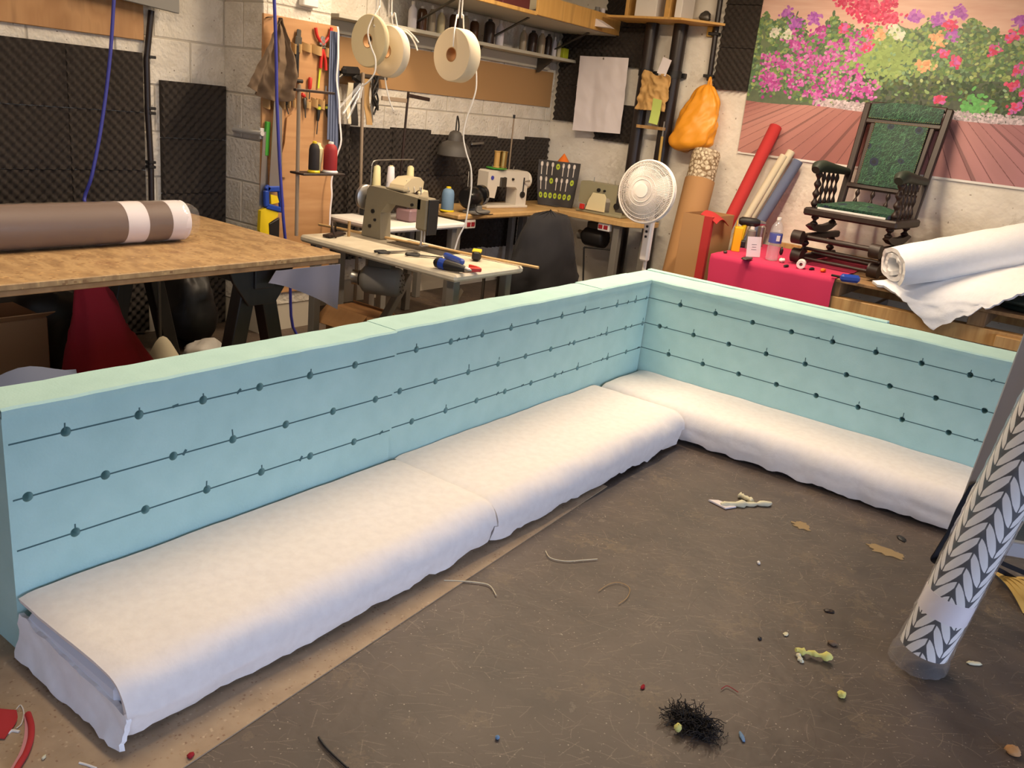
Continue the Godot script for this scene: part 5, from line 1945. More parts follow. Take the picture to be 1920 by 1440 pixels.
# ---------- right wall ----------
func leaf_blob(im, x, y, rx, ry, rot, col):
	var w = im.get_width()
	var h = im.get_height()
	var e = int(max(rx, ry)) + 1
	var cs = cos(rot)
	var sn = sin(rot)
	for yy in range(-e, e + 1):
		for xx in range(-e, e + 1):
			var u = (xx * cs + yy * sn) / rx
			var v = (-xx * sn + yy * cs) / ry
			if u * u + v * v < 1.0:
				var px = int(x) + xx
				var py = int(y) + yy
				if px >= 0 and py >= 0 and px < w and py < h:
					im.set_pixel(px, py, col)
func poster_image():
	# printed garden photograph: brick wall, flowering shrubs, gravel, wooden deck
	var w = 1400
	var h = 700
	var r = RandomNumberGenerator.new()
	r.seed = 91
	var im = Image.create(w, h, false, Image.FORMAT_RGB8)
	var ns = fuzz(92, 0.008)
	for y in range(0, 320):
		for x in w:
			var k = 0.5 + 0.5 * ns.get_noise_2d(x * 0.8, y * 5.0)
			im.set_pixel(x, y, c8(210, 166, 150).lerp(c8(226, 194, 178), k))
	var top_edge = PackedFloat32Array()
	for x in w:
		top_edge.append(255.0 + 60.0 * ns.get_noise_2d(x * 1.3, 7.0) - 50.0 * exp(-pow((x - 860.0) / 60.0, 2.0)))
	for y in range(160, 535):
		for x in w:
			if y > top_edge[x]:
				var dk = clamp((y - 330.0) / 110.0, 0.0, 1.0) * (1.0 if x > 330 else 0.35)
				im.set_pixel(x, y, c8(96, 112, 84).lerp(c8(60, 66, 62), dk).lerp(c8(120, 134, 100), 0.3 + 0.3 * ns.get_noise_2d(x * 4.0, y * 4.0)))
	var greens = [c8(104, 140, 84), c8(132, 162, 96), c8(160, 178, 108), c8(92, 128, 88), c8(120, 156, 116), c8(84, 112, 84)]
	for i in 6500:
		var x = r.randf() * w
		var y = top_edge[int(x)] - 8 + r.randf() * 255
		if y > 505: continue
		var dk = 0.3 if y > 400 and x > 330 else 0.0
		leaf_blob(im, x, y, r.randf_range(3, 10), r.randf_range(2, 6), r.randf() * PI, greens[r.randi() % greens.size()].darkened(r.randf() * 0.2 + dk))
	for i in 500:
		leaf_blob(im, 390 + r.randfn(0, 60), 340 + r.randfn(0, 35), r.randf_range(4, 10), r.randf_range(4, 7), r.randf() * PI, c8(150, 176, 104).darkened(r.randf() * 0.15))
	for i in 130:
		leaf_blob(im, 690 + r.randfn(0, 20), 480 + r.randfn(0, 18), r.randf_range(4, 9), r.randf_range(4, 7), r.randf() * PI, c8(112, 190, 104).darkened(r.randf() * 0.15))
	for i in 300:
		leaf_blob(im, 860 + r.randfn(0, 40), 262 + r.randfn(0, 26), r.randf_range(4, 10), r.randf_range(4, 8), r.randf() * PI, c8(172, 192, 148).darkened(r.randf() * 0.15))
	# pebbles
	for i in 2600:
		var x = 230 + r.randf() * (w - 230)
		var y = 492 + r.randf() * 30
		var g = r.randf_range(160, 226)
		leaf_blob(im, x, y, r.randf_range(2, 6), r.randf_range(2, 4), r.randf() * PI, c8(g, g * 0.92, g * 0.95))
	var mag = [c8(200, 84, 172), c8(216, 110, 188), c8(188, 66, 154), c8(224, 140, 204)]
	var cri = [c8(226, 70, 112), c8(234, 98, 134), c8(212, 54, 98)]
	var pur = [c8(178, 94, 196), c8(200, 122, 206)]
	var pea = [c8(238, 170, 126), c8(242, 194, 146)]
	var whi = [c8(234, 228, 214), c8(222, 230, 204)]
	# flower clusters: [x, y, spread, colours] in the print's own pixels
	var cl = []
	for q in [[140, 330], [165, 385], [205, 425], [225, 478], [80, 462], [315, 345], [335, 410], [290, 450], [350, 452], [245, 375], [110, 385], [55, 435], [205, 275], [275, 420], [380, 446], [120, 300], [260, 330], [190, 360], [320, 300], [60, 380], [150, 450]]:
		cl.append([q[0], q[1], 26, mag])
	for q in [[255, 175], [315, 188], [350, 210], [390, 185], [410, 230], [300, 205], [375, 220], [340, 175], [280, 165], [330, 225]]:
		cl.append([q[0], q[1], 18, cri])
	for q in [[85, 225], [175, 235], [470, 220], [535, 228], [590, 205], [585, 275], [750, 220], [120, 250]]:
		cl.append([q[0], q[1], 15, pur])
	for q in [[545, 285], [530, 360], [380, 275]]:
		cl.append([q[0], q[1], 15, pea])
	for q in [[570, 325], [610, 348], [570, 240], [735, 265], [765, 250], [860, 345], [775, 360], [770, 405], [790, 470], [590, 462], [850, 460], [275, 262], [350, 275], [355, 318], [700, 305], [800, 425], [900, 300], [960, 340], [1020, 300], [1100, 360], [1200, 320], [1290, 380], [1150, 430], [1000, 440]]:
		cl.append([q[0], q[1], 11, [cri[0], cri[1], mag[1]]])
	for q in [[60, 285], [100, 290], [420, 260], [440, 275]]:
		cl.append([q[0], q[1], 11, whi])
	for q in cl:
		for k in 46:
			leaf_blob(im, q[0] + r.randfn(0, q[2] * 0.65), q[1] + r.randfn(0, q[2] * 0.6), r.randf_range(3, 8), r.randf_range(3, 5.5), r.randf() * PI, q[3][r.randi() % q[3].size()].darkened(r.randf() * 0.14))
	for i in 420:
		var x = r.randf() * w
		leaf_blob(im, x, top_edge[int(x)] + r.randf() * 210, r.randf_range(3, 7), r.randf_range(3, 5), r.randf() * PI, greens[r.randi() % 5].lightened(r.randf() * 0.2))
	# deck boards running away to a far point
	for y in range(515, h):
		for x in w:
			var dy = y - 330.0
			if y < 518 + 3.0 * sin(x * 0.02): continue
			var u = (x - 500.0) / dy * 6.5
			var k = floor(u)
			var fr = u - k
			var base = 0.5 + 0.5 * sin(k * 12.9898)
			var c = c8(172, 112, 106).lerp(c8(204, 146, 136), base)
			c = c.lerp(c8(178, 128, 142), clamp((x - 450.0) / 450.0, 0.0, 1.0) * 0.6)
			c = c.darkened(0.10 * (0.5 + 0.5 * ns.get_noise_2d(u * 60.0, dy * 0.6)))
			if fr < 0.05:
				c = c8(120, 76, 76)
			elif fr < 0.25 and int(k) % 4 == 0:
				c = c.darkened(0.2)
			im.set_pixel(x, y, c)
	return im
func lean_roll(called, label, cat, top, bot, r, mt, group = ""):
	var t = wthing(called, label, cat, bot, group)
	var st = S()
	tube(st, [bot, top], r, 18)
	part("roll", st, mt, t)
	return t
func build_right_wall_things():
	# poster
	var t = wthing("garden_poster", "large printed garden poster of pink flowers above a wooden deck", "poster", Vector3(XW, 1.43, -1.3))
	var pm = StandardMaterial3D.new()
	pm.albedo_texture = timg(poster_image())
	pm.roughness = 0.55
	var z0 = -2.90
	var z1 = 0.55
	var y0 = 1.425
	var y1 = 3.0
	var st = S()
	var ns = fuzz(93, 1.0)
	shell(st, 40, 16, func(u, v): return Vector3(XW - 0.008 - 0.006 * (0.5 + 0.5 * ns.get_noise_2d(u * 8.0, v * 3.0)), lerp(y1, y0, v), lerp(z0 + 0.0, z1, u) - 0.03 * (1.0 - u) * (1.0 - v)), -0.002)
	part("print", st, pm, t)
	st = S()
	abox(st, Vector3(XW - 0.014, y0 - 0.012, z0), Vector3(XW - 0.002, y0 + 0.004, z1), 0.0)
	part("white_border", st, m.white, t)
	# pipes
	for q in [[-3.83, 0.058, "black soil pipe nearer the pinned paper on the right wall"], [-3.56, 0.062, "black soil pipe nearer the orange bag on the right wall"]]:
		t = wthing("soil_pipe", q[2], "pipe", Vector3(XW - 0.08, 0, q[0]))
		st = S()
		tube(st, [Vector3(XW - 0.085, 0, q[0]), Vector3(XW - 0.085, 2.377, q[0])], q[1], 20)
		part("pipe", st, m.black_pipe, t)
		for y in [0.95, 1.98]:
			st = S()
			lathe(st, T(Vector3(XW - 0.085, y, q[0])), [[q[1], -0.03], [q[1] + 0.006, -0.03], [q[1] + 0.006, 0.03], [q[1], 0.03]], 20)
			abox(st, Vector3(XW - 0.04, y - 0.02, q[0] - q[1] - 0.02), Vector3(XW, y + 0.02, q[0] + q[1] + 0.02), 0.002)
			part("clip", st, m.black, t)
	t = wthing("black_conduit", "thin black conduit above the orange bag on the right wall", "conduit", Vector3(XW - 0.03, 1.93, -3.25))
	st = S()
	tube(st, [ox(1330, 152, XW - 0.03), ox(1352, -6, XW - 0.03), Vector3(XW - 0.03, 3.05, ox(1352, -6, XW - 0.03).z)], 0.022, 12)
	part("pipe", st, m.black_pipe, t)
	for y in [64, 143]:
		st = S()
		var c = ox(1341 if y < 100 else 1331, y, XW - 0.03)
		abox(st, c + Vector3(-0.026, -0.012, -0.05), c + Vector3(0.03, 0.012, 0.04), 0.003)
		part("clip", st, m.black, t)
	# pinned paper
	st = S()
	ns = fuzz(94, 1.0)
	var pa = ox(1090, 105, XW - 0.085)
	var pb2 = ox(1180, 109, XW - 0.085)
	var pc = ox(1163, 251, XW - 0.11)
	var pd = ox(1075, 244, XW - 0.11)
	shell(st, 24, 24, func(u, v):
		var p = pa.lerp(pb2, u).lerp(pd.lerp(pc, u), v)
		p.x -= 0.012 * (abs(fposmod(u * 3.0, 2.0) - 1.0)) + 0.01 * abs(v - 0.52) + 0.008 * ns.get_noise_2d(u * 4.0, v * 4.0)
		return p, 0.002)
	t = solo("paper_sheet", st, m.paper, "large white paper sheet with fold creases pinned to the foam", "paper")
	st = S()
	lathe(st, T(pa.lerp(pb2, 0.5) + Vector3(-0.012, -0.015, 0), Vector3(0, 0, 90)), [[0.0, -0.07], [0.004, -0.07], [0.004, 0.0], [0.009, 0.004], [0.0, 0.008]], 10)
	var o = part("pin", st, m.steel, t)
	o.position = -t.position
	# brown paper bag, tag, note, stick
	st = S()
	ns = fuzz(95, 1.0)
	var xx = XW - 0.21
	var a0 = ox(1207, 133, xx)
	var a1 = ox(1256, 145, xx)
	var a2 = ox(1248, 210, xx)
	var a3 = ox(1192, 204, xx)
	shell(st, 20, 20, func(u, v):
		var p = a0.lerp(a1, u).lerp(a3.lerp(a2, u), v)
		p.y += 0.012 * sin(u * 9.0) * (1.0 - v)
		p.x += 0.05 * ns.get_noise_2d(u * 1.3, v * 1.6) + 0.03 * ns.get_noise_2d(u * 4.0, v * 4.0 + 9.0) - 0.05 * sin(PI * u) * v
		return p, 0.01)
	solo("paper_bag", st, m.brown_paper, "crumpled brown paper bag hanging on the black soil pipes", "bag")
	st = S()
	bar(st, ox(1252, 110, xx - 0.02), ox(1240, 140, xx - 0.02), 0.004, 0.085, 0.0, Vector3(0, 0, 1))
	solo("paper_tag", st, m.paper, "small white lined tag above the brown paper bag", "tag")
	st = S()
	var n0 = ox(1225, 184, xx - 0.07)
	shell(st, 6, 8, func(u, v): return n0 + Vector3(0.01 * sin(v * 3.0), -0.20 * v - 0.01 * u, 0.085 * u - 0.01 * v), 0.002)
	solo("green_note", st, m.lime_note, "pale green note hanging below the brown paper bag", "note")
	st = S()
	abox(st, ox(1195, 237, XW - 0.16) + Vector3(-0.02, -0.01, 0), ox(1246, 241, XW - 0.16) + Vector3(0.02, 0.008, 0), 0.002)
	solo("wooden_stick", st, m.pine, "short wooden stick fixed across the black soil pipes", "stick")
	t = wthing("long_screwdriver", "long screwdriver with amber handle hanging on the black soil pipe", "screwdriver", ox(1236, 300, XW - 0.17))
	st = S()
	tube(st, [ox(1246, 228, XW - 0.17), ox(1242, 258, XW - 0.17)], 0.007, 8)
	part("blade", st, m.grey, t)
	st = S()
	tube(st, [ox(1242, 256, XW - 0.17), ox(1236, 304, XW - 0.17)], 0.012, 8)
	part("handle", st, m.raffia, t)
	# orange bag
	t = wthing("orange_bag", "bulging orange plastic bag hanging from the thin conduit", "bag", ox(1312, 270, XW - 0.13))
	st = S()
	var top = ox(1330, 158, XW - 0.08)
	ns = fuzz(96, 1.0)
	ball(st, 44, 30, func(u, v):
		var a = TAU * u
		var yy = lerp(0.0, -0.55, v)
		var w = 0.012 + 0.185 * pow(sin(min(v * 1.05, 1.0) * PI * 0.55), 0.55)
		if v > 0.86:
			w *= sqrt(max(0.0, 1.0 - pow((v - 0.86) / 0.14, 2.0)))
		var k = 1.0 + 0.16 * cos(a * 8.0 + 1.0 + 2.0 * ns.get_noise_1d(v * 4.0)) * (1.0 - v) * (1.0 - v) + 0.22 * ns.get_noise_3d(cos(a) * 1.5, v * 2.5, sin(a) * 1.5)
		return Vector3(min(top.x - 0.02 - sin(a) * w * k * 0.55 - 0.05 * v, XW - 0.012), top.y + yy + 0.02 * cos(a) * v, top.z + cos(a) * w * k - 0.05 * v))
	part("bag", st, m.orange_bag, t)
	st = S()
	tube(st, curve([top + Vector3(0, -0.03, -0.01), top + Vector3(-0.01, 0.03, 0.0), top + Vector3(0.01, 0.05, 0.0), top + Vector3(0.0, -0.02, 0.02)], 5), 0.010, 8)
	part("handle_loop", st, m.orange_bag, t)
	# leaning rolls
	giraffe()
	var gt = ox(1326, 284, XW - 0.16)
	var gb = oy(1200, 655, 0.0)
	gb = Vector3(6.48, 0.02, -3.03)
	t = lean_roll("fabric_roll", "fat brown paper wrapped roll with spotted fabric leaning on the wall", "fabric roll", gt.lerp(gb, 0.17), gb, 0.125, m.card)
	st = S()
	tube(st, [gt.lerp(gb, 0.18), gt.lerp(gb, 0.02), gt], [0.118, 0.118, 0.108], 20)
	part("spotted_end", st, m.spots, t, "white spotted taupe fabric")
	var lt = ox(1455, 238, XW - 0.06)
	lean_roll("fabric_roll", "red fabric roll leaning on the wall over the poster corner", "fabric roll", lt, Vector3(6.20, 0.15, -2.76), 0.050, m.red_cloth)
	lean_roll("cardboard_tube", "cream cardboard tube leaning beside the red roll", "tube", ox(1470, 292, XW - 0.10), Vector3(6.34, 0.1, -2.79), 0.030, m.linen, "cream tubes")
	lean_roll("cardboard_tube", "longer cream cardboard tube leaning between the short tube and blue roll", "tube", ox(1484, 284, XW - 0.05), Vector3(6.42, 0.1, -2.785), 0.032, m.linen, "cream tubes")
	lean_roll("fabric_roll", "blue fabric roll leaning on the wall behind the cream tubes", "fabric roll", ox(1497, 302, XW - 0.07), Vector3(6.50, 0.02, -2.77), 0.04, m.denim)
	# open cardboard box with red tape
	t = thing("cardboard_box", "tall open cardboard box with red cloth tape beside the pink covered bench", "box", Vector3(6.32, 0, -2.735), 0.0)
	for q in [[0, 0.115, 0.42, 0.006], [0, -0.115, 0.42, 0.006]]:
		st = S()
		rbox(st, T(Vector3(0, 0.48, q[1])), Vector3(0.42, 0.96, 0.006), 0.0)
		part("side", st, m.card, t)
	for x in [-0.21, 0.21]:
		st = S()
		rbox(st, T(Vector3(x, 0.48, 0)), Vector3(0.006, 0.96, 0.23), 0.0)
		part("side", st, m.card, t)
	st = S()
	rbox(st, T(Vector3(0, 0.004, 0)), Vector3(0.42, 0.008, 0.23), 0.0)
	part("bottom", st, m.card, t)
	st = S()
	rbox(st, T(Vector3(-0.2145, 0.56, 0.088)), Vector3(0.004, 0.80, 0.06), 0.0)
	rbox(st, T(Vector3(-0.195, 0.56, 0.1195)), Vector3(0.04, 0.80, 0.004), 0.0)
	part("red_tape", st, m.red_cloth, t, "red cloth strip down the corner")
	st = S()
	shell(st, 8, 6, func(u, v): return Vector3(-0.21 + 0.24 * u, 0.965 + 0.03 * sin(u * 4.0) - 0.05 * v * v, 0.02 + 0.14 * v), 0.005)
	part("red_flap", st, m.red_cloth, t, "red cloth lying over the rim")
	# pedestal fan
	fan()
func giraffe():
	var ns = FastNoiseLite.new()
	ns.noise_type = FastNoiseLite.TYPE_CELLULAR
	ns.cellular_return_type = FastNoiseLite.RETURN_DISTANCE2_DIV
	ns.frequency = 0.045
	ns.seed = 97
	ns.fractal_type = FastNoiseLite.FRACTAL_NONE
	var im = Image.create(256, 256, false, Image.FORMAT_RGB8)
	for y in 256:
		for x in 256:
			im.set_pixel(x, y, c8(226, 212, 184) if ns.get_noise_2d(x, y) < -0.42 else c8(128, 104, 76))
	tri_mat("spots", im, 2.6, 0.85)
func fan():
	var c = od(1213, 360, 5.75)
	var t = wthing("pedestal_fan", "white pedestal fan standing behind the foam corner", "fan", Vector3(c.x, 0, c.z))
	var n = (-CF.normalized() * cos(0.62) - CR.normalized() * sin(0.62))
	n.y = 0.12
	n = n.normalized()
	var s = n.cross(Vector3.UP).normalized()
	var u = s.cross(n)
	var R = 0.205
	var b = Basis(s, n, s.cross(n))
	var xf = Transform3D(b, c)
	var st = S()
	for k in 2:
		var ring = []
		for i in 41:
			var a = TAU * i / 40
			ring.append(c + (s * cos(a) + u * sin(a)) * R + n * (0.012 if k == 0 else -0.012))
		tube(st, ring, 0.008, 8, false)
	part("rim", st, m.fan_grille, t)
	for f in [1, -1]:
		st = S()
		for i in 110:
			var a = TAU * i / 110
			var d = s * cos(a) + u * sin(a)
			tube(st, [c + d * 0.045 + n * 0.075 * f, c + d * 0.12 + n * 0.066 * f, c + d * R + n * 0.012 * f], 0.0021, 4, false)
		for rr in [0.075, 0.10, 0.13, 0.155, 0.18]:
			var ring = []
			for i in 37:
				var a = TAU * i / 36
				ring.append(c + (s * cos(a) + u * sin(a)) * rr + n * (0.0745 - max(rr - 0.09, 0.0) * 0.45) * f)
			tube(st, ring, 0.002, 4, false)
		part("grille", st, m.fan_grille, t)
	st = S()
	lathe(st, xf, [[0.0, 0.083], [0.045, 0.08], [0.048, 0.07], [0.0, 0.07]], 22)
	part("badge", st, m.fan_grille, t)
	for k in 3:
		st = S()
		var a0 = TAU * k / 3 + 0.4
		shell(st, 8, 10, func(p, q):
			var r = lerp(0.03, 0.175, p)
			var a = a0 + (q - 0.5) * (1.3 - 0.25 * p) + p * 0.35
			return c + (s * cos(a) + u * sin(a)) * r + n * (0.03 * (q - 0.5)), 0.003)
		part("blade", st, m.white_gloss, t)
	st = S()
	lathe(st, xf, [[0.0, 0.03], [0.035, 0.03], [0.035, -0.03], [0.06, -0.075], [0.065, -0.16], [0.045, -0.19], [0.0, -0.19]], 20)
	part("motor", st, m.fan_grille, t)
	var pc = c - n * 0.13
	st = S()
	tube(st, [Vector3(pc.x, 0.02, pc.z), Vector3(pc.x, c.y - 0.06, pc.z)], 0.014, 10)
	part("pole", st, m.fan_grille, t)
	st = S()
	rbox(st, Transform3D(Basis(s, Vector3.UP, s.cross(Vector3.UP)), Vector3(pc.x, c.y - 0.33, pc.z) + n * 0.02), Vector3(0.065, 0.30, 0.05), 0.012)
	var cb = part("control_box", st, m.fan_grille, t)
	for k in 3:
		st = S()
		rbox(st, Transform3D(Basis(s, Vector3.UP, s.cross(Vector3.UP)), Vector3(pc.x, c.y - 0.235 - 0.035 * k, pc.z) + Vector3(n.x, 0, n.z) * 0.047), Vector3(0.016, 0.016, 0.012), 0.002)
		part("button", st, m.black, cb)
	st = S()
	lathe(st, T(Vector3(pc.x, 0, pc.z)), [[0.0, 0.0], [0.20, 0.0], [0.20, 0.012], [0.05, 0.03], [0.02, 0.06], [0.0, 0.06]], 26)
	part("base", st, m.fan_grille, t)

# ---------- bench along the right wall ----------
func build_bench():
	var bx0 = 5.93
	var y = 0.72
	var t = wthing("pallet_bench", "rough pallet wood bench along the right wall", "bench", Vector3(6.5, 0, -1.0))
	var zz0 = -2.47
	var zz1 = 0.7
	for k in 6:
		var st = S()
		var a = bx0 + k * 0.188
		abox(st, Vector3(a, y - 0.022, zz0), Vector3(a + 0.180, y - 0.003 * (k % 2), zz1), 0.003)
		part("plank", st, m.pallet, t)
	for z in [-2.38, -1.6, -0.7, 0.2]:
		var st = S()
		abox(st, Vector3(bx0 + 0.02, y - 0.12, z - 0.05), Vector3(7.03, y - 0.0225, z + 0.05), 0.003)
		part("bearer", st, m.pallet, t)
	for q in [[bx0 + 0.0, 0.09], [6.9, 0.09]]:
		var st = S()
		abox(st, Vector3(q[0], y - 0.22, zz0 + 0.02), Vector3(q[0] + q[1], y - 0.1205, zz1), 0.004)
		part("rail", st, m.pine, t)
	for z in [-2.3, -1.45, -0.25]:
		for x in [bx0 + 0.06, 6.9]:
			var st = S()
			abox(st, Vector3(x - 0.018, 0.0, z - 0.018), Vector3(x + 0.018, y - 0.2205, z + 0.018), 0.003)
			part("leg", st, m.alu, t)
		var st2 = S()
		abox(st2, Vector3(bx0 + 0.05, 0.46, z - 0.015), Vector3(6.9, 0.499, z + 0.015), 0.002)
		part("cross_rail", st2, m.alu, t)
	var sb = S()
	abox(sb, Vector3(7.02, y, zz0), Vector3(7.05, y + 0.04, zz1), 0.002)
	part("back_strip", sb, m.pine, t)
	# pink cloth over the end
	var ns = fuzz(101, 1.0)
	var st = S()
	shell(st, 34, 40, func(u, v):
		var z = lerp(-2.49, -1.585, u)
		var s = v * 1.45
		var x
		var yy
		if s < 1.05:
			x = 6.965 - s
			yy = y + 0.004
		else:
			x = bx0 - 0.016 - 0.010 * sin(u * 16.0) * (s - 1.05) * 2.0 - 0.012 * (s - 1.05)
			yy = y + 0.004 - (s - 1.05)
		if s > 1.01 and s <= 1.05:
			x = bx0 - 0.012
			yy = y
		return Vector3(x, yy + 0.003 * ns.get_noise_2d(u * 9.0, v * 9.0), z + 0.02 * ns.get_noise_2d(v * 3.0, 4.0) - 0.05 * max(s - 1.05, 0.0) * u), -0.004)
	solo("pink_cloth", st, m.pink, "bright pink cloth hanging over the bench end", "cloth")
	# things on the pink cloth
	var ty = y + 0.009
	var g = oy(1378, 470, ty)
	var t2 = thing("glue_pack", "yellow cardboard pack with black print on the pink cloth", "pack", g, deg_to_rad(25))
	st = S()
	rbox(st, T(Vector3(0, 0.09, 0)), Vector3(0.11, 0.18, 0.06), 0.004)
	var ctn = part("carton", st, m.yellow_card, t2)
	st = S()
	prism(st, T(Vector3(0, 0.195, -0.02)), [Vector2(-0.055, -0.02), Vector2(0.055, -0.02), Vector2(0.045, 0.03), Vector2(-0.02, 0.035)], 0.004)
	part("lid", st, m.yellow_card, t2)
	for k in 3:
		st = S()
		rbox(st, T(Vector3(-0.01 + 0.012 * k, 0.135 - 0.006 * k, 0.0305), Vector3(0, 0, 20)), Vector3(0.035, 0.005, 0.001), 0.0)
		part("print_line", st, m.black, ctn)
	g = oy(1410, 482, ty)
	t2 = thing("label_card", "white typed card leaning against the spray can", "card", g, deg_to_rad(-30))
	st = S()
	rbox(st, T(Vector3(0, 0.075, 0), Vector3(-8, 0, 0)), Vector3(0.125, 0.145, 0.003), 0.0)
	var crd = part("card", st, m.paper, t2)
	for k in 3:
		st = S()
		rbox(st, T(Vector3(0.0, 0.092 - 0.018 * k, 0.0 + 0.0025 * k), Vector3(-8, 0, 0)), Vector3(0.045 - 0.008 * (k % 2), 0.003, 0.001), 0.0)
		part("print_line", st, m.grey, crd)
	for q in [["silver spray can behind the white typed card", 1422, 462, 0.030, 0.19, m.steel], ["clear spray can beside the silver spray can", 1404, 466, 0.032, 0.17, m.grey]]:
		g = oy(q[1], q[2], ty)
		t2 = thing("spray_can", q[0], "spray can", g)
		st = S()
		lathe(st, Transform3D(), [[0.0, 0.0], [q[3], 0.0], [q[3], q[4] * 0.82], [q[3] * 0.6, q[4] * 0.88], [0.0, q[4] * 0.88]], 18)
		part("can", st, q[5], t2)
		st = S()
		lathe(st, Transform3D(), [[0.0, q[4] * 0.87], [q[3] * 0.55, q[4] * 0.87], [q[3] * 0.5, q[4]], [0.0, q[4]]], 14)
		part("cap", st, m.white, t2)
	# water bottle
	g = oy(1446, 488, ty)
	t2 = thing("water_bottle", "clear plastic water bottle with a blue label on the pink cloth", "bottle", g)
	st = S()
	lathe(st, Transform3D(), [[0.0, 0.004], [0.03, 0.0], [0.042, 0.006], [0.045, 0.02], [0.043, 0.035], [0.045, 0.05], [0.043, 0.065], [0.045, 0.08], [0.043, 0.095], [0.045, 0.11], [0.044, 0.125], [0.045, 0.205], [0.044, 0.225], [0.038, 0.25], [0.022, 0.275], [0.014, 0.285], [0.014, 0.295], [0.0, 0.295]], 26)
	part("bottle", st, m.clear, t2)
	st = S()
	lathe(st, Transform3D(), [[0.0458, 0.128], [0.0462, 0.13], [0.0462, 0.195], [0.0458, 0.197]], 26)
	var lbl = part("label_band", st, plain(c8(76, 84, 160), 0.5), t2)
	st = S()
	lathe(st, Transform3D(), [[0.0, 0.290], [0.016, 0.290], [0.016, 0.308], [0.0, 0.310]], 16)
	part("cap", st, m.white, t2)
	st = S()
	rbox(st, T(Vector3(-0.034, 0.165, 0.0315), Vector3(0, -45, 0)), Vector3(0.026, 0.04, 0.002), 0.0)
	part("label_panel", st, m.white, lbl)
	# cordless drill lying on top of the cartons
	t2 = wthing("cordless_drill", "black and yellow cordless drill standing behind the yellow pack", "drill", oy(1398, 468, ty))
	var e0 = oy(1384, 413, 0.965)
	g = oy(1398, 466, ty) + Vector3(0.06, 0, -0.02)
	st = S()
	var dz = Vector3(0.5, 0, 0.85).normalized()
	tube(st, [g + Vector3(0, 0.20, 0) - dz * 0.09, g + Vector3(0, 0.20, 0) - dz * 0.07, g + Vector3(0, 0.20, 0) + dz * 0.04, g + Vector3(0, 0.20, 0) + dz * 0.07], [0.022, 0.034, 0.034, 0.02], 14)
	part("body", st, m.black, t2)
	st = S()
	tube(st, [g + Vector3(0, 0.20, 0) + dz * 0.07, g + Vector3(0, 0.20, 0) + dz * 0.115], [0.022, 0.012], 12)
	part("chuck", st, m.steel, t2)
	st = S()
	bar(st, g + Vector3(0, 0.18, 0) - dz * 0.04, g + Vector3(0, 0.05, 0) - dz * 0.055, 0.038, 0.045, 0.008)
	part("grip", st, m.yellow, t2)
	st = S()
	rbox(st, Transform3D(Basis(Vector3.UP.cross(dz), Vector3.UP, dz), g + Vector3(0, 0.027, 0) - dz * 0.05), Vector3(0.07, 0.052, 0.10), 0.008)
	part("battery", st, m.black, t2)
	# small items
	for q in [["crumpled clear wrapper beside the water bottle", "wrapper", 1466, 492, Vector3(0.028, 0.016, 0.022), m.white], ["dark clip lying in front of the wrapper", "clip", 1474, 500, Vector3(0.04, 0.007, 0.014), m.black], ["small dark lump at the pink cloth's rear corner", "lump", 1360, 475, Vector3(0.02, 0.010, 0.014), m.dark_steel], ["dark bottle cap behind the water bottle", "cap", 1464, 478, Vector3(0.014, 0.03, 0.014), m.black], ["dark metal scraps under the white typed card", "scraps", 1400, 487, Vector3(0.07, 0.010, 0.03), m.dark_steel], ["amber plastic lump near the blue tool", "lump", 1543, 510, Vector3(0.035, 0.013, 0.016), m.orange], ["dark spectacle case lying by the white tape roll", "case", 1522, 506, Vector3(0.04, 0.008, 0.014), m.black]]:
		st = S()
		var p = oy(q[2], q[3], ty)
		lump(st, p + Vector3(0, q[4].y * 0.98, 0), q[4], 0.35, 0.12, int(q[2]), 16, 10, ty)
		solo("small_" + q[1].replace("cap", "stopper"), st, q[5], q[0], q[1])
	g = oy(1501, 503, ty)
	st = S()
	var rb = Basis(Vector3(0, 0, 1), Vector3(-1, 0, 0.25).normalized(), Vector3(0, 1, 0))
	lathe(st, Transform3D(Basis(Vector3(0.24, 0, 0.97), Vector3(-0.97, 0, 0.24), Vector3(0, 1, 0)), g + Vector3(0, 0.031, 0)), [[0.012, -0.04], [0.029, -0.04], [0.031, -0.036], [0.031, 0.036], [0.029, 0.04], [0.012, 0.04], [0.012, -0.04]], 22)
	solo("tape_roll", st, m.white, "small white tape roll lying on its side by the chair foot", "tape")
	t2 = wthing("staple_tool", "dark blue hand tool lying on the bench beside the pink cloth", "tool", oy(1590, 526, y))
	st = S()
	bar(st, oy(1576, 520, y + 0.03), oy(1612, 524, y + 0.03), 0.05, 0.05, 0.015)
	part("body", st, m.blue, t2)
	st = S()
	tube(st, [oy(1560, 516, y + 0.02), oy(1580, 520, y + 0.025)], 0.008, 8)
	part("nose", st, m.black, t2)
	# wadding roll
	t2 = wthing("wadding_roll", "thick white wadding roll lying on the bench with a loose end hanging down", "wadding", Vector3(6.2, y, -1.1))
	var s0 = Vector3(5.90, 0.875, -1.25)
	var s1 = od(1985, 448, 5.55)
	var ax = (s1 - s0).normalized()
	var sx = Vector3.UP.cross(ax).normalized()
	var sy = ax.cross(sx)
	st = S()
	ns = fuzz(103, 1.0)
	shell(st, 64, 24, func(u, v):
		var a = -0.5 * PI + u * TAU * 1.9
		var r = 0.040 + 0.088 * u
		var tpr = 1.0 + 0.22 * v
		var p = s0.lerp(s1, v) + sx * cos(a) * r * 1.18 * tpr + sy * sin(a) * r * 0.86 * tpr
		return p + ax * 0.02 * ns.get_noise_2d(u * 9.0, 3.0) + sy * 0.008 * ns.get_noise_2d(u * 8.0, v * 5.0), 0.028)
	part("roll", st, m.wadding_white, t2)
	st = S()
	var f0 = Vector3(5.95, 0.752, -1.36)
	var f1 = od(1985, 480, 5.45)
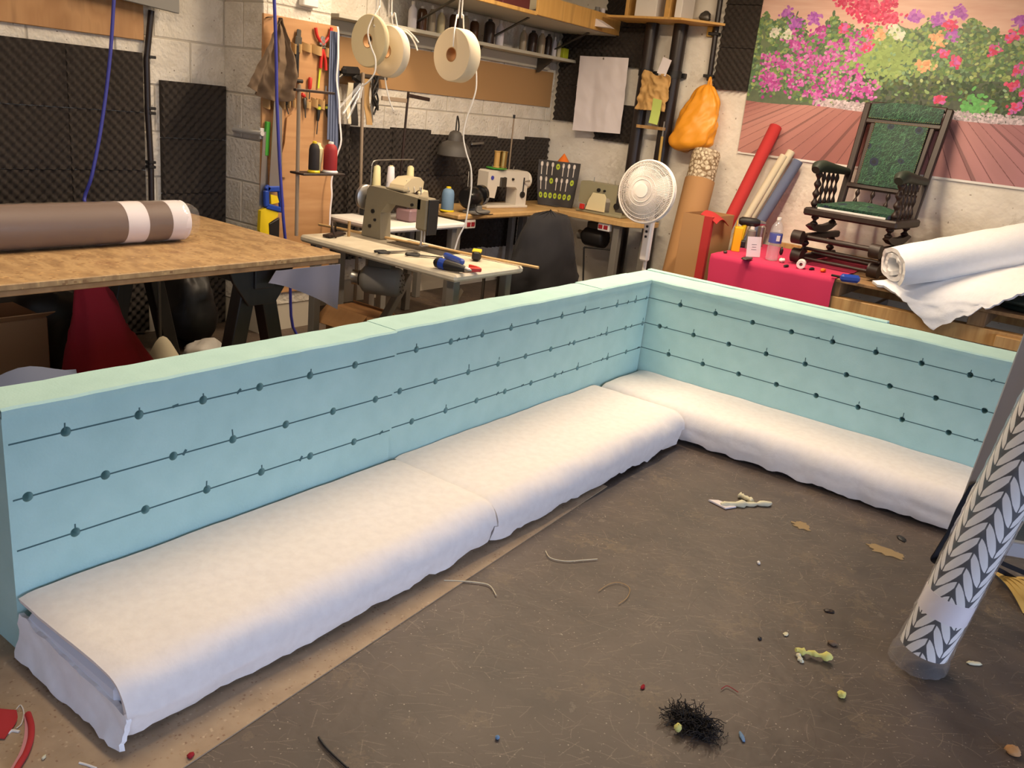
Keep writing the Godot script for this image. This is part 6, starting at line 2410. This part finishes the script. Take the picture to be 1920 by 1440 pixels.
	var h0 = Vector3(5.87, 0.53, -0.93)
	var h1 = od(1995, 520, 4.95)
	shell(st, 30, 20, func(u, v):
		var a = f0.lerp(f1, u)
		var b = h0.lerp(h1, u)
		var p = a.lerp(b, v)
		p += Vector3(-0.05 * sin(PI * v), 0.05 * sin(PI * v) * (1.0 - u), 0) + Vector3(0.012, 0.012, 0) * ns.get_noise_2d(u * 6.0, v * 6.0)
		if v > 0.93:
			p += Vector3(0, 0.02, 0) * ns.get_noise_2d(u * 14.0, 2.0)
		p.y = p.y
		return p, 0.018)
	part("loose_end", st, m.wadding_white, t2)
	st = S()
	lump(st, Vector3(6.16, y + 0.055, -0.42), Vector3(0.20, 0.06, 0.28), 0.3, 0.10, 44, 26, 16, y + 0.001)
	solo("dark_bag", st, plain(c8(28, 42, 38), 0.5), "dark green bag on the bench under the white wadding roll", "bag")
	st = S()
	var wb = ox(1878, 598, bx0 - 0.03)
	rbox(st, T(Vector3(bx0 - 0.035, y - 0.17, wb.z + 0.10)), Vector3(0.069, 0.07, 0.2), 0.003)
	solo("timber_offcut", st, m.pine, "short pale timber block fixed to the bench front rail", "timber")

# ---------- rocking chair standing on the bench ----------
func turned(st, a, b, r, beads):
	# turned spindle from a to b
	var n = beads * 8 + 4
	var pts = []
	var rad = []
	for i in n + 1:
		var u = float(i) / n
		pts.append(a.lerp(b, u))
		var e = sin(PI * beads * u)
		rad.append(r * (0.42 + 0.58 * e * e) if u > 0.02 and u < 0.98 else r * 0.7)
	tube(st, pts, rad, 10)
func chair_fabric():
	var im = Image.create(512, 512, false, Image.FORMAT_RGB8)
	im.fill(c8(24, 48, 38))
	var r = RandomNumberGenerator.new()
	r.seed = 111
	var cs = [c8(46, 100, 66), c8(70, 132, 88), c8(30, 66, 50), c8(104, 158, 116), c8(20, 44, 40), c8(50, 104, 88)]
	for i in 2600:
		var p = Vector2(r.randf() * 512, r.randf() * 512)
		var a = -0.9 + r.randfn(0, 0.6)
		var c = cs[r.randi() % cs.size()]
		for k in r.randi_range(10, 46):
			a += 0.015
			p += Vector2(cos(a), sin(a))
			var x = posmod(int(p.x), 512)
			var y = posmod(int(p.y), 512)
			im.set_pixel(x, y, c)
			im.set_pixel((x + 1) % 512, y, c)
	for q in [[150, 410, 34], [390, 180, 40], [300, 60, 30], [90, 150, 26], [430, 400, 30]]:
		leaf_blob(im, q[0], q[1], q[2], q[2] * 0.8, 0.4, c8(22, 28, 62))
		leaf_blob(im, q[0], q[1], q[2] * 0.5, q[2] * 0.4, 0.4, c8(14, 16, 36))
	var x2 = tri_mat("peacock", im, 2.2, 0.7)
	x2.uv1_world_triplanar = false
func build_rocking_chair():
	chair_fabric()
	var t = thing("rocking_chair", "dark carved rocking chair with green feather print upholstery standing on the bench", "chair", Vector3(6.55, 0.733, -1.665), deg_to_rad(-90 - 4))
	var W = m.dark_wood
	var st
	# base: two side runners with scrolled feet
	for s in [-1, 1]:
		var x = s * 0.275
		st = S()
		bar(st, Vector3(x, 0.035, -0.34), Vector3(x, 0.035, 0.36), 0.045, 0.05, 0.008)
		part("base_runner", st, W, t)
		st = S()
		tube(st, [Vector3(x - 0.035, 0.055, 0.36), Vector3(x + 0.035, 0.055, 0.36)], 0.052, 16)
		part("scroll_foot", st, W, t)
		for z in [0.27, -0.25]:
			st = S()
			turned(st, Vector3(x, 0.055, z), Vector3(x, 0.17, z), 0.03, 2)
			part("base_post", st, W, t)
		st = S()
		bar(st, Vector3(x, 0.185, -0.34), Vector3(x, 0.185, 0.40), 0.05, 0.05, 0.01)
		part("upper_runner", st, W, t)
		st = S()
		tube(st, [Vector3(x - 0.035, 0.19, 0.42), Vector3(x + 0.035, 0.19, 0.42)], 0.048, 16)
		part("scroll_end", st, W, t)
		st = S()
		prism(st, Transform3D(Basis(Vector3(0, 0, 1), Vector3(0, 1, 0), Vector3(-1, 0, 0)), Vector3(x, 0.235, 0.02)), [Vector2(-0.26, 0.03), Vector2(-0.16, -0.005), Vector2(-0.05, -0.022), Vector2(0.05, -0.022), Vector2(0.16, -0.005), Vector2(0.26, 0.03), Vector2(0.20, 0.045), Vector2(0.07, 0.03), Vector2(-0.07, 0.03), Vector2(-0.20, 0.045)], 0.042, 0.004)
		part("rocker", st, W, t)
		for z in [0.20, -0.16]:
			st = S()
			turned(st, Vector3(x * 0.97, 0.26, z), Vector3(x * 0.97, 0.345, z), 0.028, 2)
			part("seat_post", st, W, t)
	for q in [[0.035, 0.30, 0.014], [0.06, 0.10, 0.016], [0.105, 0.27, 0.014], [0.185, 0.30, 0.022]]:
		st = S()
		turned(st, Vector3(-0.275, q[0], q[1]), Vector3(0.275, q[0], q[1]), q[2], 1)
		tube(st, [Vector3(-0.26, q[0], q[1]), Vector3(0.26, q[0], q[1])], q[2] * 0.85, 10)
		part("stretcher", st, W, t)
	# seat frame and pad
	for q in [[Vector3(-0.33, 0.365, 0.26), Vector3(0.33, 0.365, 0.26)], [Vector3(-0.30, 0.365, -0.24), Vector3(0.30, 0.365, -0.24)], [Vector3(-0.30, 0.365, 0.27), Vector3(-0.30, 0.365, -0.25)], [Vector3(0.30, 0.365, 0.27), Vector3(0.30, 0.365, -0.25)]]:
		st = S()
		bar(st, q[0], q[1], 0.06, 0.055, 0.012)
		part("seat_rail", st, W, t)
	st = S()
	shell(st, 16, 16, func(u, v): return Vector3(-0.26 + 0.52 * u, 0.395 + 0.045 * sin(PI * u) * sin(PI * v), 0.23 - 0.44 * v), 0.03)
	part("seat_pad", st, m.peacock, t, "green feather print seat pad")
	st = S()
	bar(st, Vector3(-0.24, 0.398, 0.262), Vector3(0.24, 0.398, 0.262), 0.006, 0.014, 0.001)
	part("edge_strip", st, m.white, t, "white edge strip along the seat front")
	# back: stiles leaning back
	var b0 = Vector3(0, 0.36, -0.24)
	var b1 = Vector3(0, 1.16, -0.44)
	var bu = (b1 - b0)
	var bk = func(x, v): return b0 + bu * v + Vector3(x, 0, 0)
	var bf = Vector3(0, -bu.z, bu.y).normalized() * -1.0
	bf = Vector3(1, 0, 0).cross(bu).normalized()
	for s in [-1, 1]:
		st = S()
		bar(st, bk.call(s * 0.27, -0.02), bk.call(s * 0.29, 1.0), 0.05, 0.045, 0.008, Vector3(0, 0, 1))
		part("back_stile", st, W, t)
		st = S()
		bar(st, bk.call(s * 0.20, 0.26), bk.call(s * 0.212, 0.83), 0.036, 0.034, 0.006, Vector3(0, 0, 1))
		part("inner_stile", st, W, t)
	for v in [0.05, 0.25, 0.84, 0.99]:
		st = S()
		bar(st, bk.call(-0.27, v), bk.call(0.27, v), 0.04, 0.045 if v < 0.9 else 0.03, 0.008, bf)
		part("back_rail", st, W, t)
	for k in 4:
		st = S()
		var x = -0.17 + 0.1133 * k
		turned(st, bk.call(x, 0.07), bk.call(x, 0.23), 0.017, 2)
		part("back_spindle", st, W, t)
	st = S()
	shell(st, 14, 18, func(u, v): return bk.call(lerp(-0.185, 0.185, u) * (1.0 + 0.03 * v), lerp(0.27, 0.82, v)) + bf * (0.012 + 0.022 * sin(PI * u) * sin(PI * v)), 0.02)
	part("back_pad", st, m.peacock, t, "green feather print back pad")
	st = S()
	shell(st, 14, 8, func(u, v): return bk.call(lerp(-0.255, 0.255, u), lerp(0.862, 0.985, v) + 0.02 * sin(PI * u) * v) + bf * (0.010 + 0.014 * sin(PI * u) * sin(PI * v)), 0.02)
	part("head_pad", st, m.peacock, t, "green feather print headrest")
	# brass nail heads around the pads
	var nails = []
	for i in 34:
		var u = i / 33.0
		nails.append(bk.call(lerp(-0.186, 0.186, u), 0.825))
		nails.append(bk.call(lerp(-0.25, 0.25, u), 0.862))
		nails.append(bk.call(-0.186 - 0.004 * u, lerp(0.27, 0.82, u)))
		nails.append(bk.call(0.186 + 0.004 * u, lerp(0.27, 0.82, u)))
	st = S()
	for q in nails:
		rbox(st, Transform3D(Basis(), q + bf * 0.036), Vector3(0.005, 0.005, 0.005), 0.0015)
	var o = part("brass_nails", st, m.brass, t, "rows of small brass nail heads")
	o.set_meta("kind", "stuff")
	# arms
	for s in [-1, 1]:
		var x = s * 0.285
		st = S()
		turned(st, Vector3(x, 0.39, 0.22), Vector3(x, 0.66, 0.25), 0.026, 4)
		part("arm_post", st, W, t)
		for k in 4:
			var z = 0.13 - 0.085 * k
			st = S()
			turned(st, Vector3(x, 0.39, z), Vector3(x, 0.645, z + 0.02), 0.016, 3)
			part("arm_spindle", st, W, t)
		st = S()
		tube(st, [Vector3(x, 0.655, 0.33), Vector3(x, 0.675, 0.30), Vector3(x, 0.685, 0.2), Vector3(x, 0.67, -0.02), Vector3(x, 0.655, -0.29)], [0.03, 0.045, 0.042, 0.034, 0.026], 14)
		part("arm_pad", st, plain(c8(36, 44, 34), 0.6), t, "dark padded arm")

# ---------- foreground right ----------
func leaf_fabric():
	# black leaf herringbone print on white
	var w = 256
	var h = 256
	var im = Image.create(w, h, false, Image.FORMAT_RGB8)
	im.fill(c8(228, 224, 220))
	var ink = c8(40, 40, 44)
	for y in h:
		for x in w:
			var colx = x % 128
			var d = colx - 64
			# slanted leaves on both sides of the stem
			var ph = fposmod(y - abs(d) * 1.1, 42.67) / 42.67
			var e = abs(ph - 0.5) * 2.0
			var along = abs(d) / 64.0
			var leafw = 0.80 * smoothstep(0.0, 0.22, along) * (1.0 - smoothstep(0.72, 1.0, along))
			if abs(d) < 3 or abs(d) > 61 or e > 0.90 * pow(sin(PI * (0.02 + 0.95 * along)), 0.5):
				im.set_pixel(x, y, ink)
	var x2 = StandardMaterial3D.new()
	x2.albedo_texture = timg(im)
	x2.roughness = 0.7
	x2.uv1_scale = Vector3(2, 3.1, 1)
	m["leaf_print"] = x2
func build_foreground():
	leaf_fabric()
	var base = od(1730, 1222, 2.80)
	base.y = 0.06
	var top = od(2030, 640, 2.45)
	var t = wthing("patterned_roll", "white fabric roll with black leaf print in clear film leaning on the ladder", "fabric roll", Vector3(base.x, 0, base.z))
	var dir = (top - base).normalized()
	var L = base.distance_to(top)
	var st = S()
	var pts = []
	for i in 15:
		pts.append(base + dir * (0.0 + (L + 0.2) * i / 14.0))
	tube(st, pts, 0.076, 30)
	part("fabric", st, m.leaf_print, t)
	st = S()
	tube(st, [base + dir * 0.14, base + dir * 0.215], 0.0775, 30)
	part("paper_band", st, m.paper, t)
	st = S()
	var ns = fuzz(121, 1.0)
	var sx = Vector3.UP.cross(dir).normalized()
	var sy = dir.cross(sx)
	var n = 36
	var mrows = 70
	var ring = func(i, j):
		var u = float(j) / mrows
		var a = TAU * (i % n) / n
		var d = -0.065 + (L + 0.2) * u
		var r = 0.081 + 0.004 * ns.get_noise_2d(a * 3.0, d * 14.0) + 0.003 * ns.get_noise_3d(cos(a) * 6.0, sin(a) * 6.0, d * 30.0)
		if d < 0.08:
			r += (0.08 - d) * 0.10 * (0.6 + 0.5 * ns.get_noise_2d(a * 4.0, d * 40.0))
		var p = base + dir * d + (sx * cos(a) + sy * sin(a)) * r
		p.y = max(p.y, 0.003)
		return p
	st.set_smooth_group(1)
	for i in n:
		for j in mrows:
			quad(st, ring.call(i, j), ring.call(i + 1, j), ring.call(i + 1, j + 1), ring.call(i, j + 1))
	part("film_wrap", st, m.film, t, "crinkled clear plastic film")
	# aluminium ladder
	var lb = od(1775, 1062, 3.25)
	lb.y = 0.03
	var ltop = od(1925, 680, 2.86)
	var ld = (ltop - lb).normalized()
	var lw = Vector3(0.45, 0, 0.9).normalized() * 0.36
	t = wthing("aluminium_ladder", "grey aluminium step ladder leaning in at the foam seat end", "ladder", Vector3(lb.x, 0, lb.z))
	for k in 2:
		st = S()
		bar(st, lb + lw * k, lb + lw * k + ld * 1.6, 0.025, 0.075, 0.004, Vector3(0, 0, 1))
		part("stile", st, m.alu, t)
		st = S()
		bar(st, lb + lw * k - ld * 0.02, lb + lw * k + ld * 0.09, 0.034, 0.085, 0.006, Vector3(0, 0, 1))
		part("rubber_foot", st, m.black, t)
	for i in 5:
		st = S()
		bar(st, lb + ld * (0.22 + 0.27 * i), lb + lw + ld * (0.22 + 0.27 * i), 0.03, 0.06, 0.004)
		part("rung", st, m.alu, t)
	for q in [[1812, 960], [1775, 1033]]:
		st = S()
		var c = od(q[0] + 12, q[1], 3.0)
		var rr = lb + ld * (c - lb).dot(ld)
		lathe(st, T(rr + Vector3(-0.016, 0, 0.01), Vector3(0, 0, 90)), [[0.0, 0.006], [0.008, 0.004], [0.009, 0.0]], 10)
		part("rivet", st, m.steel, t)
	# black strap hanging down the ladder and curling on the floor
	st = S()
	var sp = [od(1832, 905, 3.06), od(1806, 950, 3.1), od(1788, 990, 3.12), od(1772, 1015, 3.15), od(1762, 1030, 3.18), od(1752, 1046, 3.22), od(1762, 1056, 3.2), od(1782, 1050, 3.16)]
	sp = curve(sp, 5)
	shell(st, sp.size() - 1, 2, func(u, v): return sp[int(round(u * (sp.size() - 1)))] + Vector3(0.0, 0.01 * v, 0.0) + Vector3(0.4, 0.5, 0.75).normalized() * (v - 0.5) * lerp(0.055, 0.022, u), 0.004)
	solo("black_strap", st, m.black_cloth, "black webbing strap hanging from the ladder to the floor", "strap")
	# strap loop and raffia by the frame edge
	st = S()
	var lp = [oy(1905, 1095, 0.01), oy(1880, 1080, 0.02), oy(1860, 1068, 0.05), oy(1865, 1058, 0.07), oy(1885, 1066, 0.05), oy(1930, 1085, 0.02)]
	lp = curve(lp, 5)
	shell(st, lp.size() - 1, 2, func(u, v): return lp[int(round(u * (lp.size() - 1)))] + Vector3(0, (v - 0.5) * 0.02 + 0.016, 0), 0.003)
	solo("strap_loop", st, m.black_cloth, "black strap loop lying over the straw strips", "strap")
	t = wthing("straw_strips", "bundle of yellow straw strips on the floor beside the patterned roll", "straw", oy(1900, 1110, 0.0))
	for k in 5:
		st = S()
		var a = oy(1866 + k * 8, 1072 + k * 3, 0.012 + 0.004 * k)
		var b = oy(1925 + k * 4, 1150 - k * 12, 0.006 + 0.005 * k)
		shell(st, 10, 2, func(u, v): return a.lerp(b, u) + Vector3(0, 0.02 * sin(PI * u), 0) + (b - a).normalized().cross(Vector3.UP) * (v - 0.5) * 0.026, 0.002)
		part("strip", st, m.raffia, t)

# ---------- litter on the floor ----------
func scrap(label, px, py, size, mt, sd, turn = 0.0, cat = "foam scrap", called = "foam_scrap"):
	var st = S()
	var ns = fuzz(sd, 1.2)
	var b = Basis(Vector3.UP, turn)
	ball(st, 16, 10, func(u, v):
		var a = TAU * u
		var c = PI * v
		var d = Vector3(cos(a) * sin(c), cos(c), sin(a) * sin(c))
		var k = 1.0 + 0.5 * ns.get_noise_3dv(d * 2.0)
		var p = b * (d * size * k)
		p.y = max(p.y + size.y * 0.8, 0.0)
		return p)
	st.generate_normals()
	var o = MeshInstance3D.new()
	o.mesh = st.commit()
	o.material_override = mt
	o.name = numbered(called)
	add_child(o)
	o.position = oy(px, py, 0.001) + (Vector3(0, 0.004, 0) if oy(px, py, 0).z < -1.4 and oy(px, py, 0).x < 3.2 and px < 700 else Vector3.ZERO)
	o.set_meta("label", label)
	o.set_meta("category", cat)
func strip_scrap(label, x0, y0, x1, y1, w, h, mt, cat = "foam scrap", called = "foam_scrap"):
	var a = oy(x0, y0, h * 0.55)
	var b = oy(x1, y1, h * 0.55)
	var st = S()
	var ns = fuzz(int(x0 * 3 + y0), 1.0)
	var pts = []
	var rad = []
	var n = 14
	for i in n + 1:
		var u = float(i) / n
		pts.append(a.lerp(b, u) + Vector3(0, 0.006 * ns.get_noise_1d(u * 6.0), 0) + (b - a).normalized().cross(Vector3.UP) * 0.006 * ns.get_noise_1d(u * 5.0 + 20.0))
		rad.append(w * 0.5 * (1.0 + 0.9 * ns.get_noise_1d(u * 9.0 + 50.0)) if i > 0 and i < n else w * 0.3)
	tube(st, pts, rad, 7)
	solo(called, st, mt, label, cat)
func thread_bit(label, pix, r, mt):
	var st = S()
	var p = []
	for q in pix:
		p.append(oy(q[0], q[1], 0.006))
	tube(st, curve(p, 6), r, 5)
	solo("loose_thread", st, mt, label, "thread")
func build_litter():
	strip_scrap("long cream foam strip with a torn end near the inner corner", 1352, 946, 1446, 944, 0.026, 0.02, m.cream_foam)
	strip_scrap("short cream foam strip lying across the long one", 1386, 928, 1412, 940, 0.026, 0.02, m.cream_foam)
	var st = S()
	prism(st, Transform3D(Basis(Vector3(1, 0, 0), Vector3(0, 0, 1), Vector3(0, -1, 0)), Vector3(0, 0.006, 0)), [Vector2(oy(1328, 940, 0).x, oy(1328, 940, 0).z), Vector2(oy(1346, 941, 0).x, oy(1346, 941, 0).z), Vector2(oy(1380, 953, 0).x, oy(1380, 953, 0).z), Vector2(oy(1360, 956, 0).x, oy(1360, 956, 0).z)], 0.008, 0.001)
	solo("card_scrap", st, m.paper, "torn white card scrap at the end of the long foam strip", "scrap")
	strip_scrap("knobbly yellow foam strip bent in an arch on the dark floor", 1492, 1218, 1560, 1234, 0.024, 0.03, m.yellow_foam)
	strip_scrap("pale end curling under the yellow foam strip", 1496, 1226, 1502, 1240, 0.012, 0.012, m.cream_foam)
	scrap("small yellow foam crumb beside a white speck", 1577, 1306, Vector3(0.014, 0.010, 0.012), m.yellow_foam, 3)
	scrap("dark brown leather crumb on the floor", 1554, 1146, Vector3(0.012, 0.003, 0.018), m.dark_wood, 4, 0.4, "crumb", "leather_crumb")
	scrap("grey brown fluff crumb beside the yellow foam strip", 1560, 1208, Vector3(0.012, 0.007, 0.016), m.brown_cloth, 5, 0.2, "crumb", "fluff_crumb")
	scrap("cream flake above the yellow foam strip", 1473, 1190, Vector3(0.013, 0.003, 0.008), m.cream_foam, 6, 0.0, "flake", "foam_flake")
	scrap("black crumb left of the cream flake", 1424, 1198, Vector3(0.008, 0.004, 0.006), m.black, 7, 0.0, "crumb", "rubber_crumb")
	scrap("folded cream paper flake beside the patterned roll foot", 1826, 1245, Vector3(0.026, 0.004, 0.010), m.cream_foam, 8, -0.9, "flake", "paper_flake")
	scrap("pinkish lump of plaster on the floor", 1898, 1412, Vector3(0.022, 0.010, 0.020), m.card, 9, 0.0, "crumb", "plaster_crumb")
	scrap("dark oval patch of rubber by the right cushion hem", 1690, 1010, Vector3(0.028, 0.003, 0.016), m.black, 10, 0.6, "crumb", "rubber_crumb")
	scrap("light blue plastic sliver beside the hair clump", 1390, 1382, Vector3(0.020, 0.004, 0.006), m.thread_blue, 11, 0.7, "sliver", "plastic_sliver")
	scrap("tiny red thread tuft above the hair clump", 1205, 1289, Vector3(0.012, 0.003, 0.006), m.dark_red_cloth, 12, 0.2, "tuft", "thread_tuft")
	scrap("small blue bead near the bottom edge of the floor", 932, 1385, Vector3(0.006, 0.006, 0.006), m.thread_blue, 13, 0.0, "bead", "bead")
	scrap("white foam speck in the middle of the floor", 1422, 1057, Vector3(0.010, 0.006, 0.006), m.white, 14, 0.5, "speck", "foam_speck")
	scrap("small red crumb at the chipboard edge", 357, 1421, Vector3(0.010, 0.005, 0.007), m.dark_red_cloth, 16, 0.4, "crumb", "cloth_crumb")
	scrap("pale yellow crumb on the chipboard beside the red scrap", 82, 1424, Vector3(0.007, 0.004, 0.004), m.cream_foam, 17, 0.6, "crumb", "foam_crumb")
	# flat flakes of old screed
	for q in [["tan floor flake in a ragged figure eight shape", 1628, 1022, 1694, 1048, 22], ["small tan floor flake near the foam strips", 1488, 978, 1516, 994, 23]]:
		var a = oy(q[1], q[2], 0.0)
		var b = oy(q[3], q[4], 0.0)
		var poly = []
		var ns = fuzz(q[5], 1.0)
		for i in 22:
			var an = TAU * i / 22
			var k = 1.0 + 0.55 * ns.get_noise_2d(cos(an) * 2.0, sin(an) * 2.0)
			var c = a.lerp(b, 0.5)
			var d = (b - a) * 0.5
			var sd = d.cross(Vector3.UP).normalized() * 0.036
			var pp = c + d * cos(an) * k + sd * sin(an) * k
			poly.append(Vector2(pp.x, pp.z))
		st = S()
		prism(st, Transform3D(Basis(Vector3(1, 0, 0), Vector3(0, 0, 1), Vector3(0, -1, 0)), Vector3(0, 0.0018, 0)), poly, 0.003)
		solo("screed_flake", st, plain(c8(150, 128, 92), 0.9), q[0], "flake")
	thread_bit("white cord end lying below the left cushion hem", [[832, 1088], [860, 1089], [895, 1092], [918, 1098], [930, 1116]], 0.0022, m.linen)
	thread_bit("curved white thread below the cushion joint", [[1023, 1033], [1032, 1046], [1060, 1052], [1095, 1050], [1120, 1048]], 0.0020, m.linen)
	thread_bit("fine tan thread looped on the dark floor", [[1122, 1108], [1140, 1096], [1160, 1092], [1180, 1102], [1176, 1120], [1160, 1132]], 0.0012, m.leather)
	thread_bit("thin red thread below the yellow foam strip", [[1352, 1292], [1362, 1286], [1372, 1290], [1384, 1298]], 0.0012, m.dark_red_cloth)
	thread_bit("black thread curl at the bottom edge of the floor", [[597, 1382], [610, 1400], [630, 1420], [652, 1440]], 0.0035, m.black)
	# hair clump
	var t = wthing("hair_clump", "black tangled hair clump with a yellow crumb on the floor", "hair", oy(1300, 1370, 0.0))
	var r = RandomNumberGenerator.new()
	r.seed = 131
	st = S()
	var h0 = oy(1270, 1345, 0.0)
	var h1 = oy(1322, 1378, 0.0)
	for i in 520:
		var c = h0.lerp(h1, r.randf()) + Vector3(r.randfn(0, 0.017), 0.008 + abs(r.randfn(0, 0.010)), r.randfn(0, 0.017))
		var p = [c]
		var d = Vector3(r.randfn(), r.randfn() * 0.5, r.randfn()).normalized()
		for k in 5:
			d = (d + Vector3(r.randfn(), r.randfn() * 0.5, r.randfn()) * 0.8).normalized()
			var q = p[-1] + d * 0.010
			q.y = max(q.y, 0.002)
			p.append(q)
		tube(st, p, 0.0012, 3, false)
	var hr = part("strands", st, m.hair, t)
	hr.set_meta("kind", "stuff")
	st = S()
	var yc = oy(1271, 1364, 0.02)
	lump(st, yc, Vector3(0.011, 0.012, 0.011), 0.2, 0.1, 7, 14, 10, 0.001)
	part("yellow_crumb", st, m.yellow_foam, t, "yellow crumb")
	# red piping scraps at the left
	st = S()
	var a0 = oy(5, 1330, 0.012)
	shell(st, 12, 8, func(u, v): return oy(lerp(-40, 30, u) - 18 * v * v + 4 * sin(v * 5.0), lerp(1325, 1378, v) + 6 * u, 0.010 + 0.015 * sin(PI * u) * (1.0 - v)), 0.003)
	t = solo("red_scrap", st, m.red_cloth, "red cloth scrap with frayed white threads on the chipboard", "cloth scrap")
	st = S()
	var pp = []
	for q in [[52, 1338], [58, 1360], [57, 1385], [48, 1412], [36, 1432], [26, 1450]]:
		pp.append(oy(q[0], q[1], 0.012))
	tube(st, curve(pp, 5), 0.0075, 8)
	t = solo("red_piping", st, m.red_cloth, "curved red piping strip beside the red cloth scrap", "piping")
	st = S()
	pp = []
	for q in [[44, 1340], [46, 1362], [44, 1386], [36, 1412], [24, 1434], [14, 1450]]:
		pp.append(oy(q[0], q[1], 0.008))
	pp = curve(pp, 5)
	shell(st, pp.size() - 1, 2, func(u, v): return pp[int(round(u * (pp.size() - 1)))] + Vector3(0.010 * v, 0, 0.004 * v), 0.002)
	var o = part("frayed_edge", st, plain(c8(212, 150, 160), 0.95), t, "pale frayed stitching edge")
	o.position = -t.position
	thread_bit("white frayed thread joining the red scraps", [[14, 1376], [22, 1370], [36, 1372]], 0.004, m.white)
	thread_bit("white frayed thread arching over the red scraps", [[30, 1330], [38, 1322], [44, 1336], [40, 1356], [30, 1366]], 0.0018, m.white)
	thread_bit("white thread end at the chipboard bottom edge", [[148, 1430], [160, 1433], [180, 1440]], 0.003, m.white)
